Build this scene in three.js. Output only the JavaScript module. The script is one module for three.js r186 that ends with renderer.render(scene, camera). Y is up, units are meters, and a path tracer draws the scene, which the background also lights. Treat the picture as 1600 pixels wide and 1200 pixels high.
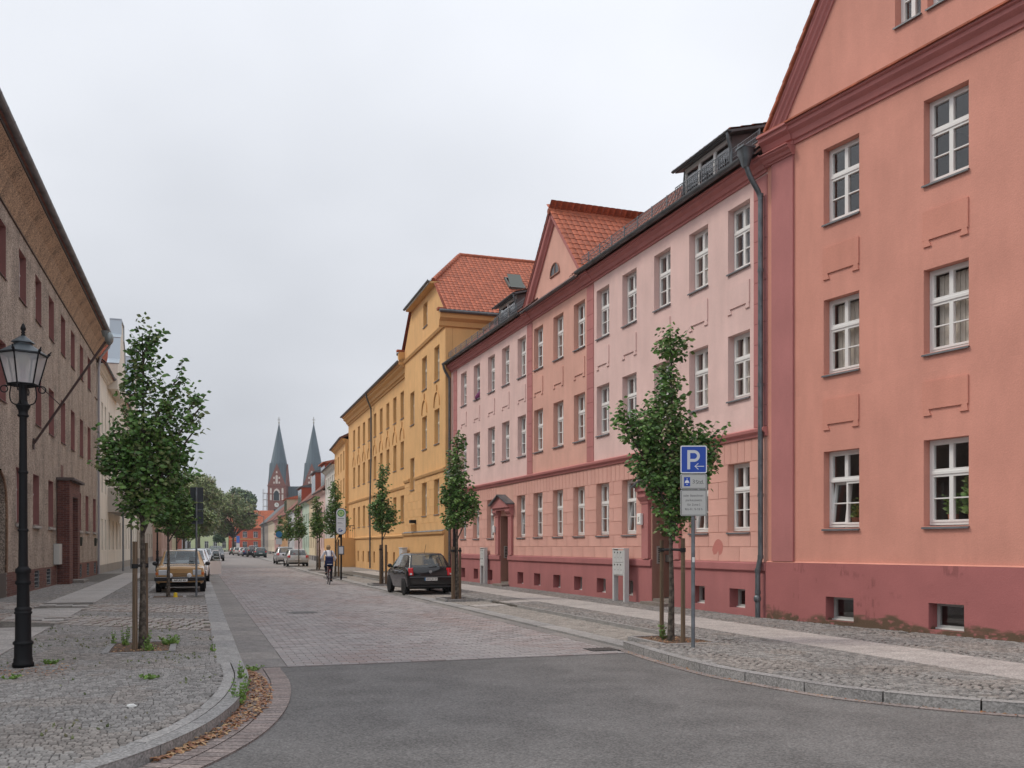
import * as THREE from 'three';
import { mergeGeometries } from 'three/addons/utils/BufferGeometryUtils.js';
import { MarchingCubes } from 'three/addons/objects/MarchingCubes.js';

// ---------------------------------------------------------------- camera, sky, sun, exposure
// World: x = metres to the right of the street axis line, z = minus metres along the street, y up.
const scene = new THREE.Scene();
const camera = new THREE.PerspectiveCamera(45, 1600 / 1200, 0.1, 4000);
camera.position.set(0, 1.75, 0);
camera.rotation.y = -18.8 * Math.PI / 180;
camera.setViewOffset(1600, 1200, 0, -253, 1600, 1200);   // shifted lens: level camera, upright walls
scene.add(camera);

const renderer = new THREE.WebGLRenderer({ antialias: true });
renderer.setSize(1024, 768);
renderer.toneMapping = THREE.LinearToneMapping;
renderer.toneMappingExposure = 1.12;
renderer.shadowMap.enabled = true;

function mulberry(a) { return function () { a |= 0; a = a + 0x6D2B79F5 | 0; let t = Math.imul(a ^ a >>> 15, 1 | a); t = t + Math.imul(t ^ t >>> 7, 61 | t) ^ t; return ((t ^ t >>> 14) >>> 0) / 4294967296; }; }
const R0 = mulberry(7);
// periodic value noise
const NP = new Float32Array(256 * 256); { const r = mulberry(99); for (let i = 0; i < NP.length; i++) NP[i] = r(); }
function vn(x, y, per) {
  const xi = Math.floor(x), yi = Math.floor(y), fx = x - xi, fy = y - yi;
  const sx = fx * fx * (3 - 2 * fx), sy = fy * fy * (3 - 2 * fy);
  const w = (a, b) => { if (per) { a = ((a % per) + per) % per; b = ((b % per) + per) % per; } return NP[(a & 255) + ((b & 255) << 8)]; };
  const a = w(xi, yi), b = w(xi + 1, yi), c = w(xi, yi + 1), d = w(xi + 1, yi + 1);
  return a + (b - a) * sx + (c - a) * sy + (a - b - c + d) * sx * sy;
}
function fbm(x, y, oct = 4, per = 0) { let s = 0, a = 0.5, n = 0; for (let i = 0; i < oct; i++) { s += a * vn(x + i * 17, y + i * 31, per); n += a; a *= 0.5; x *= 2; y *= 2; per *= 2; } return s / n; }
const smooth = (a, b, x) => { x = Math.min(1, Math.max(0, (x - a) / (b - a))); return x * x * (3 - 2 * x); };

// overcast sky: layered stratus, brighter overhead
{
  const W = 1024, H = 512, d = new Float32Array(W * H * 4);
  for (let j = 0; j < H; j++) for (let i = 0; i < W; i++) {
    const el = (j + 0.5) / H * Math.PI - Math.PI / 2, az = ((i + 0.5) / W - 0.5) * 2 * Math.PI;
    const y = Math.sin(el), c = Math.cos(el), x = Math.cos(az) * c, z = Math.sin(az) * c;
    const k = 1 / (Math.max(y, 0) + 0.28);
    let n = fbm(x * k * 1.3 + 40, z * k * 1.3 + 40, 5) - 0.5, m = fbm(x * k * 0.55 + 9, z * k * 0.55 + 77, 3) - 0.5;
    const up = Math.max(0, y);
    let L = 0.665 + 0.13 * up + 0.70 * up * up;
    L *= 1 + 0.40 * n + 0.80 * m;
    const b = 0.5 - n * 0.5 - m;          // greyer-blue in the thicker parts
    const o = (j * W + i) * 4;
    d[o] = L * (0.985 - 0.05 * b); d[o + 1] = L * (1.0 - 0.015 * b); d[o + 2] = L * (1.045 + 0.03 * b); d[o + 3] = 1;
    if (y < 0) { const f = 0.45; d[o] *= f; d[o + 1] *= f; d[o + 2] *= f; }
  }
  const t = new THREE.DataTexture(d, W, H, THREE.RGBAFormat, THREE.FloatType);
  t.mapping = THREE.EquirectangularReflectionMapping; t.magFilter = THREE.LinearFilter; t.minFilter = THREE.LinearFilter; t.wrapS = THREE.RepeatWrapping; t.needsUpdate = true;
  scene.background = t; scene.environment = t;
}
// soft sun behind the cloud, high over the left-hand roofs
const sun = new THREE.DirectionalLight(0xfff4e6, 1.5);
sun.position.set(-52, 72, -52); sun.target.position.set(0, 0, -30); sun.castShadow = true; sun.shadow.radius = 28;
sun.shadow.mapSize.set(2048, 2048);
Object.assign(sun.shadow.camera, { left: -120, right: 120, top: 120, bottom: -120, near: 1, far: 400 });
scene.add(sun, sun.target);
// ---------------------------------------------------------------- helpers
const used = {};
function numbered(n) { if (!(n in used)) { used[n] = 0; return n; } used[n]++; return n + '_' + String(used[n]).padStart(3, '0'); }
function tag(o, label, category, group, kind) { o.userData = o.userData || {}; if (label) o.userData.label = label; if (category) o.userData.category = category; if (group) o.userData.group = group; if (kind) o.userData.kind = kind; return o; }
function thing(name, label, category, pos = [0, 0, 0], turn = 0, group) { const g = new THREE.Group(); g.name = numbered(name); g.position.set(...pos); g.rotation.y = turn; scene.add(g); return tag(g, label, category, group); }
function copy(src, pos, turn, label) { const c = src.clone(); c.name = numbered(src.name.replace(/_\d{3}$/, '')); c.userData = { ...src.userData }; if (label) c.userData.label = label; c.position.set(...pos); c.rotation.y = turn; scene.add(c); return c; }
function uvm(g) {
  const p = g.attributes.position, n = g.attributes.normal, uv = new Float32Array(p.count * 2);
  for (let i = 0; i < p.count; i++) {
    const a = Math.abs(n.getX(i)), b = Math.abs(n.getY(i)), c = Math.abs(n.getZ(i));
    if (b > a && b > c) { uv[2 * i] = p.getX(i); uv[2 * i + 1] = p.getZ(i); }
    else if (a > c) { uv[2 * i] = p.getZ(i); uv[2 * i + 1] = p.getY(i); }
    else { uv[2 * i] = p.getX(i); uv[2 * i + 1] = p.getY(i); }
  }
  g.setAttribute('uv', new THREE.BufferAttribute(uv, 2)); return g;
}
function ni(g) { const h = g.index ? g.toNonIndexed() : g; for (const k of Object.keys(h.attributes)) if (!['position', 'normal', 'uv', 'color'].includes(k)) h.deleteAttribute(k); return h; }
function mg(list) { if (!Array.isArray(list)) return list; list = list.map(ni); if (!list.every(g => g.attributes.color)) list.forEach(g => g.deleteAttribute('color')); return list.length === 1 ? list[0] : mergeGeometries(list, false); }
function mesh(name, geos, mat, parent, keepUv) { const g = mg(geos); if (!keepUv) uvm(g); const m = new THREE.Mesh(g, mat); m.name = name; m.castShadow = m.receiveShadow = true; (parent || scene).add(m); if (!parent) m.name = numbered(name); return m; }
function box(x0, x1, y0, y1, z0, z1) { const g = new THREE.BoxGeometry(Math.abs(x1 - x0), Math.abs(y1 - y0), Math.abs(z1 - z0)); g.translate((x0 + x1) / 2, (y0 + y1) / 2, (z0 + z1) / 2); return ni(g); }
// box with bevelled edges (extruded rounded rectangle in x-y, thickness in z)
function bbox(x0, x1, y0, y1, z0, z1, b = 0.01) {
  const s = new THREE.Shape([new THREE.Vector2(x0 + b, y0 + b), new THREE.Vector2(x1 - b, y0 + b), new THREE.Vector2(x1 - b, y1 - b), new THREE.Vector2(x0 + b, y1 - b)]);
  const g = new THREE.ExtrudeGeometry(s, { depth: Math.abs(z1 - z0) - 2 * b, bevelEnabled: true, bevelThickness: b, bevelSize: b, bevelSegments: 1 }); g.translate(0, 0, Math.min(z0, z1) + b); return ni(g);
}
function poly(pts, z0, z1, bevel) { const s = new THREE.Shape(pts.map(p => new THREE.Vector2(p[0], p[1]))); const g = new THREE.ExtrudeGeometry(s, { depth: Math.abs(z1 - z0), bevelEnabled: false }); g.translate(0, 0, Math.min(z0, z1)); return ni(g); }
function cyl(r0, r1, y0, y1, x = 0, z = 0, seg = 12) { const g = new THREE.CylinderGeometry(r1, r0, y1 - y0, seg); g.translate(x, (y0 + y1) / 2, z); return ni(g); }
function bar(a, b, r, seg = 8, r2) { const A = new THREE.Vector3(...a), B = new THREE.Vector3(...b), L = A.distanceTo(B); const g = new THREE.CylinderGeometry(r2 ?? r, r, L, seg); g.translate(0, L / 2, 0); g.applyQuaternion(new THREE.Quaternion().setFromUnitVectors(new THREE.Vector3(0, 1, 0), B.clone().sub(A).normalize())); g.translate(...a); return ni(g); }
function tube(pts, r, seg = 8, n = 24, tension = 0.1) { const c = new THREE.CatmullRomCurve3(pts.map(p => new THREE.Vector3(...p)), false, 'catmullrom', tension); return ni(new THREE.TubeGeometry(c, n, r, seg)); }
function lathe(pts, seg = 16) { return ni(new THREE.LatheGeometry(pts.map(p => new THREE.Vector2(p[0], p[1])), seg)); }
function sph(r, x, y, z, sx = 1, sy = 1, sz = 1, seg = 12) { const g = new THREE.SphereGeometry(r, seg, Math.max(6, seg * 0.7 | 0)); g.scale(sx, sy, sz); g.translate(x, y, z); return ni(g); }
function quad(a, b, c, d) { const g = new THREE.BufferGeometry(); g.setAttribute('position', new THREE.Float32BufferAttribute([...a, ...b, ...c, ...a, ...c, ...d], 3)); g.computeVertexNormals(); return uvm(g); }
function T(g, x = 0, y = 0, z = 0, ry = 0) { if (ry) g.rotateY(ry); g.translate(x, y, z); return g; }

// ---------------------------------------------------------------- textures (tiles that repeat every `rep` metres)
function tex(size, rep, fn, color = true, size2) {
  const H = size2 || size, d = new Uint8Array(size * H * 4);
  for (let j = 0; j < H; j++) for (let i = 0; i < size; i++) { const v = fn(i / size, j / H); const o = (j * size + i) * 4; if (typeof v === 'number') { d[o] = d[o + 1] = d[o + 2] = Math.max(0, Math.min(255, v * 255)); } else { for (let k = 0; k < 3; k++) d[o + k] = Math.max(0, Math.min(255, v[k] * 255)); } d[o + 3] = 255; }
  const t = new THREE.DataTexture(d, size, H, THREE.RGBAFormat); t.wrapS = t.wrapT = THREE.RepeatWrapping; t.magFilter = THREE.LinearFilter; t.minFilter = THREE.LinearMipmapLinearFilter; t.generateMipmaps = true;
  if (color) t.colorSpace = THREE.SRGBColorSpace; const r = Array.isArray(rep) ? rep : [rep, rep]; t.repeat.set(1 / r[0], 1 / r[1]); t.needsUpdate = true; return t;
}
const rt = mulberry(5);
const grain = (() => { const a = new Float32Array(512 * 512); for (let i = 0; i < a.length; i++) a[i] = rt(); return (u, v) => a[((u * 512) & 511) + (((v * 512) & 511) << 9)]; })();
const TX = {
  plaster: tex(512, 5, (u, v) => 0.95 + 0.09 * (fbm(u * 6, v * 6, 5, 6) - 0.5) + 0.055 * (fbm(u * 24, v * 5, 3, 24) - 0.5) + 0.05 * (grain(u, v) - 0.5)),
  plasterB: tex(512, 1.3, (u, v) => 0.5 + 0.6 * (fbm(u * 64, v * 64, 2, 64) - 0.5) + 0.3 * (grain(u, v) - 0.5), false),
  rough: tex(1024, 4, (u, v) => { const st = fbm(u * 5, v * 3, 4, 0 || 15) , s2 = fbm(u * 30, v * 4, 3, 30); const g = grain(u * 1.3, v * 1.3), c = fbm(u * 160, v * 160, 2, 160); const k = 0.72 + 0.30 * (st - 0.5) + 0.14 * (s2 - 0.5) + 0.75 * (c - 0.5) + 0.32 * (g - 0.5); return [k * 1.0, k * 0.99, k * 0.975]; }),
  roughB: tex(512, 1.6, (u, v) => fbm(u * 90, v * 90, 2, 90), false),
  asphalt: tex(1024, 3, (u, v) => { const g = grain(u * 2, v * 2), f = fbm(u * 7, v * 7, 4, 7), c = fbm(u * 200, v * 200, 2, 200); const k = 0.64 + 0.16 * (f - 0.5) + 0.36 * (c - 0.5) + (g > 0.93 ? 0.14 : 0) - (g < 0.07 ? 0.12 : 0); return [k, k * 0.995, k * 0.985]; }),
  asphaltB: tex(512, 0.7, (u, v) => fbm(u * 80, v * 80, 2, 80), false),
  granite: tex(512, 1.4, (u, v) => { const g = grain(u, v), f = fbm(u * 5, v * 5, 4, 5), c = fbm(u * 90, v * 90, 2, 90); return 0.8 + 0.16 * (f - 0.5) + 0.4 * (c - 0.5) + 0.14 * (g - 0.5); }),
  dirt: tex(512, 2, (u, v) => { const f = fbm(u * 6, v * 6, 5, 6), c = fbm(u * 60, v * 60, 3, 60); const k = 0.7 + 0.4 * (f - 0.5) + 0.5 * (c - 0.5); return [k, k, k]; }),
  wood: tex(256, [0.12, 1.2], (u, v) => 0.72 + 0.5 * (fbm(u * 20, v * 3, 4, 0) - 0.5) + 0.1 * (grain(u, v) - 0.5)),
  bark: tex(256, [0.35, 0.5], (u, v) => 0.6 + 0.7 * (fbm(u * 8, v * 14, 4, 8) - 0.5), true),
  zinc: tex(256, 1.2, (u, v) => 0.8 + 0.3 * (fbm(u * 4, v * 9, 4, 4) - 0.5)),
  tileM: tex(512, 3.1, (u, v) => { const k = 0.8 + 0.35 * (fbm(u * 20, v * 20, 3, 20) - 0.5) + 0.25 * (fbm(u * 3, v * 3, 3, 3) - 0.5); return [k, k * 0.98, k * 0.96]; }),
};
function mat(color, o = {}) { const c = Array.isArray(color) ? new THREE.Color().setRGB(...color) : new THREE.Color(color); return new (o.phys ? THREE.MeshPhysicalMaterial : THREE.MeshStandardMaterial)(Object.assign({ color: c, roughness: 0.85, metalness: 0 }, (({ phys, ...r }) => r)(o))); }
const plaster = (c, o = {}) => mat(c, { map: TX.plaster, bumpMap: TX.plasterB, bumpScale: 0.003, roughness: 0.92, ...o });
const MT = {
  white: mat([0.76, 0.76, 0.74], { roughness: 0.45 }),
  glass: mat([1, 1, 1], { phys: true, transmission: 1, thickness: 0, roughness: 0.02, ior: 1.5 }),
  sill: mat([0.19, 0.20, 0.215], { roughness: 0.5, map: TX.zinc }),
  zinc: mat([0.24, 0.27, 0.29], { roughness: 0.45, metalness: 0.55, map: TX.zinc }),
  zincD: mat([0.20, 0.215, 0.225], { roughness: 0.5, metalness: 0.5, map: TX.zinc }),
  room: mat([0.15, 0.13, 0.115], { roughness: 0.95 }),
  curtain: mat([0.7, 0.69, 0.66], { roughness: 1, side: THREE.DoubleSide }),
  curtainG: mat([0.62, 0.57, 0.50], { roughness: 1 }),
  iron: mat([0.010, 0.0105, 0.012], { phys: true, roughness: 0.55, specularIntensity: 0.45 }),
  galv: mat([0.30, 0.33, 0.36], { roughness: 0.5, metalness: 0.35, map: TX.zinc }),
  stake: mat([0.30, 0.205, 0.13], { map: TX.wood, roughness: 0.9 }),
  bark: mat([0.33, 0.275, 0.22], { map: TX.bark, bumpMap: TX.bark, bumpScale: 0.008, roughness: 0.95 }),
  rubber: mat([0.012, 0.012, 0.013], { roughness: 0.8 }),
  leaf: mat([1, 1, 1], { vertexColors: true, roughness: 0.5, side: THREE.DoubleSide }),
  tile: mat([0.60, 0.175, 0.09], { map: TX.tileM, roughness: 0.75 }),
  tileOld: mat([0.42, 0.19, 0.15], { map: TX.tileM, roughness: 0.85 }),
};
const bend = s => Math.max(0, s - 60) * 0.02;   // the street drifts right beyond 60 m
// ---------------------------------------------------------------- ground, street, pavements
const V = (t, y, s) => [t, y, -s];
function sheet(pts, y, seg) { // flat polygon from [t,s] points
  const s = new THREE.Shape(pts.map(p => new THREE.Vector2(p[0], p[1]))); const g = new THREE.ShapeGeometry(s); g.rotateX(-Math.PI / 2); g.translate(0, y, 0); return ni(g);
}
const GM = {
  earth: mat([0.16, 0.15, 0.12], { map: TX.dirt }),
  asphalt: mat([0.37, 0.36, 0.355], { map: TX.asphalt, bumpMap: TX.asphaltB, bumpScale: 0.0025, roughness: 0.88 }),
  bed: mat([0.235, 0.205, 0.185], { map: TX.dirt, roughness: 0.95 }),
  sand: mat([0.235, 0.215, 0.185], { map: TX.dirt, roughness: 0.95 }),
  stone: mat([1, 1, 1], { map: TX.granite, roughness: 0.85 }),
  slab: [[0.64, 0.60, 0.565], [0.59, 0.555, 0.525], [0.67, 0.63, 0.595], [0.61, 0.57, 0.54]].map(c => mat(c, { map: TX.granite, roughness: 0.8 })),
  kerb: [[0.49, 0.475, 0.455], [0.43, 0.42, 0.41], [0.54, 0.52, 0.50]].map(c => mat(c, { map: TX.granite, roughness: 0.8 })),
  kerbD: [[0.43, 0.42, 0.41], [0.47, 0.46, 0.45], [0.45, 0.44, 0.425]].map(c => mat(c, { map: TX.granite, roughness: 0.8 })),
  gutter: [[0.36, 0.335, 0.315], [0.40, 0.37, 0.345], [0.33, 0.31, 0.295]].map(c => mat(c, { map: TX.granite, roughness: 0.85 })),
  brick: [[0.48, 0.385, 0.36], [0.46, 0.395, 0.38], [0.52, 0.465, 0.45], [0.49, 0.455, 0.445], [0.55, 0.51, 0.495]].map(c => mat(c, { map: TX.granite, roughness: 0.85 })),
  rim: [[0.40, 0.325, 0.30], [0.45, 0.37, 0.34], [0.37, 0.31, 0.29]].map(c => mat(c, { map: TX.granite, roughness: 0.85 })),
  cobble: [[0.56, 0.50, 0.45], [0.62, 0.56, 0.51], [0.52, 0.44, 0.39], [0.58, 0.53, 0.50]].map(c => mat(c, { map: TX.granite, roughness: 0.85 })),
};
{ const g = mesh('ground', sheet([[-1500, -600], [1500, -600], [1500, 2500], [-1500, 2500]], -0.03), GM.earth); tag(g, null, null, null, 'structure'); }
{ const g = mesh('cross_street', sheet([[-70, -40], [70, -40], [70, 13.66], [-70, 13.66]], 0), GM.asphalt); tag(g, null, null, null, 'structure'); }
const stoneGeo = (() => { // unit stone: 1 x 1 footprint, bevelled top, top at y=0
  const a = 0.5, b = 0.40, y0 = -0.5, y1 = -0.16, P = [[-a, y0, -a], [a, y0, -a], [a, y0, a], [-a, y0, a], [-a, y1, -a], [a, y1, -a], [a, y1, a], [-a, y1, a], [-b, 0, -b], [b, 0, -b], [b, 0, b], [-b, 0, b]];
  const v = []; const q = (i, j, k, l) => v.push(...P[i], ...P[j], ...P[k], ...P[i], ...P[k], ...P[l]);
  for (let s = 0; s < 2; s++) for (let k = 0; k < 4; k++) { const n = (k + 1) % 4, o = s * 4; q(o + n, o + k, o + 4 + k, o + 4 + n); }
  q(11, 10, 9, 8); const g = new THREE.BufferGeometry(); g.setAttribute('position', new THREE.Float32BufferAttribute(v, 3)); g.computeVertexNormals(); return uvm(g);
})();
const slabGeo = (() => { const g = bbox(-0.5, 0.5, -0.5, 0.5, -1, 0, 0.008); g.rotateX(-Math.PI / 2); return uvm(g); })();
function piece(name, parent, m, t, s, y, lt, ls, th, rot = 0) { // slab centred at (t,s) with its top at y
  const o = new THREE.Mesh(slabGeo, m); o.name = name; o.castShadow = o.receiveShadow = true; o.position.set(t, y, -s); o.scale.set(lt, th, ls); o.rotation.y = rot; parent.add(o); return o;
}
function stones(name, parent, list, h, rnd) { // list of [t,s,y,lt,ls,rot,color]
  const im = new THREE.InstancedMesh(stoneGeo, GM.stone, list.length); im.name = name; im.castShadow = im.receiveShadow = true; im.userData.kind = 'stuff';
  const M = new THREE.Matrix4(), q = new THREE.Quaternion(), c = new THREE.Color(), e = new THREE.Euler();
  list.forEach((p, i) => { e.set((rnd() - 0.5) * 0.09, p[5], (rnd() - 0.5) * 0.09); q.setFromEuler(e); M.compose(new THREE.Vector3(p[0], p[2], -p[1]), q, new THREE.Vector3(p[3], h, p[4])); im.setMatrixAt(i, M); im.setColorAt(i, c.setRGB(...p[6])); });
  im.instanceMatrix.needsUpdate = true; parent.add(im); return im;
}
// ---- brick carriageway
const BR = mulberry(21);
{
  const st = thing('street'); tag(st, null, null, null, 'structure'); delete st.userData.label;
  mesh('roadbed', [sheet([[0.4, 13.662], [7.1, 13.662], [7.1, 60], [9.2, 160], [12, 285], [2.5, 285], [2.6, 160], [0.4, 60]], 0.004)], mat([0.37, 0.335, 0.32], { map: TX.granite }), st);
  const far = []; let near = 0; const w = 0.262, d = 0.131;
  for (let r = 0; r < 480; r++) {
    const s = 13.74 + r * d; const off = (r % 2) * w / 2;
    for (let k = -1; k < 25; k++) {
      let t0 = Math.max(1.24, 1.24 + k * w + off), t1 = Math.min(6.6, 1.24 + (k + 1) * w + off); if (t1 - t0 < 0.06) continue;
      const patch = fbm(t0 * 0.9 + 5, s * 0.35, 3), c0 = BR() * 0.55 + patch * 0.9 - 0.2;
      const ci = Math.max(0, Math.min(4, Math.floor(c0 * 5)));
      const t = (t0 + t1) / 2 + (BR() - 0.5) * 0.006, y = 0.016 + (BR() - 0.5) * 0.004;
      if (near < 300) { piece('brick', st, GM.brick[ci], t, s, y, t1 - t0 - 0.012, d - 0.012, 0.03); near++; }
      else { const c = GM.brick[ci].color, v = 0.85 + BR() * 0.3; far.push([t, s, y, t1 - t0 - 0.011, d - 0.011, (BR() - 0.5) * 0.02, [c.r * v, c.g * v, c.b * v]]); }
    }
  }
  stones('brick', st, far, 0.03, BR);
  // gutters of long concrete slabs on both sides
  for (let k = 0; k < 60; k++) { const L = 1.0, s = 13.7 + k * L + 0.5; piece('gutter_slab', st, GM.gutter[BR() * 3 | 0], 0.925, s, 0.014, 0.60, L - 0.012, 0.04); }
  for (let k = 0; k < 60; k++) { const L = 1.0, s = 14.2 + k * L + 0.5; piece('gutter_slab', st, GM.gutter[BR() * 3 | 0], 6.745, s, 0.014, 0.27, L - 0.012, 0.04); }
}
// ---- kerbs
function curve(pts) { return new THREE.CatmullRomCurve3(pts.map(p => new THREE.Vector3(p[0], 0, p[1])), false, 'centripetal'); }
const leftArc = curve([[0.62, 13.6], [0.61, 11.9], [0.36, 10.0], [-0.06, 8.6], [-0.75, 7.4], [-2.0, 6.2], [-4.2, 5.2], [-8, 4.6], [-14, 4.3]]);
const rightArc = curve([[6.86, 14.3], [6.66, 12.4], [6.62, 10.9], [6.78, 9.9], [7.0, 8.95], [7.5, 8.05], [8.1, 7.35], [9.2, 6.5], [11.2, 5.6], [15, 4.8], [22, 4.2]]);
function kerbArc(parent, c, side, len, w, y, mats, name, off = 0, h = 0.2, gap = 0.012) { // stones along a curve; side +1: body on the right of travel
  const total = c.getLength(), n = Math.round(total / len), N = 4;
  for (let i = 0; i < n; i++) {
    const P = [], Q = [];
    for (let j = 0; j <= N; j++) { const u = (i + j / N * (1 - gap / len)) / n; const p = c.getPointAt(Math.min(1, u)), d = c.getTangentAt(Math.min(1, u)); const nx = d.z * side, nz = -d.x * side; P.push([p.x + nx * off, p.z + nz * off]); Q.push([p.x + nx * (off + w), p.z + nz * (off + w)]); }
    const s = new THREE.Shape([...P, ...Q.reverse()].map(p => new THREE.Vector2(p[0], p[1])));
    const g = new THREE.ExtrudeGeometry(s, { depth: h - 0.02, bevelEnabled: true, bevelSize: -0.004, bevelOffset: 0, bevelThickness: 0.012, bevelSegments: 1 }); g.rotateX(-Math.PI / 2); g.translate(0, y - h + 0.008, 0);
    mesh(name, g, mats[BR() * mats.length | 0], parent);
  }
}
{
  const k = thing('kerb'); tag(k, null, null, null, 'structure');
  for (let i = 0; i < 90; i++) { const s = 13.62 + i * 1.05 + 0.52; piece('kerb_stone', k, GM.kerb[BR() * 3 | 0], 0.44 + bend(s), s, 0.112 + (BR() - 0.5) * 0.006, 0.36, 1.04, 0.2); }
  mesh('kerb_stone', sheet([[0.26 + bend(108), 108.2], [0.62 + bend(108), 108.2], [5.0, 280], [4.6, 280]], 0.11), GM.kerb[0], k);
  kerbArc(k, leftArc, 1, 0.95, 0.16, 0.118, GM.kerbD, 'kerb_stone');
  kerbArc(k, leftArc, 1, 0.8, 0.13, 0.114, GM.kerb, 'kerb_stone', 0.175);
  kerbArc(k, leftArc, -1, 0.135, 0.23, 0.018, GM.rim, 'brick', 0.03, 0.05, 0.014);
  kerbArc(k, leftArc, -1, 0.135, 0.23, 0.018, GM.rim, 'brick', 0.275, 0.05, 0.014);
}
{
  const k = thing('kerb'); tag(k, null, null, null, 'structure');
  for (let i = 0; i < 90; i++) { const s = 14.35 + i * 1.05 + 0.52; piece('kerb_stone', k, GM.kerb[(BR() * 2 | 0) + (i % 3 ? 0 : 1)], 7.09 + bend(s), s, 0.05 + (BR() - 0.5) * 0.006, 0.40, 1.04, 0.15); }
  mesh('kerb_stone', sheet([[6.9 + bend(108), 109], [7.3 + bend(108), 109], [11.6, 280], [11.2, 280]], 0.06), GM.kerb[0], k);
  kerbArc(k, rightArc, -1, 1.0, 0.17, 0.125, GM.kerbD, 'kerb_stone');
  kerbArc(k, rightArc, 1, 0.9, 0.13, 0.012, GM.rim, 'gutter_slab', 0.03, 0.05);
}
// ---- pavements
const insideArc = (c, n = 60) => c.getSpacedPoints(n).map(p => [p.x, p.z]);
const mosaicColor = (r, t, s) => { const v = 0.62 + 0.55 * r() , w = fbm(t * 0.5 + 3, s * 0.5, 3), g = fbm(t * 1.4, s * 1.4 + 50, 3); const c = [0.475 * v, 0.450 * v, 0.425 * v]; if (g > 0.6) { c[1] *= 0.96; c[2] *= 0.93; } return c.map(x => x * (0.85 + 0.3 * w)); };
function arcT(c, s) { // lateral position of a corner arc at street distance s
  let best = null; for (const p of c._pts || (c._pts = insideArc(c, 300))) if (best === null || Math.abs(p[1] - s) < Math.abs(best[1] - s)) best = p; return best[0];
}
function mosaic(name, parent, t0f, t1f, s0, s1, y, size, seed, arcs, keep) {
  const r = mulberry(seed), L = []; const rows = Math.floor((s1 - s0) / size);
  for (let i = 0; i < rows; i++) {
    const s = s0 + (i + 0.5) * size; const T0 = typeof t0f === 'function' ? t0f(s) : t0f, T1 = typeof t1f === 'function' ? t1f(s) : t1f;
    let t = T0 + r() * size * 0.5;
    while (t < T1 - size * 0.3) {
      const lt = size * (0.78 + 0.42 * r()); const ph = ((t / 1.25) % 1 + 1) % 1, sw = arcs ? 0.30 * Math.sin(Math.PI * ph) : 0.05 * Math.sin(t * 3.1 + s), rot = arcs ? -0.30 * Math.PI / 1.25 * Math.cos(Math.PI * ph) * 0.8 : 0;
      const ss = s + sw - (arcs ? 0.15 : 0) + (r() - 0.5) * 0.01;
      if (ss > s0 && ss < s1 && (!keep || keep(t + lt / 2, ss))) L.push([t + lt / 2, ss, y + (r() - 0.5) * 0.009, lt * (arcs ? 0.84 : 0.92), size * ((arcs ? 0.74 : 0.84) + 0.12 * r()), rot + (r() - 0.5) * 0.16, mosaicColor(r, t, ss).map(q => arcs ? q * 0.9 : q)]);
      t += lt;
    }
  }
  return stones(name, parent, L, 0.05, r);
}
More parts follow.
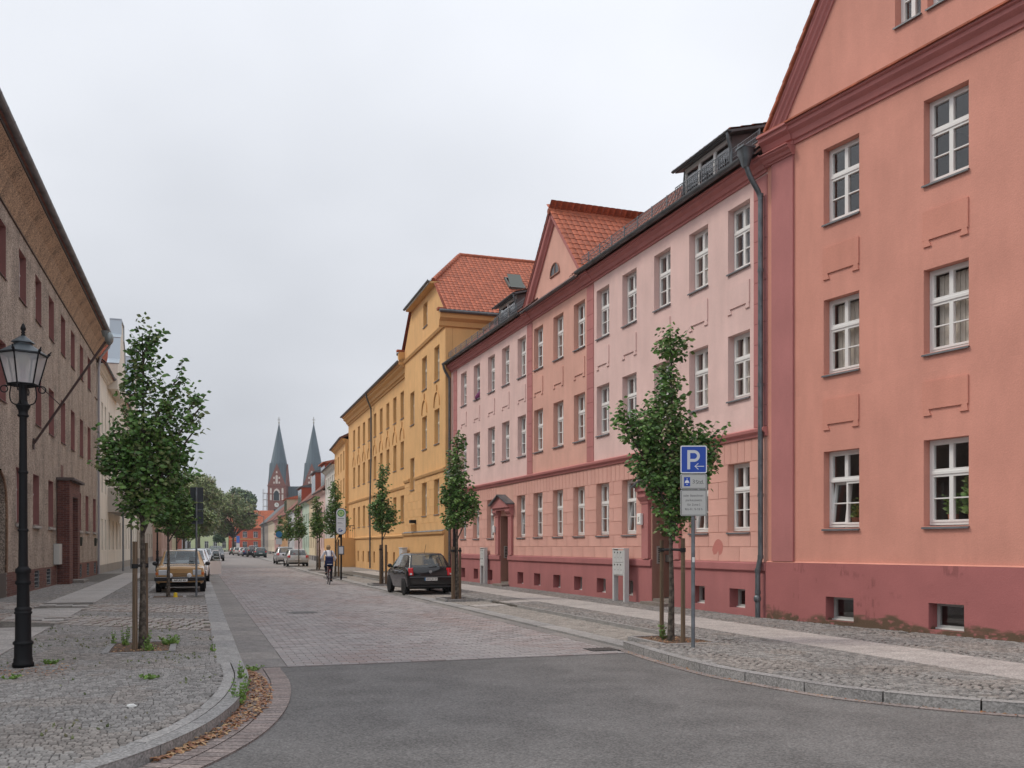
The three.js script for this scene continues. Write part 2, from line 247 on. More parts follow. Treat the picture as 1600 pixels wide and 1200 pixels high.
{
  const p = thing('pavement'); tag(p, null, null, null, 'structure');
  const arc = insideArc(leftArc, 40).map(q => [q[0] - 0.3, q[1] + 0.0]);
  mesh('bedding', [sheet([[0.3, 13.6], [0.3, 60], [-5.9, 60], [-5.9, 22], [-14.3, 22], ...insideArc(leftArc, 60).reverse().map(q => [q[0] - 0.12, q[1] + 0.1])], 0.098)], GM.sand, p);
  mesh('far_paving', [sheet([[0.3, 60.02], [3.0, 160], [5, 285], [-4, 285], [-8.5, 160], [-8.5, 60.02]], 0.1)], mat([0.38, 0.36, 0.335], { map: TX.granite }), p);
  const onPath = (t) => t > -4.12 && t < -2.76; const edge = t => 21.25 - (t + 2.7) * 0.86, edge2 = t => 28.4 - (t + 2.7) * 0.55;   // the driveway crossing runs a little askew
  const vis = (t, s) => t > -0.235 * s - 2.6;
  const pit = (t, s) => t > -1.36 && t < -0.3 && s > 15.2 && s < 17.0;
  mosaic('cobble', p, -5.75, s => s > 13.6 ? 0.24 : arcT(leftArc, s) - 0.33, 5.0, 46, 0.12, 0.068, 31, false, (t, s) => vis(t, s) && !onPath(t) && !pit(t, s) && !(s > edge(t) && s < edge2(t)) && !(t > -1.5 && s > 31.0 && s < 32.4));
  // two lanes of light slabs along the houses, cut by the driveway
  for (let s = 7; s < 60; s += 0.86) for (const [a, b] of [[-4.1, -2.78]]) { const t = (a + b) / 2; const e0 = edge(t) - 0.6, e1 = edge2(t) + 0.4; if (s + 0.86 > e0 && s < e1 && !(s > 23.3 && s + 0.86 < 27.0)) continue; if (t < -0.3 * s) continue; piece('paving_slab', p, GM.slab[BR() * 4 | 0], t, s + 0.43, 0.122 + (BR() - 0.5) * 0.004, b - a - 0.01, 0.848, 0.06); }
  // driveway: bands of large setts, a band of small ones between
  const dr = mulberry(77); let cnt = 0;
  const bandOf = (f) => f < 0.36 || f > 0.60 ? 1 : 0;
  for (let row = 0; row < 40; row++) for (let col = 0; col < 34; col++) {
    const t = -5.7 + col * 0.21 + (row % 2) * 0.08, f = (row + 0.5) / 17; if (t > 0.18 || onPath(t)) continue; if (f > 1) continue; if (!bandOf(f)) continue;
    const s = edge(t) + f * (edge2(t) - edge(t)); if (!vis(t, s)) continue;
    piece('cobble', p, GM.cobble[dr() * 4 | 0], t, s, 0.132 + (dr() - 0.5) * 0.014, 0.168 + dr() * 0.02, 0.34 + dr() * 0.05, 0.06, (dr() - 0.5) * 0.12 - 0.1); cnt++;
  }
  mosaic('cobble', p, -5.7, 0.24, 20, 32, 0.12, 0.068, 35, false, (t, s) => { if (onPath(t)) return false; const f = (s - edge(t)) / (edge2(t) - edge(t)); return f > 0 && f < 1 && !bandOf(f); });
  for (const [t0, t1, f] of [[-4.1, -2.78, 0.16], [-4.1, -2.78, 0.9]]) for (let k = 0; k < 3; k++) { const t = t0 + (k + 0.5) * (t1 - t0) / 3, s = edge(t) + f * (edge2(t) - edge(t)); piece('paving_slab', p, GM.slab[k], t, s, 0.123, (t1 - t0) / 3 - 0.01, 0.55, 0.06, 0.12); }
  for (let k = 0; k < 26; k++) { const col = k % 13, rw = k / 13 | 0; const t = -4.05 + (col + 0.5) * 0.1; for (const f of [0.05, 0.27]) { const s = edge(t) + f * (edge2(t) - edge(t)) + rw * 0.18; piece('cobble', p, GM.cobble[dr() * 4 | 0], t, s, 0.122, 0.09, 0.16, 0.06, 0.1); } }
  // stone edging of the parking bay
  for (let s = 28.6; s < 60; s += 0.5) piece('paving_slab', p, GM.kerb[BR() * 3 | 0], -1.62, s + 0.25, 0.124, 0.12, 0.49, 0.08);
}
{
  const p = thing('pavement'); tag(p, null, null, null, 'structure');
  mesh('bedding', [sheet([[7.28, 14.3], [7.28, 60], [12.6, 60], [12.6, 18], [13.9, 9], [22, 4.5], ...insideArc(rightArc, 60).reverse().map(q => [q[0] + 0.1, q[1] + 0.06])], 0.03)], GM.sand, p);
  mesh('far_paving', [sheet([[7.28, 60.02], [9.3, 160], [11.6, 285], [22, 285], [17, 160], [13.5, 60.02]], 0.05)], mat([0.40, 0.375, 0.35], { map: TX.granite }), p);
  mesh('bedding', [box(8.40, 13.2, -0.05, 0.1, -60, -14.2)], GM.sand, p);
  const raised = new THREE.Shape([[8.40, 14.2], ...insideArc(rightArc, 60).map(q => [q[0] + 0.12, q[1] + 0.05]), [22, 5], [13.9, 9], [12.9, 14.2]].map(q => new THREE.Vector2(...q)));
  const rg = new THREE.ExtrudeGeometry(raised, { depth: 0.14, bevelEnabled: false }); rg.rotateX(-Math.PI / 2); rg.translate(0, -0.041, 0); mesh('bedding', rg, GM.sand, p);
  const path = t => t > 9.5 && t < 10.84; const wallT = s => s > 18 ? 12.14 : 12.24 + (18 - s) * 0.172 - 0.08;
  const pit = (t, s) => t > 7.35 && t < 8.38 && s > 13.7 && s < 15.1;
  const cross = (t, s) => { const f = 24.3 + (t - 6.55) * 0.42; return t < 9.5 && s > f && s < f + 0.8; };
  mosaic('cobble', p, 8.44, wallT, 14.2, 44, 0.121, 0.08, 41, true, (t, s) => !path(t) && !cross(t, s) && !pit(t, s));
  mosaic('cobble', p, s => arcT(rightArc, s) + 0.2, wallT, 5.2, 14.2, 0.121, 0.085, 43, true, (t, s) => !path(t) && !pit(t, s) && t < 0.9 * s + 3.5);
  // parking bay: paler, coarser setts laid flush with the street
  { const r = mulberry(46), L = []; for (let s = 14.35; s < 52; s += 0.13) { let t = 7.31; while (t < 8.34) { const lt = 0.11 + r() * 0.08; const v = 0.8 + r() * 0.35; if (!cross(t, s) && !pit(t, s)) L.push([t + lt / 2, s + 0.065, 0.052 + (r() - 0.5) * 0.008, lt * 0.93, 0.12, (r() - 0.5) * 0.08, [0.47 * v, 0.43 * v, 0.385 * v]]); t += lt; } } stones('cobble', p, L, 0.05, r); }
  for (let s = 15.15; s < 52; s += 0.6) if (!(s > 24 && s < 26.4)) piece('paving_slab', p, GM.kerbD[BR() * 3 | 0], 8.40, s + 0.3, 0.124, 0.07, 0.59, 0.1);
  for (let s = 3.5; s < 60; s += 0.9) piece('paving_slab', p, GM.slab[BR() * 4 | 0], 10.17, s + 0.45, 0.124 + (BR() - 0.5) * 0.003, 1.33, 0.892, 0.06);
  for (let k = 0; k < 6; k++) { const t = 7.35 + k * 0.36 + 0.18, s = 24.3 + (t - 6.55) * 0.42 + 0.4; piece('paving_slab', p, GM.slab[k % 4], t, s, k < 3 ? 0.062 : 0.124, 0.35, 0.76, k < 3 ? 0.05 : 0.06, 0.0); }
}
// ---------------------------------------------------------------- buildings
// a building frame: local x runs up the street from P (near) to Q (far), local z = world right; o = -1 for houses on the right, +1 on the left
function bld(name, label, P, Q, o, group, cat = 'house') {
  const dt = Q[0] - P[0], ds = Q[1] - P[1], L = Math.hypot(dt, ds);
  const g = thing(name, label, cat, [P[0], 0, -P[1]], Math.atan2(ds, dt), group);
  return { g, L, o, B: (x0, x1, y0, y1, d0, d1) => box(x0, x1, y0, y1, o * d0, o * d1), b: (x0, x1, y0, y1, d0, d1, r) => bbox(Math.min(x0, x1), Math.max(x0, x1), y0, y1, Math.min(o * d0, o * d1), Math.max(o * d0, o * d1), r) };
}
function wall(b, name, x0, x1, y0, y1, holes, m, { d = 0, th = 0.35, outline } = {}) {
  const pts = outline || [[x0, y0], [x1, y0], [x1, y1], [x0, y1]]; const s = new THREE.Shape(pts.map(p => new THREE.Vector2(...p)));
  for (const h of holes) { if (h[0] < x0 - 1e-6 || h[0] + h[2] > x1 + 1e-6 || h[1] < y0 - 1e-6 || h[1] + h[3] > y1 + 1e-6) continue; s.holes.push(new THREE.Path([[h[0], h[1]], [h[0], h[1] + h[3]], [h[0] + h[2], h[1] + h[3]], [h[0] + h[2], h[1]]].map(p => new THREE.Vector2(...p)))); }
  const g = new THREE.ExtrudeGeometry(s, { depth: th, bevelEnabled: false }); g.translate(0, 0, b.o > 0 ? d - th : -d); return mesh(name, g, m, b.g);
}
// profile [d,y] swept along local x
function prof(b, pts, x0, x1) {
  const s = new THREE.Shape(pts.map(p => new THREE.Vector2(p[0] * b.o, p[1]))); const g = ni(new THREE.ExtrudeGeometry(s, { depth: Math.abs(x1 - x0), bevelEnabled: false }));
  const p = g.attributes.position; for (let i = 0; i < p.count; i++) { const x = p.getX(i), y = p.getY(i), z = p.getZ(i); p.setXYZ(i, z + Math.min(x0, x1), y, x); }
  for (let i = 0; i < p.count; i += 3) { const a = [p.getX(i + 1), p.getY(i + 1), p.getZ(i + 1)], c = [p.getX(i + 2), p.getY(i + 2), p.getZ(i + 2)]; p.setXYZ(i + 1, ...c); p.setXYZ(i + 2, ...a); }
  g.computeVertexNormals(); return g;
}
const cornice = (y0, y1, k, d = 0) => { const h = y1 - y0; return [[d - 0.05, y0], [d + 0.06 * k, y0], [d + 0.07 * k, y0 + h * 0.18], [d + 0.14 * k, y0 + h * 0.22], [d + 0.20 * k, y0 + h * 0.5], [d + 0.30 * k, y0 + h * 0.62], [d + 0.34 * k, y0 + h * 0.68], [d + 0.34 * k, y0 + h * 0.86], [d + 0.42 * k, y0 + h * 0.9], [d + 0.42 * k, y1], [d - 0.05, y1]]; };
function gutter(b, x0, x1, y, d, r, m, name = 'gutter') { // half-round
  const pts = [], n = 8; for (let i = 0; i <= n; i++) { const a = Math.PI + i / n * Math.PI; pts.push([d + r * Math.cos(a), y + r * Math.sin(a)]); } for (let i = n; i >= 0; i--) { const a = Math.PI + i / n * Math.PI; pts.push([d + (r - 0.012) * Math.cos(a), y + (r - 0.012) * Math.sin(a) + 0.004]); }
  const gs = [prof(b, pts, x0, x1)]; for (let x = x0 + 0.4; x < x1; x += 0.9) { const q = pts.slice(0, n + 1).map(p => [d + (p[0] - d) * 1.06, y + (p[1] - y) * 1.06]); gs.push(prof(b, [...q, [d + r * 0.9, y + 0.006], [d - r * 0.9, y + 0.006]], x, x + 0.03)); }
  return mesh(name, gs, m, b.g);
}
function pipe(b, path, r, m, name = 'downpipe') { return mesh(name, [tube(path.map(p => [p[0], p[1], b.o * p[2]]), r, 10, 60, 0.02), ...path.slice(2, -1).map(p => cyl(r * 1.12, r * 1.12, p[1] - 0.04, p[1] + 0.04, p[0], b.o * p[2], 10))], m, b.g); }
// ---- windows
const protos = {};
const WR = mulberry(301);
const frameMats = { pink: MT.white, yellow: mat([0.70, 0.66, 0.56], { roughness: 0.5 }), brown: mat([0.62, 0.60, 0.57], { roughness: 0.6 }), base: mat([0.42, 0.43, 0.42], { roughness: 0.6 }), plain: MT.white };
const reveal = { brown: plaster([0.29, 0.13, 0.12]) };
function winProto(b, w, h, style, v) {
  const key = [b.o, w.toFixed(2), h.toFixed(2), style, v].join(); if (protos[key]) return protos[key];
  const g = new THREE.Group(); g.name = 'window'; const B = b.B, rc = { pink: 0.17, yellow: 0.2, brown: 0.2, base: 0.24, plain: 0.13 }[style], fm = frameMats[style];
  const f = [], panes = []; const d0 = -rc - 0.07, d1 = -rc; const fr = style === 'plain' ? 0.07 : 0.055;
  const ring = (x0, x1, y0, y1, t, da, db) => [B(x0, x0 + t, y0, y1, da, db), B(x1 - t, x1, y0, y1, da, db), B(x0 + t, x1 - t, y0, y0 + t, da, db), B(x0 + t, x1 - t, y1 - t, y1, da, db)];
  f.push(...ring(0.003, w - 0.003, 0.02, h - 0.003, fr, d0, d1));
  if (style === 'base') { panes.push([fr, w - fr, 0.02 + fr, h - fr]); }
  else if (style === 'plain') { f.push(B(w / 2 - 0.035, w / 2 + 0.035, fr, h - fr, d0 + 0.01, d1 + 0.005), B(fr, w - fr, h * 0.62, h * 0.62 + 0.06, d0 + 0.01, d1 + 0.003)); panes.push([fr, w / 2 - 0.03, 0.02 + fr, h * 0.62], [w / 2 + 0.03, w - fr, 0.02 + fr, h * 0.62], [fr, w / 2 - 0.03, h * 0.62 + 0.06, h - fr], [w / 2 + 0.03, w - fr, h * 0.62 + 0.06, h - fr]); }
  else {
    const yt = h * 0.615, m = w / 2; f.push(bbox(fr + 0.001, w - fr - 0.001, yt - 0.03, yt + 0.035, Math.min(b.o * (d0 + 0.01), b.o * (d1 + 0.03)), Math.max(b.o * (d0 + 0.01), b.o * (d1 + 0.03)), 0.008));
    const sash = (x0, x1, y0, y1, barMid, tilt) => {
      const gs = [...ring(x0, x1, y0, y1, 0.042, d0 + 0.012, d1 + 0.012)]; const P = [];
      if (barMid) { const ym = (y0 + y1) / 2; gs.push(B(x0 + 0.042, x1 - 0.042, ym - 0.012, ym + 0.012, d0 + 0.02, d1 + 0.008)); P.push([x0 + 0.042, x1 - 0.042, y0 + 0.042, ym - 0.012], [x0 + 0.042, x1 - 0.042, ym + 0.012, y1 - 0.042]); } else P.push([x0 + 0.042, x1 - 0.042, y0 + 0.042, y1 - 0.042]);
      const pg = P.map(p => B(p[0], p[1], p[2], p[3], -rc - 0.033, -rc - 0.028));
      if (tilt) for (const q of [...gs, ...pg]) { q.translate(0, -y0, -b.o * d0); q.rotateX(-b.o * 0.14); q.translate(0, y0, b.o * d0); }
      f.push(...gs); panes.push(...pg);
    };
    const a = fr, e = w - fr, y0 = 0.02 + fr;
    sash(a, m, yt + 0.035, h - fr, false); sash(m, e, yt + 0.035, h - fr, false); sash(a, m, y0, yt - 0.03, true, v === 3 && b.o < 0 ? false : false); sash(m, e, y0, yt - 0.03, true, v === 3);
  }
  mesh('frame', f, fm, g);
  for (const p of panes) mesh('pane', p.isBufferGeometry ? p : B(p[0], p[1], p[2], p[3], -rc - 0.033, -rc - 0.028), MT.glass, g);
  if (style === 'base') mesh('sill', B(0.004, w - 0.004, 0.002, 0.03, -rc + 0.001, -rc + 0.05), MT.white, g); else if (style !== 'plain') { const sl = prof(b, [[-rc + 0.002, 0.006], [0.045, -0.02], [0.05, -0.055], [0.038, -0.055], [0.035, -0.035], [-rc + 0.002, -0.012]], -0.02, w + 0.02); mesh('sill', sl, style === 'brown' ? mat([0.12, 0.05, 0.045], { roughness: 0.8 }) : MT.sill, g); }
  if (style === 'brown') mesh('reveal', [B(0.002, 0.012, 0, h, -0.2, 0.003), B(w - 0.012, w - 0.002, 0, h, -0.2, 0.003), B(0.012, w - 0.012, h - 0.012, h - 0.002, -0.2, 0.003)], reveal.brown, g);
  if (style !== 'base' && (v === 1 || v === 2)) { // net curtain or half-drawn blind
    const gs = []; const x0 = fr + 0.03, x1 = w - fr - 0.03, y0 = v === 1 ? 0.08 : h * 0.35; const n = 14; for (let i = 0; i < n; i++) { const a = x0 + (x1 - x0) * i / n, c = x0 + (x1 - x0) * (i + 1) / n; gs.push(B(a, c, y0, h - 0.1, -rc - 0.17 - (i % 2) * 0.015, -rc - 0.16 - (i % 2) * 0.015)); } mesh('curtain', gs, v === 1 ? MT.curtainG : MT.curtain, g);
  }
  return protos[key] = g;
}
function win(b, x, y, w, h, style = 'pink', v) { if (v === undefined) { const r = WR(); v = r < 0.30 ? 1 : r < 0.42 ? 2 : 0; } const g = winProto(b, w, h, style, v).clone(); g.position.set(x, y, b.o * (b.dd || 0)); b.g.add(g); return g; }
// ---- tiled roof planes (origin, along-eave direction u, up-slope direction v)
const tileGeo = (() => { // unit pantile 1 x 1, profile in y
  const n = 6, P = []; for (let i = 0; i <= n; i++) { const x = i / n; P.push([x, 0.11 * Math.sin(x * Math.PI * 1.0) * (x < 0.72 ? 1 : 1) + 0.02 * Math.sin(x * 6.28)]); }
  const v = []; const add = (a, b, c, d) => v.push(...a, ...b, ...c, ...a, ...c, ...d);
  for (let i = 0; i < n; i++) { const [x0, h0] = P[i], [x1, h1] = P[i + 1]; add([x0, h0 + 0.10, 0], [x1, h1 + 0.10, 0], [x1, h1, 1.12], [x0, h0, 1.12]); add([x0, h0 - 0.02, 0], [x1, h1 - 0.02, 0], [x1, h1 + 0.10, 0], [x0, h0 + 0.10, 0]); }
  const g = new THREE.BufferGeometry(); g.setAttribute('position', new THREE.Float32BufferAttribute(v, 3)); g.computeVertexNormals(); return uvm(g);
})();
function tiles(b, o, u, v, lu, lv, tw, th, clip, m, name = 'roof_tiles') {
  const U = new THREE.Vector3(...u).normalize(), Vv = new THREE.Vector3(...v).normalize(), N = new THREE.Vector3().crossVectors(Vv, U).normalize(); let flip = 1; if (N.y < 0) { N.negate(); flip = -1; }
  const list = []; const nu = Math.ceil(lu / tw), nv = Math.ceil(lv / th); const r = mulberry(nu * 31 + nv);
  for (let j = 0; j < nv; j++) for (let i = 0; i < nu; i++) { const a = i * tw, c = j * th; if (clip && !clip(a + tw / 2, c + th / 2)) continue; list.push([a, c]); }
  const im = new THREE.InstancedMesh(tileGeo, m, list.length); im.name = name; im.userData.kind = 'stuff'; im.castShadow = im.receiveShadow = true; const M = new THREE.Matrix4(), c = new THREE.Color();
  list.forEach(([a, q], i) => { const p = new THREE.Vector3(...o).addScaledVector(U, flip > 0 ? a : a + tw).addScaledVector(Vv, q).addScaledVector(N, 0.02 + r() * 0.006); M.makeBasis(U.clone().multiplyScalar(tw * flip), N.clone().multiplyScalar(tw * 0.85), Vv.clone().multiplyScalar(th)); M.setPosition(p); im.setMatrixAt(i, M); const k = 0.82 + r() * 0.32; im.setColorAt(i, c.setRGB(k, k, k)); });
  b.g.add(im); return im;
}
function interior(b, x0, x1, ys, depth = 4) { const gs = [b.B(x0, x1, 0, ys[ys.length - 1], -depth - 0.2, -depth), b.B(x0, x0 + 0.2, 0, ys[ys.length - 1], -depth, -0.4), b.B(x1 - 0.2, x1, 0, ys[ys.length - 1], -depth, -0.4)]; for (const y of ys) gs.push(b.B(x0 + 0.2, x1 - 0.2, y - 0.2, y, -depth, -0.4)); for (let x = x0 + 3.6; x < x1 - 2; x += 3.65) gs.push(b.B(x, x + 0.12, 0, ys[ys.length - 1] - 0.21, -depth, -0.42)); mesh('interior_walls', gs, MT.room, b.g); }
function blocks(b, rows, holes, x0, x1, mats, len, d = 0.011, extra) { // plaster ashlar: one raised block per joint field
  const cache = {}; rows.forEach(([y0, y1, off, vous], ri) => {
    const cut = holes.filter(h => h[1] < y1 - 0.02 && h[1] + h[3] > y0 + 0.02).map(h => [h[0], h[0] + h[2]]).sort((a, c) => a[0] - c[0]); let x = x0; const iv = []; for (const c of cut) { if (c[0] > x + 0.03) iv.push([x, c[0]]); x = Math.max(x, c[1]); } if (x < x1 - 0.03) iv.push([x, x1]);
    for (const [a, e] of iv) { const js = [a]; if (vous) { const n = Math.max(1, Math.round((e - a) / vous)); for (let i = 1; i < n; i++) js.push(a + (e - a) * i / n); } else { let p = a + ((off - a) % len + len) % len; if (p - a < 0.2) p += len; for (; p < e - 0.2; p += len) js.push(p); } js.push(e);
      for (let i = 0; i + 1 < js.length; i++) { const w = js[i + 1] - js[i] - 0.014, h = y1 - y0 - 0.014; const key = w.toFixed(2) + '_' + h.toFixed(3); const geo = cache[key] || (cache[key] = uvm(b.B(0, w, 0, h, 0.0015, d))); const o = new THREE.Mesh(geo, mats[WR() * mats.length | 0]); o.name = 'block'; o.castShadow = o.receiveShadow = true; o.position.set(js[i] + 0.007, y0 + 0.007, 0); b.g.add(o); } }
  });
}
function relief(b, x0, x1, y0, y1, m) { const f = 0.17, p = [[x0, y1], [x0, y0], [x0 + 0.02, y0], [x0, y0 - 0.12], [x0 + f, y0 - 0.12], [x0 + f - 0.05, y0], [x1 - f + 0.05, y0], [x1 - f, y0 - 0.12], [x1, y0 - 0.12], [x1 - 0.02, y0], [x1, y0], [x1, y1]].reverse(); return mesh('relief_panel', poly(p, 0.001 * -b.o * 0, b.o * 0.03), m, b.g); }

const C = {
  pink: plaster([0.83, 0.59, 0.545]), salmon: plaster([0.76, 0.43, 0.345]), salmonB: [plaster([0.77, 0.425, 0.35]), plaster([0.75, 0.41, 0.34]), plaster([0.785, 0.44, 0.365])], red: plaster([0.52, 0.20, 0.185]), pil: plaster([0.50, 0.20, 0.19]), plinth: plaster([0.44, 0.165, 0.162]),
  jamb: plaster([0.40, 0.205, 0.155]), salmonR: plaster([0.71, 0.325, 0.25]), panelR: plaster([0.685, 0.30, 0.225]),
};
// ================================ pink apartment house
{
  const P1 = [12.24, 18.0], P2 = [11.81, 43.94]; const b = bld('apartment_house', 'long pink and salmon rendered apartment house with two pedimented doorways and a small central gable', P1, P2, -1, null, 'house'); const L = b.L, o = -1;
  const ax = [0.69, 2.51, 4.41, 6.39, 8.21, 10.03, 11.85, 13.76, 15.55, 17.43, 19.27, 21.32, 23.36], W = 0.92;
  const gx = [0.69, 2.49, 6.39, 8.21, 10.04, 11.87, 13.79, 15.6, 19.37, 21.4, 23.4];
  const top = ax.map(x => [x, 8.34, W, 1.53]), mid = ax.map(x => [x, 5.26, W, 1.56]), gf = gx.map(x => [x, 2.09, W, 1.63]);
  const bs = [0.84, 2.62, 6.55, 8.4, 10.2, 12.05, 13.95, 15.75, 19.5, 21.5, 23.5].map(x => [x, 0.27, 0.66, 0.46]);
  const doors = [[4.33, 0.0, 1.08, 2.98], [17.47, 0.0, 0.99, 2.98]];
  const all = [...top, ...mid];
  wall(b, 'wall', 0, 9.34, 4.44, 10.4, all, C.pink); wall(b, 'wall', 9.341, 15.38, 4.44, 10.4, all, C.salmon); wall(b, 'wall', 15.381, L, 4.44, 10.4, all, C.pink);
  const dl = doors.map(d => [d[0], 1.35, d[2], d[3] - 1.35]), dp = doors.map(d => [d[0], 0, d[2], 1.35]);
  wall(b, 'wall', 0, L, 1.35, 4.44, [...gf], C.salmon, { outline: null || [[0, 1.35], ...doors.flatMap(d => [[d[0], 1.35], [d[0], d[3]], [d[0] + d[2], d[3]], [d[0] + d[2], 1.35]]), [L, 1.35], [L, 4.44], [0, 4.44]] });
  { const pts = [[0, 0.01]]; for (const d of doors) pts.push([d[0], 0.01], [d[0], 1.349], [d[0] + d[2], 1.349], [d[0] + d[2], 0.01]); pts.push([L, 0.01], [L, 1.349], [0, 1.349]);
    // the plinth is split at the doorways
    let x = 0; for (const d of [...doors, [L, 0, 0, 0]]) { wall(b, 'plinth', x, d[0], 0.0, 1.349, bs, C.plinth, { d: 0.03 }); const band = cornice(1.19, 1.37, 0.16, 0.03); mesh('plinth_band', prof(b, [[0.0, 1.18], [0.075, 1.18], [0.08, 1.2], [0.08, 1.34], [0.06, 1.37], [0.0, 1.375]], x + (x ? 0.0 : 0), d[0]), C.plinth, b.g); x = d[0] + d[2]; } }
  for (const h of [...top, ...mid, ...gf]) { const fl = h[1] < 3; win(b, h[0], h[1], h[2], h[3], 'pink', fl && [2.49, 6.39, 15.6 - 0, 19.37, 21.4].includes(h[0]) ? 3 : undefined); }
  b.dd = 0.03; for (const h of bs) win(b, ...h, 'base', 0); b.dd = 0;
  blocks(b, [[1.375, 1.73, 0.2], [1.73, 2.085, 0.65], [2.085, 2.495, 0.2], [2.495, 2.905, 0.65], [2.905, 3.315, 0.2], [3.315, 3.72, 0.65], [3.72, 4.24, 0, 0.3]], [...gf, ...[[3.78, 0, 2.2, 3.75], [16.93, 0, 2.14, 3.75]]], 0.02, L - 0.02, C.salmonB, 0.905);
  // dressings
  mesh('string_course', prof(b, [[-0.01, 4.25], [0.05, 4.25], [0.06, 4.30], [0.12, 4.36], [0.13, 4.42], [0.10, 4.45], [-0.01, 4.47]], 0, L), C.red, b.g);
  for (const [x0, x1] of [[0.0, 0.51], [9.34, 9.86], [14.84, 15.38], [24.9, 25.5]]) for (let y = 4.48; y < 10.1; y += 0.475) mesh('block', b.B(x0, x1, y, Math.min(10.2, y + 0.465), 0.001, 0.022), C.pil, b.g);
  mesh('cornice', prof(b, cornice(10.22, 10.56, 0.62), 0, L), C.red, b.g);
  for (const x of [9.34, 14.84]) mesh('cornice_return', prof(b, cornice(10.21, 10.555, 0.74), x - 0.02, x + 0.54), C.red, b.g);
  for (const x of ax) { relief(b, x, x + W, 7.45, 7.98, x > 9.3 && x < 15 ? C.salmon : C.pink); }
  // doorways
  for (const [x0, x1, i] of [[4.33, 5.41, 0], [17.47, 18.46, 1]]) {
    const d = new THREE.Group(); d.name = 'door'; b.g.add(d); const dm = mat([0.095, 0.018, 0.016], { roughness: 0.55 });
    mesh('door_leaf', [b.B(x0 + 0.03, x1 - 0.03, 0.3, 2.5, -0.86, -0.8), b.B(x0 + 0.12, (x0 + x1) / 2 - 0.06, 0.45, 0.85, -0.8, -0.775), b.B((x0 + x1) / 2 + 0.06, x1 - 0.12, 0.45, 0.85, -0.8, -0.775), b.B(x0 + 0.12, (x0 + x1) / 2 - 0.06, 0.98, 1.5, -0.8, -0.775), b.B((x0 + x1) / 2 + 0.06, x1 - 0.12, 0.98, 1.5, -0.8, -0.775), b.B(x0 + 0.12, x1 - 0.12, 1.65, 2.38, -0.8, -0.775), b.B(x0, x1, 2.5, 2.6, -0.88, -0.76)], dm, d); mesh('pane', b.B(x0 + 0.06, x1 - 0.06, 2.62, 2.94, -0.84, -0.835), MT.glass, d); mesh('handle', [bar([x0 + 0.16, 1.25, o * -0.74], [x0 + 0.16, 1.45, o * -0.74], 0.015)], MT.galv, d);
    mesh('door_jamb', [b.B(x0 - 0.2, x0, 0.0, 2.98, -0.9, -0.351), b.B(x1, x1 + 0.2, 0.0, 2.98, -0.9, -0.351), b.B(x0 - 0.2, x1 + 0.2, 2.981, 3.2, -0.9, -0.351), b.B(x0 + 0.0015, x0 + 0.012, 0.1, 2.97, -0.35, 0.02), b.B(x1 - 0.012, x1 - 0.0015, 0.1, 2.97, -0.35, 0.02)], C.jamb, b.g);
    mesh('step', [b.B(x0, x1, 0.0, 0.28, -0.9, 0.0), b.B(x0 - 0.1, x1 + 0.1, 0.0, 0.2, 0.031, 0.35)], mat([0.36, 0.31, 0.27], { map: TX.granite }), b.g);
    for (const [a, c] of [[x0 - 0.52, x0 - 0.13], [x1 + 0.1, x1 + 0.49]]) { mesh('pilaster', [b.B(a, c, 1.39, 2.98, 0.005, 0.10)], C.pil, b.g); mesh('capital', prof(b, [[0.0, 2.95], [0.12, 2.95], [0.13, 3.02], [0.17, 3.06], [0.22, 3.14], [0.22, 3.2], [0, 3.2]], a - 0.05, c + 0.05), C.pil, b.g); }
    const p0 = x0 - 0.62, p1 = x1 + 0.6, pm = (p0 + p1) / 2;
    mesh('lintel', [b.B(p0 + 0.05, p1 - 0.05, 3.2, 3.3, 0.001, 0.2)], C.pil, b.g);
    mesh('pediment', [poly([[p0, 3.3], [p1, 3.3], [p1, 3.42], [pm, 3.8], [p0, 3.42]], 0.001 * o, o * 0.26)], C.pil, b.g);
    const ang = Math.atan2(0.38, pm - p0), len = Math.hypot(0.38, pm - p0) + 0.05; for (const sgn of [1, -1]) { const g = box(0, len, 0, 0.05, 0, -0.36); g.rotateZ(ang); if (sgn < 0) { g.scale(-1, 1, 1); const p = g.attributes.position; for (let q = 0; q < p.count; q += 3) { const A = [p.getX(q + 1), p.getY(q + 1), p.getZ(q + 1)], Bq = [p.getX(q + 2), p.getY(q + 2), p.getZ(q + 2)]; p.setXYZ(q + 1, ...Bq); p.setXYZ(q + 2, ...A); } g.computeVertexNormals(); } g.translate(sgn > 0 ? p0 - 0.04 : p1 + 0.04, 3.405, 0.0); mesh('pediment_capping', g, MT.zinc, b.g); }
    const bell = mesh('bell_panel', [b.b(x1 - 0.03, x1 - 0.006, 1.25, 1.75, -0.28, -0.12, 0.004)], mat([0.55, 0.53, 0.5], { roughness: 0.4, metalness: 0.5 }), b.g);
    mesh('bell_button', Array.from({ length: 7 }, (_, k) => b.B(x1 - 0.036, x1 - 0.028, 1.3 + k * 0.06, 1.335 + k * 0.06, -0.25, -0.16)), MT.iron, bell);
  }
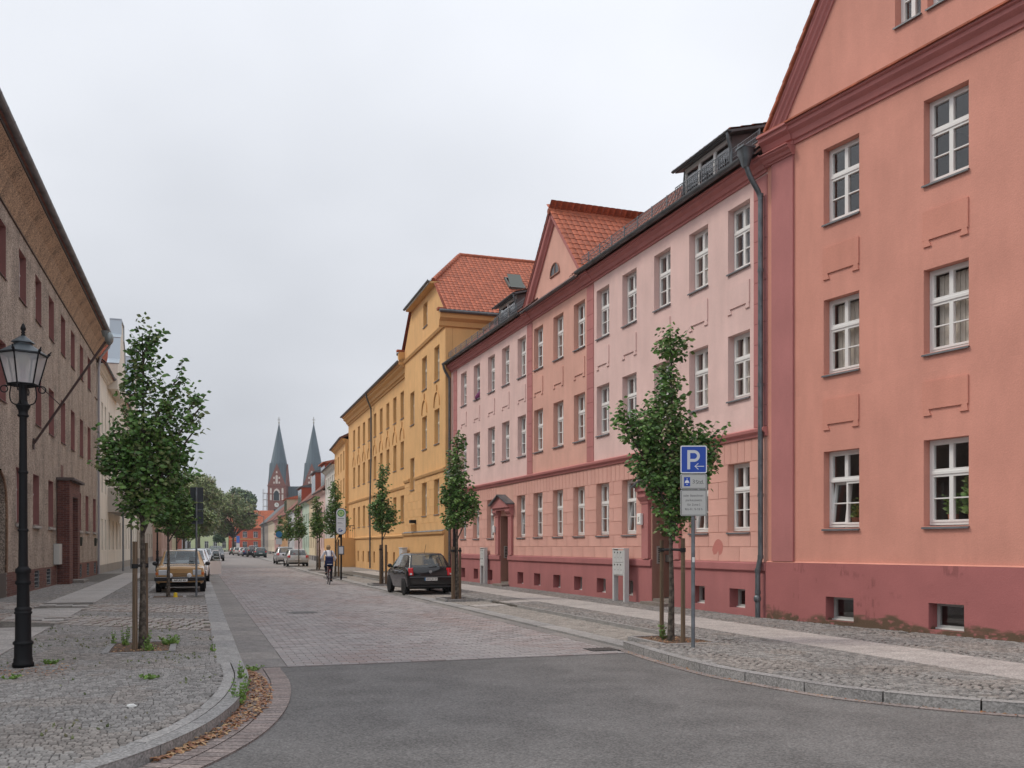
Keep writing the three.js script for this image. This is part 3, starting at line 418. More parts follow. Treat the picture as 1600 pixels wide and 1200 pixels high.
  // house number 5 on an illuminated box beside the near doorway
  { const c = document.createElement('canvas'); c.width = 96; c.height = 128; const x = c.getContext('2d'); x.fillStyle = '#f2f0ea'; x.fillRect(0, 0, 96, 128); x.fillStyle = '#111'; x.font = 'bold 84px sans-serif'; x.textAlign = 'center'; x.fillText('5', 48, 96); const t = new THREE.CanvasTexture(c); t.colorSpace = THREE.SRGBColorSpace;
    const bx = mesh('number_box', [b.b(5.78, 6.02, 2.35, 2.68, 0.10, 0.19, 0.02)], MT.white, b.g); const pl = new THREE.PlaneGeometry(0.2, 0.27); pl.rotateY(Math.PI); pl.translate(5.9, 2.515, -0.192); const m = new THREE.Mesh(pl, mat(0xffffff, { map: t, roughness: 0.5 })); m.name = 'number_face'; bx.add(m);
    mesh('number_box', [b.b(18.86, 19.06, 2.3, 2.58, 0.10, 0.18, 0.02)], MT.white, b.g); }
  // eaves, roof, central gable, dormers
  gutter(b, 0.0, 9.9, 10.66, 0.38, 0.085, MT.zincD); gutter(b, 15.3, L + 0.1, 10.66, 0.38, 0.085, MT.zincD);
  const tn = Math.tan(40 * Math.PI / 180), ey = 10.64, ed = 0.34, rd = -5.2, ry = ey + (ed - rd) * tn;
  mesh('roof', [prof(b, [[ed, ey - 0.02], [rd, ry - 0.02], [2 * rd - ed, ey], [2 * rd - ed, ey - 0.2], [rd, ry - 0.25], [ed, ey - 0.08]], 0, L)], mat([0.2, 0.1, 0.08]), b.g);
  const up = [0, tn, -o], lv = (ed - rd) * Math.hypot(1, tn);
  tiles(b, [0, ey, o * ed], [1, 0, 0], up, L, lv * 0.8, 0.21, 0.33, (u, v) => !(u > 10.4 && u < 14.9 && v < 2.6 - Math.abs(u - 12.6) * 1.2) && !(u > 1.3 && u < 3.65 && v > 0.5 && v < 2.3) && !(u > 16.3 && u < 18.6 && v > 0.5 && v < 2.3), MT.tileOld);
  for (const [x0, x1] of [[0.1, 10], [15.3, L]]) { const gs = []; for (let x = x0; x < x1; x += 0.85) gs.push(box(x, x + 0.025, ey + 0.28, ey + 0.58, o * 0.15, o * 0.12)); for (const k of [0.33, 0.44, 0.55]) gs.push(box(x0, x1, ey + k, ey + k + 0.012, o * 0.145, o * 0.13)); for (let x = x0; x < x1; x += 0.09) gs.push(box(x, x + 0.008, ey + 0.33, ey + 0.56, o * 0.141, o * 0.134)); mesh('snow_guard', gs, MT.galv, b.g); }
  { // gable
    const gl = 15.25, gr = 9.98, ga = 12.61, gy = 10.62, gt = 13.42; wall(b, 'gable_wall', gr, gl, gy, gt, [], C.salmon, { outline: [[gr, gy], [gl, gy], [ga, gt]], th: 0.3 });
    const arch = new THREE.Shape(); arch.moveTo(12.2, 11.35); arch.lineTo(13.0, 11.35); arch.absarc(12.6, 11.35, 0.4, 0, Math.PI, false); const ag = new THREE.ExtrudeGeometry(arch, { depth: 0.012, bevelEnabled: false, curveSegments: 14 }); ag.translate(0, 0, -0.014); const aw = new THREE.Group(); aw.name = 'window'; b.g.add(aw); mesh('pane', ag, mat([0.03, 0.028, 0.03], { roughness: 0.25 }), aw);
    const fr = []; for (let i = 0; i < 12; i++) { const a = i / 12 * Math.PI, c = (i + 1) / 12 * Math.PI; fr.push(bar([12.6 + 0.42 * Math.cos(a), 11.35 + 0.42 * Math.sin(a), -0.02], [12.6 + 0.42 * Math.cos(c), 11.35 + 0.42 * Math.sin(c), -0.02], 0.03, 6)); } fr.push(bar([12.18, 11.35, -0.02], [13.02, 11.35, -0.02], 0.03, 6), bar([12.6, 11.35, -0.02], [12.6, 11.73, -0.02], 0.018, 6)); mesh('frame', fr, C.jamb, aw);
    const ang = Math.atan2(gt - gy, ga - gr), len = Math.hypot(gt - gy, ga - gr) + 0.1;
    for (const sg of [1, -1]) { const pr = [[-0.05, -0.22], [0.06, -0.22], [0.08, -0.16], [0.16, -0.1], [0.18, -0.04], [0.18, 0.05], [0.22, 0.07], [0.22, 0.1], [-0.05, 0.1]]; const q = prof(b, pr, 0, len); q.rotateZ(ang); if (sg < 0) { q.rotateZ(-2 * ang + Math.PI - 0); /* other slope */ } const q2 = sg > 0 ? q : (() => { const z = prof(b, pr.map(p => [p[0], p[1]]), -len, 0); z.rotateZ(-ang); return z; })(); q2.translate(sg > 0 ? gr - 0.06 : gl + 0.06, gy + 0.02, 0); mesh('raking_cornice', q2, C.red, b.g); }
    mesh('eave_flashing', prof(b, [[0.0, gy - 0.04], [0.42, gy - 0.06], [0.42, gy - 0.045], [0.0, gy + 0.1]], gr + 0.1, gl - 0.1), MT.galv, b.g);
    const sl = [[1, gr - 0.08], [-1, gl + 0.08]]; for (const [sg, x0] of sl) { const k = (gt - gy) / (ga - gr); const len2 = Math.hypot(1, k) * (ga - gr + 0.1); tiles(b, [x0, gy + 0.12, o * 0.24], [0, 0, 1], [sg, k, 0], 4.2, len2, 0.23, 0.33, (u, v) => { const y = gy + 0.1 + v * Math.sin(ang), d = 0.24 - u; return y > ey + (ed - d) * tn - 0.1; }, MT.tile); const rg = []; rg.push(quad([x0, gy + 0.1, 0.2 * o], [ga, gt + 0.12, 0.2 * o], [ga, gt + 0.12, -3.2 * o], [x0, gy + 0.1, -0.2 * o])); mesh('roof', rg, mat([0.25, 0.09, 0.06], { side: THREE.DoubleSide }), b.g); }
    for (let k = 0; k < 9; k++) mesh('ridge_tile', [bar([ga, gt + 0.16, o * (0.26 - k * 0.37)], [ga, gt + 0.17, o * (0.26 - k * 0.37 - 0.4)], 0.11, 10, 0.095)], MT.tile, b.g);
  }
  for (const [x0, x1, nw] of [[1.35, 3.6, 3], [16.35, 18.55, 2]]) { // dormers
    const d = new THREE.Group(); d.name = 'dormer'; b.g.add(d); const y0 = 10.92, y1 = 11.58, df = 0.06;
    const zd = mat([0.24, 0.255, 0.27], { roughness: 0.5, metalness: 0.3, map: TX.zinc });
    const roofAt = y => ed - (y - ey) / tn;
    for (const xx of [x0, x1 - 0.06]) { const pts = [[df, y0 - 0.1], [df, y1], [roofAt(y1 + 0.35), y1 + 0.35], [roofAt(y0 - 0.1), y0 - 0.1]]; mesh('dormer_cheek', prof(b, pts, xx, xx + 0.06), zd, d); }
    mesh('dormer_roof', prof(b, [[df + 0.14, y1 + 0.0], [df + 0.14, y1 + 0.06], [-1.6, y1 + 0.56], [-1.6, y1 + 0.5]], x0 - 0.2, x1 + 0.2), zd, d); const ww = (x1 - x0 - 0.12) / nw;
    tiles({ g: d, o }, [x0 - 0.2, y1 + 0.07, o * (df + 0.14)], [1, 0, 0], [0, 0.5, -o * 1.8], x1 - x0 + 0.4, 1.8, 0.22, 0.33, null, MT.tile);
    const gs = [b.B(x0 + 0.06, x1 - 0.06, y0 - 0.12, y0, df - 0.05, df), b.B(x0 + 0.06, x1 - 0.06, y1 - 0.08, y1 + 0.02, df - 0.05, df)]; for (let i = 0; i <= nw; i++) gs.push(b.B(x0 + 0.06 + i * ww - (i ? 0.05 : 0), x0 + 0.06 + i * ww + (i < nw ? 0.05 : 0), y0, y1 - 0.08, df - 0.05, df)); mesh('dormer_frame', gs, MT.white, d);
    for (let i = 0; i < nw; i++) mesh('pane', b.B(x0 + 0.11 + i * ww, x0 + 0.01 + (i + 1) * ww, y0, y1 - 0.08, df - 0.03, df - 0.025), MT.glass, d);
    mesh('dormer_room', b.B(x0 + 0.07, x1 - 0.07, y0 - 0.1, y1 - 0.03, df - 0.9, df - 0.8), MT.room, d);
    const gp = []; { const n = 8, r = 0.05; for (let i = 0; i <= n; i++) { const a = Math.PI + i / n * Math.PI; gp.push([df + 0.2 + r * Math.cos(a), y1 + 0.05 + r * Math.sin(a)]); } } mesh('gutter', prof(b, gp, x0 - 0.22, x1 + 0.22), MT.zincD, d);
    mesh('downpipe', tube([[x0 - 0.12, y1, o * (df + 0.2)], [x0 - 0.12, y1 - 0.12, o * (df + 0.18)], [x0 - 0.1, y1 - 0.4, o * (df + 0.08)], [x0 - 0.1, y0 - 0.15, o * (df + 0.06)]], 0.045), MT.zinc, d);
    const rl = []; for (let i = 0; i < 26; i++) { const x = x0 - 0.15 + i * (x1 - x0 + 0.3) / 25; rl.push(box(x, x + 0.012, y0 - 0.16, y0 + 0.26, o * (df + 0.17), o * (df + 0.158))); } rl.push(box(x0 - 0.15, x1 + 0.16, y0 + 0.25, y0 + 0.27, o * (df + 0.175), o * (df + 0.155)), box(x0 - 0.15, x1 + 0.16, y0 - 0.12, y0 - 0.1, o * (df + 0.175), o * (df + 0.155))); mesh('dormer_railing', rl, MT.galv, d);
  }
  pipe(b, [[0.12, 10.4, 0.5], [0.12, 10.15, 0.42], [0.1, 9.7, 0.12], [0.1, 8, 0.12], [0.1, 5.4, 0.12], [0.1, 2.9, 0.12], [0.1, 1.5, 0.12], [0.12, 1.2, 0.18], [0.12, 0.7, 0.18], [0.12, 0.13, 0.18]], 0.06, MT.zinc);
  mesh('hopper', [(() => { const g = new THREE.CylinderGeometry(0.2, 0.08, 0.42, 4); g.rotateY(Math.PI / 4); g.translate(0.12, 10.5, o * 0.5); return ni(g); })(), box(-0.04, 0.28, 10.71, 10.75, o * 0.34, o * 0.66)], MT.zinc, b.g);
  mesh('inspection_cover', [sph(0.085, 0.12, 0.55, o * 0.19, 1, 1.2, 1)], MT.zinc, b.g);
  pipe(b, [[25.75, 10.55, 0.45], [25.75, 10.3, 0.4], [25.75, 9.9, 0.14], [25.75, 7, 0.14], [25.75, 4, 0.14], [25.75, 0.13, 0.14]], 0.06, MT.zincD);
  interior(b, 0, L, [0.3, 1.5, 4.6, 7.6, 10.4]); mesh('back_wall', b.B(0, L, 0, 10.6, -10.8, -10.4), C.pink, b.g); mesh('side_wall', b.B(L - 0.3, L, 0, 10.6, -10.4, -4.2), C.pink, b.g);
  // spray-paint overpainting
  { const s = new THREE.Shape(); s.moveTo(2.05, 1.7); s.bezierCurveTo(1.95, 1.95, 1.8, 2.02, 1.65, 1.93); s.bezierCurveTo(1.52, 1.85, 1.55, 1.7, 1.62, 1.62); s.lineTo(1.72, 1.56); s.lineTo(1.78, 1.68); s.lineTo(1.86, 1.6); s.lineTo(1.98, 1.58); const g = new THREE.ShapeGeometry(s); g.translate(0.25, -0.05, -0.0125); mesh('paint_patch', g, mat([0.52, 0.19, 0.16], { side: THREE.DoubleSide }), b.g); }
}
// ================================ gabled salmon house on the near right
{
  const P1 = [12.24, 18.0], k = 14, dir = [(13.26 - 12.24) / 6.027, (12.06 - 18) / 6.027]; const Pn = [P1[0] + dir[0] * k, P1[1] + dir[1] * k];
  const b = bld('gabled_house', 'tall salmon house with dark red pilaster, steep gable and maroon plinth beside the parking sign', Pn, P1, -1), o = -1, X = v => k - v; const stn = [];
  const rows = [[2.12, 1.61], [5.35, 1.57], [8.52, 1.58]], vs = [[1.64, 0.93], [4.07, 0.93], [6.53, 0.93], [9.7, 0.93], [12, 0.93]]; const hs = []; for (const [y, h] of rows) for (const [v, w] of vs) hs.push([X(v + w), y, w, h]);
  const att = [[3.43, 0.58], [4.15, 0.8], [5.09, 0.58]].map(([v, w]) => [X(v + w), 11.8, w, 1.5]); const bs = [[1.75, 0.73], [4.22, 0.73], [6.7, 0.73]].map(([v, w]) => [X(v + w), 0.2, w, 0.49]);
  wall(b, 'wall', 0, k - 0.001, 1.385, 10.6, hs, C.salmonR);
  // plinth: algae and splash dirt along the foot, copied where the photograph shows it
  const pt = tex(1024, [6.5, 1.4], (u, v) => { const x = u * 6.5, y = v * 1.4; let k0 = 0.95 + 0.09 * (fbm(u * 10, v * 3, 4) - 0.5) + 0.05 * (grain(u, v) - 0.5); let c = [k0, k0, k0]; const n = fbm(x * 2.2, y * 7 + 3, 4), a = smooth(0.07, -0.05, y - 0.23 - 0.34 * (n - 0.42) - 0.06 * Math.sin(x * 1.7)) * smooth(0.3, 0.6, fbm(x * 9, y * 14, 3) + 0.12); c = [k0 * (1 - 0.40 * a), k0 * (1 - 0.22 * a), k0 * (1 - 0.36 * a)]; const d = smooth(0.56, 0.70, fbm(x * 1.5 + 8, y * 3, 4)) * smooth(0.45, 0.6, fbm(x * 20, y * 5, 3)) * 0.12; return c.map(q => q * (1 - d)); }, true, 256);
  wall(b, 'plinth', 0, k, 0.0, 1.384, bs, mat([0.44, 0.155, 0.15], { map: pt, bumpMap: TX.plasterB, bumpScale: 0.003, roughness: 0.92 }), { d: 0.06 });
  mesh('plinth_capping', prof(b, [[0.0, 1.385], [0.062, 1.385], [0.0, 1.41]], 0, k), C.salmonR, b.g);
  mesh('pilaster', b.B(X(0.81), X(0.17), 1.41, 10.45, 0.001, 0.05), C.pil, b.g);
  mesh('pilaster_capital', [prof(b, cornice(10.3, 10.52, 0.5, 0.05), X(0.83), X(-0.02))], C.red, b.g);
  mesh('cornice', prof(b, cornice(10.52, 10.93, 0.62), 0, k - 0.0), C.red, b.g); mesh('cornice_return', prof(b, cornice(10.53, 10.94, 0.72, 0.02), X(0.83), X(-0.03)), C.red, b.g);
  for (const h of hs) win(b, ...h, 'pink', h[1] < 3 && h[0] > X(2.8) ? 3 : h[1] < 3 ? 0 : undefined); b.dd = 0.06; for (const h of bs) win(b, ...h, 'base', 0); b.dd = 0;
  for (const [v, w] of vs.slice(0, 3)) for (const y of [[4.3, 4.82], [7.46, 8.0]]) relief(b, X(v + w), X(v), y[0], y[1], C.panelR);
  const rk = 1.43, gy = 11.0, gv = 4.55, ge = 0.22, gt = gy + (gv - ge) * rk; const outl = [[X(9.1 - ge), gy], [X(ge), gy], [X(gv), gt]]; // gable triangle
  wall(b, 'gable_wall', X(9.1), X(0), gy, gt, att, C.salmonR, { outline: outl, th: 0.35 }); mesh('wall', b.B(X(9.1), k - 0.001, 10.6, 10.998, -0.35, -0.0), C.salmonR, b.g);
  for (const h of att) win(b, ...h, 'pink', 0);
  mesh('eave_flashing', prof(b, [[0.0, 10.96], [0.20, 10.945], [0.20, 10.955], [0.0, 11.07]], X(9.1), X(0.1)), MT.galv, b.g); { const gs = []; for (let v = 0.0; v < 9; v += 0.2) gs.push(prof(b, [[0.20, 10.94], [0.31, 10.93], [0.31, 10.965], [0.20, 10.975]], X(v + 0.195), X(v))); gs.forEach(g => mesh('eave_tile', g, MT.tile, b.g)); }
  const ang = Math.atan(rk), len = gv / Math.cos(ang) + 0.3; for (const sg of [1, -1]) {
    const pr = [[-0.05, -0.18], [0.04, -0.18], [0.05, -0.13], [0.10, -0.1], [0.11, -0.05], [0.16, -0.02], [0.16, 0.03], [0.18, 0.04], [0.18, 0.07], [-0.05, 0.07]]; const q = sg > 0 ? prof(b, pr, -len, 0) : prof(b, pr, 0, len); q.rotateZ(sg > 0 ? -ang : ang); q.translate(sg > 0 ? X(0.03 + ge) : X(9.07 - ge), gy - 0.02, 0); mesh('raking_cornice', q, C.red, b.g);
    for (let i = 0; i < 24; i++) { const g = bbox(-0.38, 0, 0.075, 0.15, -0.24, 0.02, 0.012); g.rotateZ(0.05); g.translate(-i * 0.345, 0, 0); if (sg < 0) { g.rotateY(Math.PI); g.translate(0, 0, -0.28); } g.rotateZ(sg > 0 ? -ang : ang); g.translate(sg > 0 ? X(-0.02 + ge) : X(9.12 - ge), gy - 0.05, 0); mesh('verge_tile', g, MT.tile, b.g); }
    const x0 = sg > 0 ? X(ge - 0.02) : X(9.12 - ge), xm = X(gv); mesh('roof', [quad([x0, gy + 0.02, -0.15], [xm, gt + 0.12, -0.15], [xm, gt + 0.12, 9], [x0, gy + 0.02, 9]), quad([x0, gy - 0.05, -0.15], [xm, gt + 0.05, -0.15], [xm, gt + 0.05, 9], [x0, gy - 0.05, 9])], mat([0.36, 0.10, 0.06], { side: THREE.DoubleSide, map: TX.tileM }), b.g);
  }
  gutter(b, 0, X(9.2), 10.95, 0.36, 0.09, MT.zincD); mesh('roof', prof(b, [[0.45, 10.95], [-5, 15.5], [-10, 10.95], [-10, 10.8], [-5, 15.3], [0.45, 10.85]], 0, X(9.2)), MT.tileOld, b.g);
  interior(b, 0, k, [0.2, 1.5, 4.6, 7.7, 10.6], 4); mesh('interior_walls', [b.B(X(6.2), X(2.9), 11.1, 13.4, -2.2, -2)], MT.room, b.g); mesh('back_wall', b.B(0, k, 0, 10.9, -10, -9.6), C.salmonR, b.g); mesh('end_wall', b.B(0, 0.35, 0, 10.9, -9.6, -0.36), C.salmonR, b.g);
}
// ================================ yellow house
{
  const P = [11.81, 43.96], Q = [12.3, 82.0]; const b = bld('yellow_house', 'long ochre yellow house with a half-hipped gabled end bay and red tiled roof', P, Q, -1), o = -1; const yw = plaster([0.80, 0.475, 0.20]), yd = plaster([0.76, 0.445, 0.185]), yb = [plaster([0.81, 0.48, 0.205]), plaster([0.79, 0.465, 0.195])], ym = plaster([0.74, 0.43, 0.175]);
  const E = 35.3, rx = 9.95, pd = 0.28;
  const ra = [[1.25, 1.12], [4.1, 1.15]], rh = []; for (const [x, w] of ra) rh.push([x, 3.37, w, 1.77], [x, 6.95, w, 1.75], [x, 10.15, w, 1.75]); const st = [[7.25, 4.95, 1.1, 1.8], [7.25, 8.65, 1.1, 1.85]], at = [[3.95, 13.5, 1.0, 1.25]];
  wall(b, 'plinth', 0, rx, 0, 2.4, [[0.9, 0.6, 0.8, 0.6], [4.0, 0.6, 0.8, 0.6]], yd, { d: pd + 0.08 }); wall(b, 'wall', 0, rx, 2.4, 12.6, [...rh, ...st], yw, { d: pd });
  b.dd = pd + 0.08; win(b, 0.9, 0.6, 0.8, 0.6, 'base', 0); win(b, 4.0, 0.6, 0.8, 0.6, 'base', 0); b.dd = pd; for (const h of [...rh, ...st]) win(b, ...h, 'yellow'); b.dd = 0;
  const bb = { ...b, g: new THREE.Group() }; bb.g.name = 'rusticated_facing'; bb.g.position.z = o * pd; b.g.add(bb.g); blocks(bb, [[2.55, 2.96, 0.3], [2.96, 3.37, 0.8], [3.37, 3.8, 0.3], [3.8, 4.25, 0.8], [4.25, 4.7, 0.3], [4.7, 5.14, 0.8], [5.14, 5.42, 0.3]], [...rh, [7.15, 4.85, 1.3, 2]], 0.02, rx - 0.02, yb, 1.4, 0.011);
  mesh('plinth_band', [prof(b, [[pd, 2.36], [pd + 0.16, 2.36], [pd + 0.18, 2.44], [pd + 0.18, 2.48], [pd, 2.55]], 0, rx)], ym, b.g); mesh('plinth_flashing', prof(b, [[pd, 2.555], [pd + 0.19, 2.485], [pd + 0.2, 2.485], [pd, 2.57]], 0, rx), MT.galv, b.g);
  mesh('string_course', [prof(b, [[pd, 5.44], [pd + 0.06, 5.44], [pd + 0.1, 5.55], [pd + 0.1, 5.6], [pd, 5.64]], 0, 7.1), prof(b, [[pd, 5.44], [pd + 0.06, 5.44], [pd + 0.1, 5.55], [pd + 0.1, 5.6], [pd, 5.64]], 8.5, rx)], ym, b.g);
  // end bay gable
  const gy = 12.6, gs0 = 13.25, kx = 2.1, gtop = 15.25; wall(b, 'gable_wall', 0, rx, gy, gtop, at, yw, { d: pd, outline: [[0, gy], [rx, gy], [rx, gs0], [rx - kx, gtop], [kx, gtop], [0, gs0]] }); b.dd = pd; win(b, ...at[0], 'yellow', 0); b.dd = 0;
  mesh('string_course', [prof(b, [[pd, 12.5], [pd + 0.08, 12.5], [pd + 0.14, 12.62], [pd, 12.68]], 0, rx)], ym, b.g);
  wall(b, 'cornice_end', -0.02, rx, 12.55, 13.2, [], ym, { d: -0.05, th: 0.1 });
  // side wall of the tall bay (faces down the street over the pink roof) with its own eaves
  mesh('side_wall', b.B(0.0, 0.35, 0, 13.0, -10, pd - 0.36), yw, b.g); mesh('side_wall', b.B(rx - 0.35, rx, 12.0, 13.0, -10, pd - 0.36), yw, b.g);
  for (const sg of [0, 1]) { const x0 = sg ? rx : 0, dx = sg ? 1 : -1; const pr = [[0, 12.45], [0.1, 12.5], [0.16, 12.72], [0.34, 12.85], [0.38, 13.0], [0.38, 13.12], [0, 13.2]]; const shp = new THREE.Shape(pr.map(p => new THREE.Vector2(x0 + dx * p[0], p[1]))); const g = new THREE.ExtrudeGeometry(shp, { depth: 10.6, bevelEnabled: false }); g.translate(0, 0, o * (pd + 0.35) < 0 ? -(pd + 0.35) : 0); mesh('cornice', g, ym, b.g); const gg = bar([x0 + dx * 0.46, 13.14, -(pd + 0.4)], [x0 + dx * 0.46, 13.14, 10], 0.085, 10); mesh('gutter', gg, MT.zincD, b.g); }
  const cx = rx / 2, rr = 0.95, ridgeY = 13.2 + (cx + 0.4) * rr * 0.86, zs = -(pd + 0.15), zApex = 1.75; const yAt = x => 13.2 + (x + 0.42) * (ridgeY - 13.2) / (cx + 0.42);
  const yk = yAt(kx - 0.1) + 0.05, rm = mat([0.40, 0.10, 0.055], { side: THREE.DoubleSide, map: TX.tileM });
  for (const sg of [0, 1]) { const mx = x => sg ? rx - x : x; const sh = [[mx(-0.42), 13.18, zs], [mx(kx - 0.1), yk, zs], [mx(cx), ridgeY, zApex], [mx(cx), ridgeY, 10], [mx(-0.42), 13.18, 10]]; const v = []; for (let i = 1; i < 4; i++) v.push(...sh[0], ...sh[i], ...sh[i + 1]); const g = new THREE.BufferGeometry(); g.setAttribute('position', new THREE.Float32BufferAttribute(v, 3)); g.computeVertexNormals(); mesh('roof', g, rm, b.g); }
  { const g = new THREE.BufferGeometry(); g.setAttribute('position', new THREE.Float32BufferAttribute([kx - 0.2, yk, zs - 0.15, rx - kx + 0.2, yk, zs - 0.15, cx, ridgeY, zApex], 3)); g.computeVertexNormals(); mesh('roof', g, rm, b.g); }
  const k2 = (ridgeY - 13.2) / (cx + 0.42), sl = Math.hypot(1, k2); tiles(b, [-0.44, 13.2, 10], [0, 0, -1], [1, k2, 0], 10.4, sl * (cx + 0.42), 0.24, 0.30, (u, v) => { const z = 10 - u, x = -0.42 + v / sl; const lim = x < kx - 0.1 ? zs : zs + (x - kx + 0.1) / (cx - kx + 0.1) * (zApex - zs); return z > lim; }, MT.tile);
  gutter(b, kx - 0.3, rx - kx + 0.3, yk + 0.03, pd + 0.4, 0.08, MT.zincD);
  mesh('eave_board', b.B(kx - 0.2, rx - kx + 0.2, yk - 0.12, yk - 0.02, pd - 0.2, pd + 0.33), ym, b.g);
  for (let i = 0; i < 14; i++) { const f0 = i / 14, f1 = (i + 1.15) / 14, A = f => [kx - 0.15 + (cx - kx + 0.15) * f, yk + (ridgeY - yk) * f + 0.06, zs + (zApex - zs) * f]; mesh('ridge_tile', bar(A(f0), A(Math.min(1, f1)), 0.12, 8, 0.10), MT.tile, b.g); }
  for (let i = 0; i < 20; i++) mesh('ridge_tile', bar([cx, ridgeY + 0.07, zApex + i * 0.4], [cx, ridgeY + 0.08, zApex + i * 0.4 + 0.44], 0.12, 8, 0.10), MT.tile, b.g);
  { const x = 1.9, y = 13.2 + (x + 0.42) * k2, sk = new THREE.Group(); sk.name = 'skylight'; b.g.add(sk); const f = []; for (const [a, c, d, e] of [[0, 0.9, 0, 0.08], [0, 0.9, 1.12, 1.2], [0, 0.08, 0, 1.2], [0.82, 0.9, 0, 1.2]]) { const g = box(d, e, 0.0, 0.16, a, c); g.rotateZ(Math.atan(k2)); g.translate(x, y + 0.04, 3.6); f.push(g); } mesh('frame', f, mat([0.10, 0.11, 0.10], { roughness: 0.5 }), sk); const p = box(0.08, 1.12, 0.06, 0.07, 0.08, 0.82); p.rotateZ(Math.atan(k2) + 0.25); p.translate(x, y + 0.10, 3.6); mesh('pane', p, mat([0.09, 0.10, 0.08], { roughness: 0.08 }), sk); }
  // verge returns at the foot of the gable
  for (const x of [-0.3, rx + 0.02]) { mesh('verge_tile', b.B(x, x + 0.3, 13.22, 13.34, -0.1, pd + 0.45), MT.tile, b.g); }
  // long range
  const mxs = [11.57, 13.95, 16.4, 18.9, 21.44, 23.95, 26.4, 28.95, 31.5].map(x => x + 0.02), mw = 1.05; const top = mxs.map(x => [x, 9.58, mw, 1.65]), mid = mxs.map(x => [x, 6.54, mw, 1.62]), gf = mxs.map(x => [x, 3.25, mw, 1.6]), bs = mxs.map(x => [x + 0.2, 0.55, 0.62, 0.8]);
  wall(b, 'plinth', rx + 0.001, E, 0, 2.36, bs, yd, { d: 0.06 }); wall(b, 'wall', rx + 0.001, E, 2.36, 12.2, [...top, ...mid, ...gf], yw); for (const h of [...top, ...mid, ...gf]) win(b, ...h, 'yellow'); b.dd = 0.06; for (const h of bs) win(b, ...h, 'base', 0); b.dd = 0;
  mesh('plinth_band', prof(b, [[0, 2.3], [0.13, 2.3], [0.15, 2.4], [0, 2.46]], rx, E), ym, b.g); mesh('string_course', prof(b, [[0, 5.26], [0.05, 5.26], [0.1, 5.38], [0.1, 5.43], [0, 5.47]], rx, E), ym, b.g); mesh('cornice', prof(b, cornice(11.95, 12.62, 1.3), rx + 0.01, E), ym, b.g); gutter(b, rx, E + 0.1, 12.72, 0.62, 0.1, MT.zincD);
  const hood = (x, y, d) => { const gs = []; for (let i = 0; i < 8; i++) { const A = a => [x + mw / 2 - 0.62 * Math.cos(a), y + 0.75 * Math.sin(a), -(d + 0.03)]; gs.push(bar(A(i / 8 * Math.PI), A((i + 1) / 8 * Math.PI), 0.032, 6)); } gs.push(bar([x + mw / 2, y + 0.75, -(d + 0.03)], [x + mw / 2, y + 1.1, -(d + 0.03)], 0.04, 6)); mesh('hood_mould', gs, ym, b.g); };
  for (const h of mid) hood(h[0], h[1] + h[3] + 0.12, 0); for (const [x, w] of ra) hood(x, 8.82, pd);
  mesh('roof', prof(b, [[0.6, 12.72], [-5, 15.9], [-10.5, 12.7], [-10.5, 12.5], [0.6, 12.62]], rx, E), MT.tileOld, b.g);
  pipe(b, [[22.2, 12.65, 0.62], [22.2, 12.4, 0.58], [22.9, 11.7, 0.14], [22.95, 11, 0.12], [22.95, 8, 0.12], [22.95, 5, 0.2], [22.95, 2.2, 0.2], [22.95, 0.13, 0.2]], 0.06, MT.zincD);
  interior(b, 0.4, E, [0.5, 2.6, 5.6, 8.9, 12]); mesh('back_wall', b.B(0, E, 0, 12.6, -10.4, -10), yw, b.g); mesh('end_wall', b.B(E - 0.35, E, 0, 12.5, -9.9, -0.36), yw, b.g);
  // entrance block with terrace
  mesh('porch', [b.B(31.2, 33.2, 0, 2.42, 0.061, 1.2), b.B(34.4, 42.5, 0, 2.42, 0.061, 1.2), b.B(33.2, 34.4, 2.1, 2.42, 0.061, 1.2)], yd, b.g); const rl = []; for (let i = 0; i < 15; i++) rl.push(bar([31.3 + i * 0.14, 2.42, -1.1], [31.3 + i * 0.14, 3.4, -1.1], 0.012, 5)); for (let i = 0; i < 8; i++) rl.push(bar([31.3, 2.42, -0.1 - i * 0.14], [31.3, 3.4, -0.1 - i * 0.14], 0.012, 5)); rl.push(bar([31.3, 3.4, -1.1], [33.4, 3.4, -1.1], 0.022, 6), bar([31.3, 3.4, -0.1], [31.3, 3.4, -1.1], 0.022, 6)); mesh('railing', rl, MT.iron, b.g);
  { const d = new THREE.Group(); d.name = 'door'; b.g.add(d); mesh('door_leaf', [b.B(33.22, 34.38, 0.13, 2.08, 0.5, 0.56), b.B(33.35, 34.25, 0.4, 1.0, 0.56, 0.58), b.B(33.35, 34.25, 1.15, 1.9, 0.56, 0.58)], mat([0.22, 0.10, 0.05], { roughness: 0.6 }), d); }
  mesh('chimney_vent', [b.B(6.75, 7.1, 2.56, 2.95, pd, pd + 0.3)], yd, b.g); mesh('wall_lamp', [b.b(6.7, 7.12, 3.02, 3.2, pd, pd + 0.34, 0.02)], MT.iron, b.g);
}
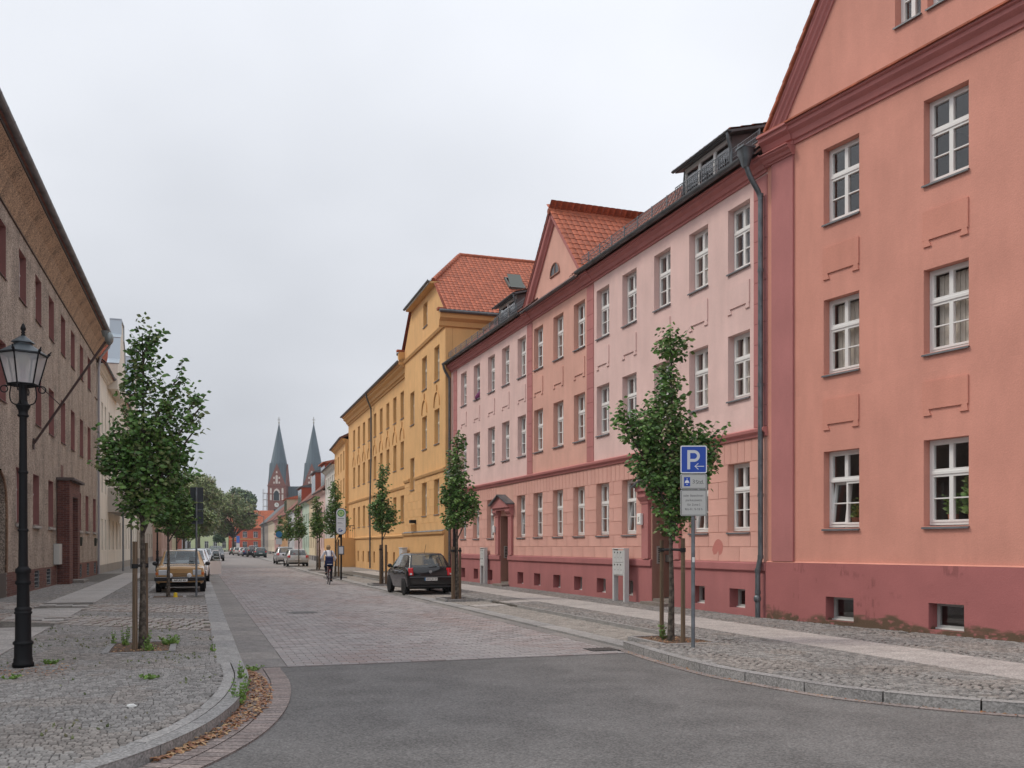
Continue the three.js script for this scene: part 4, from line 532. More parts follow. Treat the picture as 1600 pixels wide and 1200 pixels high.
// ================================ lower yellow wing and the row beyond
function rowHouse(P, Q, o, { name = 'row_house', label, eave, col, roof = MT.tileOld, floors, n, ww = 1.0, plinthC, dormer, pitch = 0.95, depth = 9, group, flat, doorAt, corn, start = 0.9 }) {
  const b = bld(name, label, P, Q, o, group), L = b.L; const hs = []; const m = Array.isArray(col) ? plaster(col) : col, step = L / n; for (const [y, h] of floors) for (let i = 0; i < n; i++) { if (doorAt === i && y < 2.5) continue; hs.push([step * (i + 0.5) - ww / 2, y, ww, h]); }
  const dr = doorAt !== undefined ? [step * (doorAt + 0.5) - 0.55, 0.62, 1.1, 2.2] : null;
  wall(b, 'wall', 0, L, 0.6, eave, dr ? [...hs, dr] : hs, m); wall(b, 'plinth', 0, L, 0, 0.599, [], plaster(plinthC || [0.25, 0.22, 0.2]), { d: 0.04 }); for (const h of hs) win(b, ...h, 'plain', 0);
  if (dr) { const d = new THREE.Group(); d.name = 'door'; b.g.add(d); mesh('door_leaf', [b.B(dr[0], dr[0] + dr[2], dr[1], dr[1] + dr[3], -0.2, -0.14), b.B(dr[0] + 0.12, dr[0] + 0.98, 0.8, 1.5, -0.14, -0.12), b.B(dr[0] + 0.12, dr[0] + 0.98, 1.65, 2.6, -0.14, -0.12)], mat([0.16, 0.10, 0.07], { roughness: 0.6 }), d); mesh('step', b.B(dr[0] - 0.1, dr[0] + 1.2, 0.0, 0.6, 0.041, 0.45), GM.kerbD[0], b.g); }
  mesh('cornice', prof(b, cornice(eave - 0.28, eave + 0.05, 0.9), 0, L), corn || m, b.g); gutter(b, 0, L, eave + 0.13, 0.46, 0.08, MT.zincD);
  const ry = eave + (depth / 2 + 0.4) * pitch; mesh('roof', prof(b, [[0.42, eave + 0.1], [-depth / 2, ry], [-depth - 0.4, eave + 0.1], [-depth - 0.4, eave - 0.02], [-depth / 2, ry - 0.15], [0.42, eave + 0.0]], -0.05, L + 0.05), roof, b.g);
  tiles(b, [0, eave + 0.12, o * 0.44], [1, 0, 0], [0, pitch, -o], L, Math.hypot(1, pitch) * (depth / 2 + 0.4), 0.3, 0.36, null, roof);
  for (const x of [0, L - 0.3]) mesh('gable_wall', [prof(b, [[-0.36, 0], [-0.36, eave - 0.05], [-depth / 2, ry - 0.3], [-depth, eave - 0.05], [-depth, 0]], x, x + 0.3)], m, b.g);
  mesh('back_wall', b.B(0.3, L - 0.3, 0, eave, -depth, -depth + 0.3), m, b.g); mesh('interior_walls', [b.B(0.3, L - 0.3, 0.5, eave - 0.1, -3.2, -3), ...floors.map(f => b.B(0.3, L - 0.3, f[0] - 1.0, f[0] - 0.85, -3, -0.4))], MT.room, b.g);
  for (const dm of dormer || []) { const [x, w, h, cc, rc] = dm; const g = new THREE.Group(); g.name = 'dormer'; b.g.add(g); const y0 = eave + 0.5, d0 = -0.1; mesh('dormer_wall', [b.B(x, x + w, y0 - 0.2, y0 + h, -3, d0)], plaster(cc), g); mesh('dormer_roof', [prof(b, [[d0 + 0.3, y0 + h], [d0 + 0.3, y0 + h + 0.12], [-3.4, y0 + h + 1.0], [-3.4, y0 + h]], x - 0.15, x + w + 0.15)], rc || MT.zincD, g); mesh('dormer_window', [b.B(x + 0.25, x + w - 0.25, y0 + 0.25, y0 + h - 0.2, d0 + 0.002, d0 + 0.02)], mat([0.04, 0.045, 0.05], { roughness: 0.1 }), g); }
  return b;
}
const rr3 = [[1.5, 1.5], [4.6, 1.4]];
const RG = 'row of small houses on the right of the far street', LG = 'houses on the left of the far street';
rowHouse([12.0, 79.3], [12.6, 90], -1, { name: 'yellow_wing', label: 'lower ochre yellow wing with grey downpipe between the long yellow house and the white house', eave: 10.85, col: [0.80, 0.475, 0.20], floors: [[3.4, 1.6], [5.9, 1.7], [8.3, 1.65]], n: 4, ww: 1.0, plinthC: [0.74, 0.44, 0.19], pitch: 0.5 });
rowHouse([12.7, 90.1], [13.2, 101.4], -1, { name: 'row_house', label: 'tall off-white house with grey roof beside the yellow wing', eave: 9.6, col: [0.72, 0.70, 0.64], floors: [[1.5, 1.7], [4.5, 1.7], [7.2, 1.6]], n: 5, doorAt: 2 });
rowHouse([13.2, 101.5], [13.4, 111], -1, { label: 'pale pink two-storey house with a large red dormer', eave: 7.7, col: [0.70, 0.50, 0.45], floors: rr3, n: 4, group: RG, doorAt: 3, dormer: [[1, 4.5, 2.6, [0.42, 0.10, 0.06], MT.tile]] });
rowHouse([13.4, 111.1], [13.7, 121], -1, { label: 'cream two-storey house with a dark slate dormer', eave: 7.3, col: [0.74, 0.62, 0.42], floors: rr3, n: 4, group: RG, doorAt: 0, dormer: [[2, 5.5, 2.8, [0.36, 0.10, 0.06], MT.zincD]] });
rowHouse([13.7, 121.1], [13.9, 131], -1, { label: 'mint green two-storey house', eave: 7.4, col: [0.50, 0.62, 0.50], floors: rr3, n: 4, group: RG, doorAt: 2 });
rowHouse([13.9, 131.1], [14.1, 144], -1, { label: 'mauve pink house with a red-walled dormer', eave: 6.9, col: [0.60, 0.47, 0.46], floors: rr3, n: 5, group: RG, doorAt: 1, dormer: [[2, 6, 2.6, [0.40, 0.09, 0.05], MT.zincD]] });
rowHouse([14.1, 144.1], [14.4, 158], -1, { label: 'pale grey-white house far along the row', eave: 7.2, col: [0.66, 0.67, 0.68], floors: rr3, n: 5, group: RG, doorAt: 3 });
rowHouse([14.4, 158.1], [14.6, 174], -1, { label: 'apricot orange house far along the row', eave: 6.8, col: [0.70, 0.42, 0.22], floors: rr3, n: 6, group: RG, doorAt: 2, dormer: [[3, 6, 2.4, [0.6, 0.5, 0.35], MT.tile]] });
rowHouse([14.6, 174.1], [14.9, 192], -1, { label: 'rose house with a steep roof far along the row', eave: 6.6, col: [0.60, 0.36, 0.32], floors: rr3, n: 6, group: RG, doorAt: 4 });
rowHouse([14.9, 192.1], [15.2, 214], -1, { label: 'cream house far along the row, next to the grey corner house', eave: 6.8, col: [0.70, 0.60, 0.46], floors: rr3, n: 7, group: RG, doorAt: 3 });
rowHouse([15.2, 214.1], [15.7, 246], -1, { label: 'grey-brown corner house with slate roof at the end of the row', eave: 6.9, col: [0.34, 0.30, 0.27], floors: rr3, n: 9, group: RG, doorAt: 5, roof: MT.zincD });
// ================================ brown roughcast house on the left
{
  const P = [-5.98, 12.0], Q = [-5.45, 58.4]; const U = 20.7, b = bld('roughcast_house', 'weathered brown roughcast tenement with dark red window reveals and a brick doorway', P, Q, 1), o = 1, L = b.L;
  const rc = mat([0.65, 0.545, 0.46], { map: TX.rough, bumpMap: TX.roughB, bumpScale: 0.02, roughness: 0.97 });
  const ends = [-14.8, -11.7, -8.6, -5.6, -2.6, 0.41, 3.85, 7.0, 10.07, 13.3, 16.4, 19.6, 22.75, 25.9], w = 1.3; const top = ends.map(e => [U + e - w, 10.22, w, 1.68]), mid = ends.map(e => [U + e - w, 6.32, w, 1.84]);
  const gE = [[-11.7], [-8.6], [-5.6], [3.28], [6.48], [9.9], [15.64], [18.75], [21.8], [25.16]].map(e => [U + e[0] - 1.25, 2.55, 1.25, 1.86]); const arch = [U - 2.6, 0, 2.9, 4.0], door = [U + 11.9, 0, 1.5, 3.9];
  const bs = [3.4, 6.3, 9.0, 15.7, 18.7, 21.8, 25.0].map(e => [U + e - 0.95, 0.2, 0.95, 0.62]);
  wall(b, 'wall', 0, L, 4.51, 12.6, [...top, ...mid], rc, { th: 0.4 });
  wall(b, 'wall', 0, L, 0.88, 4.509, gE, rc, { th: 0.4, outline: [[0, 0.88], [arch[0], 0.88], [arch[0], 3.2], [arch[0] + 0.3, 3.75], [arch[0] + 0.9, 4.05], [arch[0] + 2.0, 4.05], [arch[0] + 2.6, 3.75], [arch[0] + 2.9, 3.2], [arch[0] + 2.9, 0.88], [door[0], 0.88], [door[0], 3.9], [door[0] + door[2], 3.9], [door[0] + door[2], 0.88], [L, 0.88], [L, 4.509], [0, 4.509]] });
  const bp = mat([0.16, 0.085, 0.07], { map: TX.granite, roughness: 0.9 }), pm = mat([0.20, 0.165, 0.145], { roughness: 0.95 });
  // brick plinth: mortar body with courses of clinker bricks
  { let x = 0; for (const [a, c] of [[arch[0], arch[0] + 2.9], [door[0], door[0] + 1.5], [L, L]]) { if (a > x) wall(b, 'plinth', x, a, 0, 0.879, bs, pm, { d: 0.03, th: 0.42 }); x = c; } }
  const brickM = [[0.22, 0.08, 0.065], [0.27, 0.105, 0.08], [0.18, 0.07, 0.06], [0.25, 0.125, 0.10]].map(c => mat(c, { map: TX.granite, roughness: 0.75 })); let nb = 0; const bg = uvm(box(0, 0.238, 0, 0.064, 0, 0.008)), rest = [];
  for (let r = 0; r < 12; r++) for (let x = U + 0.35 + (r % 2) * 0.125; x < L - 0.25; x += 0.25) { const y = 0.02 + r * 0.0745; if (bs.some(h => x + 0.24 > h[0] && x < h[0] + h[2] && y + 0.06 > h[1] && y < h[1] + h[3])) continue; if (x + 0.24 > U + 10.7 && x < U + 14.3) continue; if (nb < 300 && r > 1 && x < U + 12 && (nb++, true)) { const m = new THREE.Mesh(bg, brickM[WR() * 4 | 0]); m.name = 'brick'; m.position.set(x, y, 0.0305); b.g.add(m); } else rest.push(T(bg.clone(), x, y, 0.0305)); } { const m = mesh('brick', rest, brickM[1], b.g); m.userData.kind = 'stuff'; }
  for (const h of [...top, ...mid, ...gE]) win(b, ...h, 'brown'); b.dd = 0.03; for (const h of bs) { const wn = new THREE.Group(); wn.name = 'cellar_window'; b.g.add(wn); mesh('cover', b.B(h[0] + 0.02, h[0] + h[2] - 0.02, h[1], h[1] + h[3], -0.2, -0.18), MT.iron, wn); const gs = []; for (let k = 0; k < 4; k++) gs.push(b.B(h[0], h[0] + h[2], h[1] + 0.05 + k * 0.15, h[1] + 0.09 + k * 0.15, -0.06, -0.0)); gs.push(b.B(h[0], h[0] + 0.05, h[1], h[1] + h[3], -0.1, 0.025), b.B(h[0] + h[2] - 0.05, h[0] + h[2], h[1], h[1] + h[3], -0.1, 0.025)); mesh('grille', gs, MT.galv, wn); } b.dd = 0;
  // ground-floor sills with crumbling render
  for (const h of gE) mesh('sill_edge', b.b(h[0] - 0.08, h[0] + h[2] + 0.08, 2.40, 2.5, 0.002, 0.10, 0.015), mat([0.55, 0.52, 0.48], { map: TX.granite }), b.g);
  // coved eaves and gutter
  mesh('eaves_cove', prof(b, [[0, 12.5], [0.04, 12.52], [0.14, 12.75], [0.30, 13.1], [0.55, 13.42], [0.62, 13.5], [0.62, 13.56], [0, 13.56]], 0, L), mat([0.62, 0.42, 0.27], { map: TX.rough, roughness: 0.9 }), b.g); mesh('eaves_moulding', prof(b, [[0, 12.46], [0.05, 12.46], [0.05, 12.5], [0, 12.52]], 0, L), mat([0.08, 0.05, 0.04]), b.g); mesh('eaves_dark_board', prof(b, [[0.3, 13.561], [0.66, 13.561], [0.66, 13.68], [0.3, 13.7]], 0, L), mat([0.06, 0.05, 0.045]), b.g);  // cove, thin dark moulding, and a near-black board between cove and gutter
  gutter(b, 0, L, 13.82, 0.78, 0.13, mat([0.25, 0.245, 0.255], { roughness: 0.55, metalness: 0.3, map: TX.zinc })); mesh('roof', prof(b, [[0.72, 13.8], [-5.5, 17.6], [-11, 13.8], [-11, 13.6], [0.72, 13.7]], 0, L), MT.tileOld, b.g); tiles(b, [0, 13.83, 0.74], [1, 0, 0], [0, 0.61, -1], L, 2.0, 0.24, 0.34, null, MT.tileOld);
  // brick doorway
  { const x0 = U + 10.75, x1 = U + 14.15, g = new THREE.Group(); g.name = 'doorway'; b.g.add(g); const pd = 0.5; mesh('pier', b.B(x0 + 0.01, door[0] - 0.12, 0, 4.55, 0.031, pd), pm, g); mesh('pier', b.B(door[0] + 1.55, x1 - 0.01, 0, 4.55, 0.031, pd), pm, g); mesh('lintel', b.B(door[0] - 0.12, door[0] + 1.55, 3.9, 4.55, 0.001, pd), pm, g); mesh('hood', [b.b(x0 - 0.12, x1 + 0.12, 4.55, 4.66, 0.001, pd + 0.2, 0.02)], mat([0.1, 0.08, 0.075]), g);
    const cr = [[], [], []]; for (let r = 0; r < 57; r++) { const y = 0.06 + r * 0.0785; for (const [a, c] of r < 49 ? [[x0, door[0] - 0.12], [door[0] + 1.55, x1]] : [[x0, x1]]) { let x = a - (r % 2) * 0.12; while (x < c - 0.03) { const s0 = Math.max(a, x), s1 = Math.min(c, x + 0.24); if (s1 - s0 > 0.04) cr[WR() * 3 | 0].push(b.B(s0, s1 - 0.012, y, y + 0.066, pd + 0.0005, pd + 0.01)); x += 0.25; } } for (const xx of [x0, door[0] + 1.55]) { let z = 0.032 + (r % 2) * 0.12; const zz = [0.032, z, z + 0.25, pd + 0.01]; for (let i = 0; i < 3; i++) if (zz[i + 1] - zz[i] > 0.03 && zz[i + 1] <= pd + 0.011 && !(xx > x0 && r >= 49)) cr[WR() * 3 | 0].push(box(xx - 0.01, xx + 0.008, y, y + 0.066, zz[i], zz[i + 1] - 0.012)); } }
    cr.forEach((q, i) => { const m = mesh('bricks', q, brickM[i], g); m.userData.kind = 'stuff'; }); mesh('door_leaf', [b.B(door[0] - 0.1, door[0] + 1.54, 0.25, 3.9, -0.3, -0.24), b.B(door[0] + 0.1, door[0] + 0.65, 0.5, 1.3, -0.24, -0.21), b.B(door[0] + 0.8, door[0] + 1.35, 0.5, 1.3, -0.24, -0.21), b.B(door[0] + 0.1, door[0] + 0.65, 1.5, 3, -0.24, -0.21), b.B(door[0] + 0.8, door[0] + 1.35, 1.5, 3, -0.24, -0.21)], mat([0.05, 0.025, 0.02], { roughness: 0.6 }), g); mesh('step', [b.b(door[0] - 0.1, door[0] + 1.6, 0, 0.25, -0.3, 0.95, 0.02)], mat([0.33, 0.31, 0.28], { map: TX.granite }), g); mesh('drip_mark', b.B(x0 + 1.2, x0 + 1.9, 4.67, 5.3, 0.002, 0.012), mat([0.30, 0.16, 0.13], { map: TX.rough }), g); }
  mesh('passage_walls', [b.B(arch[0] - 0.2, arch[0], 0, 4.2, -6, -0.41), b.B(arch[0] + 2.9, arch[0] + 3.1, 0, 4.2, -6, -0.41), b.B(arch[0], arch[0] + 2.9, 4.06, 4.2, -6, -0.41), b.B(arch[0], arch[0] + 2.9, 0, 4.06, -6.2, -6)], mat([0.30, 0.31, 0.27]), b.g);
  mesh('arch_render_edge', [tube([[arch[0] + 2.93, 0.9, 0.02], [arch[0] + 2.95, 2.2, 0.03], [arch[0] + 2.92, 3.25, 0.02], [arch[0] + 2.6, 3.8, 0.02], [arch[0] + 2.0, 4.1, 0.02]], 0.05, 6, 20, 0.5)], mat([0.42, 0.25, 0.16], { map: TX.rough }), b.g);
  // flower-box brackets and boxes, meter cabinet, downpipe
  for (const e of [15.6, 18.7, 25.1]) mesh('plant_bracket', [poly([[U + e - 0.55, 1.75], [U + e - 0.15, 2.15], [U + e - 0.6, 2.2]], 0.002, 0.12)], mat([0.05, 0.055, 0.04]), b.g);
  pipe(b, [[L - 0.1, 13.7, 0.75], [L - 0.15, 13.3, 0.7], [L - 0.15, 12.6, 0.2], [L - 0.15, 12, 0.12], [L - 0.15, 8, 0.12], [L - 0.15, 4, 0.12], [L - 0.15, 0.13, 0.12]], 0.07, mat([0.34, 0.34, 0.37], { roughness: 0.5, metalness: 0.3 }));
  interior(b, 0, L, [0.6, 1.9, 5.6, 9.4, 13.4]); mesh('back_wall', b.B(0, L, 0, 13.6, -11, -10.6), rc, b.g); mesh('end_wall', [b.B(0, 0.4, 0, 13.6, -10.6, -0.41), b.B(L - 0.4, L, 0, 13.6, -10.6, -0.41)], rc, b.g);
  const mb = mesh('meter_cabinet', [box(0, 0.86, 0, 0.86, 0, 0.22)], mat([0.60, 0.61, 0.58], { roughness: 0.5, map: TX.plaster })); mb.position.set(-5.98 + 0.53 * 0.665 + 0.01, 0.98, -(12 + 30.6)); mb.rotation.y = Math.PI / 2; tag(mb, 'white steel meter cabinet fixed to the brown wall beside the brick doorway', 'cabinet');
}
// ================================ further left
const lw = mat([0.72, 0.66, 0.56]);
rowHouse([-5.45, 58.5], [-5.42, 64.6], 1, { name: 'cream_house', label: 'narrow cream house slice with downpipe directly beyond the brown roughcast tenement', eave: 12.3, col: [0.78, 0.73, 0.64], floors: [[1.5, 1.9], [5.0, 2.0], [8.6, 1.9]], n: 3, ww: 0.9, plinthC: [0.36, 0.33, 0.29] });
{
  const b = rowHouse([-5.42, 64.7], [-5.2, 92], 1, { name: 'cream_house', label: 'cream house with two stepped street gables capped in zinc and a boxy balcony', eave: 12.4, col: [0.78, 0.73, 0.64], roof: MT.tile, floors: [[1.5, 1.95], [5.0, 2.0], [8.6, 1.9]], n: 10, ww: 0.9, plinthC: [0.36, 0.33, 0.29], pitch: 1.0 });
  for (const x of [0.3, 13.2]) { const W = 6.2; const gw = [[x, 11.9], [x + W, 11.9], [x + W, 13.6], [x + W - 0.7, 14.0], [x + W - 1.1, 15.5], [x + W - 1.9, 15.9], [x + W - 2.0, 16.9], [x + 2.0, 16.9], [x + 1.9, 15.9], [x + 1.1, 15.5], [x + 0.7, 14.0], [x, 13.6]]; mesh('street_gable', poly(gw, 0.02, 0.6), plaster([0.78, 0.73, 0.64]), b.g); const caps = []; for (const [a, c] of [[gw[2], gw[3]], [gw[3], gw[4]], [gw[4], gw[5]], [gw[5], gw[6]], [gw[6], gw[7]], [gw[7], gw[8]], [gw[8], gw[9]], [gw[9], gw[10]], [gw[10], gw[11]]]) { const len = Math.hypot(c[0] - a[0], c[1] - a[1]); const g = box(0, len + 0.05, -0.005, 0.06, -0.06, 0.68); g.rotateZ(Math.atan2(c[1] - a[1], c[0] - a[0])); g.translate(a[0], a[1], 0); caps.push(g); } mesh('gable_capping', caps, mat([0.42, 0.48, 0.53], { roughness: 0.4, metalness: 0.4 }), b.g); win(b, x + 2.6, 13.2, 1.0, 1.5, 'plain', 0); mesh('gable_roof', [quad([x, 12.5, 0], [x + W / 2, 16.2, 0], [x + W / 2, 16.2, -6], [x, 12.5, -6]), quad([x + W, 12.5, 0], [x + W / 2, 16.2, 0], [x + W / 2, 16.2, -6], [x + W, 12.5, -6])], mat([0.42, 0.10, 0.05], { side: THREE.DoubleSide, map: TX.tileM }), b.g); }
  mesh('balcony', [b.B(0.4, 9.4, 3.95, 4.15, 0.0, 1.35), b.B(0.4, 0.5, 4.15, 5.5, 0, 1.35), b.B(0.5, 9.4, 4.15, 5.5, 1.25, 1.35), b.B(9.3, 9.4, 4.15, 5.5, 0, 1.25)], plaster([0.50, 0.46, 0.41]), b.g); mesh('balcony_rail', b.B(0.38, 9.42, 5.5, 5.55, 1.2, 1.4), MT.galv, b.g); mesh('balcony_post', bar([0.6, 0.12, 0.9], [0.6, 3.95, 0.9], 0.06), MT.galv, b.g); mesh('balcony_post', bar([7.6, 0.12, 0.9], [7.6, 3.95, 0.9], 0.06), MT.galv, b.g);
}
rowHouse([-5.1, 92.1], [-4.5, 108], 1, { label: 'beige house with a low porch beyond the cream gables', eave: 8.2, col: [0.46, 0.40, 0.33], floors: rr3, n: 6, group: LG, doorAt: 2 });
rowHouse([-3.6, 108.1], [-3.1, 132], 1, { label: 'salmon house standing forward of its neighbours on the left', eave: 6.6, col: [0.56, 0.36, 0.28], floors: rr3, n: 7, group: LG, doorAt: 4, roof: MT.tile });
rowHouse([-3.3, 132.1], [-2.9, 150], 1, { label: 'pale yellow house with many windows on the left', eave: 7.2, col: [0.70, 0.62, 0.42], floors: rr3, n: 6, group: LG, doorAt: 1 });
rowHouse([-2.9, 150.1], [-2.4, 172], 1, { label: 'brick red house far on the left', eave: 6.6, col: [0.46, 0.16, 0.11], floors: rr3, n: 7, group: LG, doorAt: 3 });
rowHouse([-2.4, 172.1], [-1.8, 198], 1, { label: 'bluish white house far on the left', eave: 6.8, col: [0.62, 0.65, 0.68], floors: rr3, n: 8, group: LG, doorAt: 3 });
// ================================ end of the street
{ const b = rowHouse([9.4, 297.5], [22, 295], 1, { name: 'red_house', label: 'red two-storey house with white windows and orange tiled roof closing the street', eave: 7.0, col: [0.60, 0.125, 0.065], roof: mat([0.62, 0.17, 0.075], { map: TX.tileM }), floors: [[1.0, 2.1], [4.3, 1.9]], n: 4, ww: 1.35, depth: 11, pitch: 0.95, plinthC: [0.5, 0.1, 0.06] }); mesh('string_course', b.B(0, b.L, 3.75, 3.95, 0.001, 0.06), plaster([0.72, 0.5, 0.22]), b.g); }
rowHouse([-6, 299], [9.3, 297.6], 1, { name: 'light_green_house', label: 'pale yellow-green house beside the red house at the street end', eave: 7.6, col: [0.66, 0.72, 0.42], floors: [[1.0, 2.2], [4.6, 1.8]], n: 6, ww: 1.2, depth: 10, plinthC: [0.5, 0.5, 0.35] });
// church with twin spires
{
  const c = thing('church', 'red brick church with twin slate-blue spires rising behind the houses', 'church', [43.9, 0, -439.5], -18.8 * Math.PI / 180);
  const br = mat([0.42, 0.17, 0.13], { map: TX.granite, roughness: 0.9 }), sl = mat([0.15, 0.21, 0.245], { map: TX.zinc, roughness: 0.6 }), wh = mat([0.72, 0.62, 0.55]), dk = mat([0.04, 0.05, 0.055]);
  for (const x of [-8.05, 8.05]) {
    const t = new THREE.Group(); t.name = 'tower'; t.position.set(x, 0, 0); c.add(t); const w = 4.15;
    mesh('tower_wall', [box(-w, w, 0, 29.6, -w, w), box(-w - 0.2, w + 0.2, 25.4, 25.9, -w - 0.2, w + 0.2), box(-w - 0.2, w + 0.2, 29.2, 29.6, -w - 0.2, w + 0.2)], br, t);
    const gs = []; for (const k of [0, 1, 2, 3]) { const g = poly([[-w + 0.1, 29.6], [w - 0.1, 29.6], [0, 39.6]], w - 0.5, w + 0.05); g.rotateY(k * Math.PI / 2); gs.push(g); } mesh('tower_gable', gs, br, t);
    // spire: square at the eaves turning into an octagon
    const sp = new THREE.CylinderGeometry(0.02, 3.85, 19.4, 8, 1); sp.rotateY(Math.PI / 8); sp.translate(0, 39.6 + 9.7, 0); const rp = []; for (const k of [0, 1, 2, 3]) for (const s of [1, -1]) { const g = quad([0, 39.8, w + 0.2], [s * (w + 0.25), 29.6, w + 0.2], [s * (w + 0.25), 39.0, 0.5], [0, 39.8, 0]); g.rotateY(k * Math.PI / 2); rp.push(g); const h = poly([[0, 0]], 0, 0.01); }
    const slb = mat([0.15, 0.21, 0.245], { map: TX.zinc, roughness: 0.6, side: THREE.DoubleSide }); const corner = []; for (const k of [0, 1, 2, 3]) { const g = new THREE.BufferGeometry(); const a = w + 0.1; g.setAttribute('position', new THREE.Float32BufferAttribute([0, 39.8, a, a, 29.6, a, 0.9, 44, 0.9, a, 29.6, a, a, 39.8, 0, 0.9, 44, 0.9, 0, 39.8, a, 0.9, 44, 0.9, 0, 44, 0.2], 3)); g.computeVertexNormals(); g.rotateY(k * Math.PI / 2); corner.push(uvm(g)); } corner.length = 0; corner.push((() => { const g = new THREE.CylinderGeometry(3.45 * 1.414, 4.0 * 1.414, 10.3, 4); g.rotateY(Math.PI / 4); g.translate(0, 34.75, 0); return ni(g); })());
    mesh('spire', [ni(sp), ...corner], slb, t); mesh('spire_cross', [box(-0.12, 0.12, 58.6, 61.6, -0.12, 0.12), box(-0.7, 0.7, 60.1, 60.35, -0.1, 0.1), sph(0.4, 0, 58.9, 0)], mat([0.35, 0.33, 0.28]), t);
    const lan = (a, y0, y1, r, m, z = w + 0.08) => { const s = new THREE.Shape(); s.moveTo(a - r, y0); s.lineTo(a + r, y0); s.lineTo(a + r, y1 - r * 1.3); s.quadraticCurveTo(a + r * 0.8, y1 - r * 0.3, a, y1); s.quadraticCurveTo(a - r * 0.8, y1 - r * 0.3, a - r, y1 - r * 1.3); const g = new THREE.ExtrudeGeometry(s, { depth: 0.08, bevelEnabled: false }); g.translate(0, 0, z); return [g, m]; };
    for (const [a, y0, y1, r, m] of [[0, 30.4, 34.4, 0.5, wh], [-1.2, 30.4, 31.4, 0.35, wh], [1.2, 30.4, 31.4, 0.35, wh], [-1.2, 32.6, 33.6, 0.35, wh], [1.2, 32.6, 33.6, 0.35, wh], [0, 35.2, 36.2, 0.35, wh], [0, 22.6, 28.2, 1.5, wh], [-0.1, 22.7, 27.2, 1.25, dk], [-2.7, 22.8, 28.4, 0.42, wh], [2.7, 22.8, 28.4, 0.42, wh], [-0.8, 15.5, 18.8, 0.45, dk], [0.8, 15.5, 18.8, 0.45, dk]]) { const [g, mm] = lan(a, y0, y1, r, m, m === dk ? w + 0.17 : w + 0.08); mesh('window_niche', g, mm, t); }
    const ck = new THREE.Group(); ck.name = 'clock'; t.add(ck); const face = new THREE.CylinderGeometry(1.05, 1.05, 0.15, 24); face.rotateX(Math.PI / 2); face.translate(0, 20.6, w + 0.1); mesh('clock_face', face, mat([0.75, 0.72, 0.66]), ck); mesh('clock_hand', [box(-0.06, 0.06, 20.6, 21.4, w + 0.18, w + 0.22), box(0, 0.55, 20.55, 20.67, w + 0.18, w + 0.22)], dk, ck);
  }
  mesh('nave_wall', [box(-4, 14, 0, 19, -30, -1)], br, c); const nv = poly([[-9, 19], [16, 19], [3.5, 29.5]], -30, -4.3); mesh('nave_roof', [box(-3.9, 3.9, 19, 29.4, -24, -0.6)], sl, c);
  mesh('transept_gable', [poly([[-2.5, 17], [6.5, 17], [2.4, 26.5]], -0.5, 0.4)], br, c); mesh('gable_niche', [box(1.0, 1.6, 21, 26.2, 0.41, 0.5), box(2.6, 3.2, 21, 26.2, 0.41, 0.5), box(-0.9, -0.4, 21, 23, 0.41, 0.5)], wh, c);
}
{ const f = thing('scaffold', 'steel scaffolding standing against the church tower', 'scaffold', [29.6, 0, -444], -18.8 * Math.PI / 180); const pm = mat([0.42, 0.42, 0.44]); for (const x of [0, 1.6]) for (const z of [0, 1.6]) mesh('pole', bar([x, 0, z], [x, 28 - x * 1.5, z], 0.1, 6), pm, f); for (let k = 0; k < 9; k++) mesh('deck', box(-0.1, 2.8, 3 * k + 2, 3 * k + 2.25, -0.2, 1.8), mat([0.5, 0.48, 0.45]), f); }
// ---------------------------------------------------------------- trees
const leafTpl = (() => { const P = [[0, 0, 0], [0.24, 0.30, -0.04], [0.30, 0.55, -0.10], [0, 1.0, -0.34], [-0.30, 0.55, -0.10], [-0.24, 0.30, -0.04], [0, 0.5, 0.02]]; const F = [[0, 1, 6], [1, 2, 6], [2, 3, 6], [3, 4, 6], [4, 5, 6], [5, 0, 6]]; return { P, F }; })();
function leafGeo(list) { // list of [pos Vector3, quat, size, [r,g,b]]
  const n = list.length, pos = new Float32Array(n * 54), col = new Float32Array(n * 54), v = new THREE.Vector3(); let k = 0;
  for (const [p, q, s, c] of list) { const W = leafTpl.P.map(a => v.set(a[0], a[1], a[2]).multiplyScalar(s).applyQuaternion(q).add(p).toArray()); for (const f of leafTpl.F) for (const i of f) { pos[k] = W[i][0]; pos[k + 1] = W[i][1]; pos[k + 2] = W[i][2]; col[k] = c[0]; col[k + 1] = c[1]; col[k + 2] = c[2]; k += 3; } }
  const g = new THREE.BufferGeometry(); g.setAttribute('position', new THREE.BufferAttribute(pos, 3)); g.setAttribute('color', new THREE.BufferAttribute(col, 3)); g.computeVertexNormals(); g.setAttribute('uv', new THREE.BufferAttribute(new Float32Array(n * 36), 2)); return g;
}
const leafCols = { street: [[0.048, 0.115, 0.022], [0.068, 0.155, 0.030], [0.095, 0.195, 0.040], [0.13, 0.235, 0.052], [0.13, 0.16, 0.05]], olive: [[0.16, 0.21, 0.06], [0.20, 0.25, 0.085], [0.24, 0.285, 0.11], [0.26, 0.235, 0.11], [0.13, 0.18, 0.055]], dark: [[0.035, 0.08, 0.03], [0.05, 0.10, 0.04], [0.07, 0.12, 0.045]] };
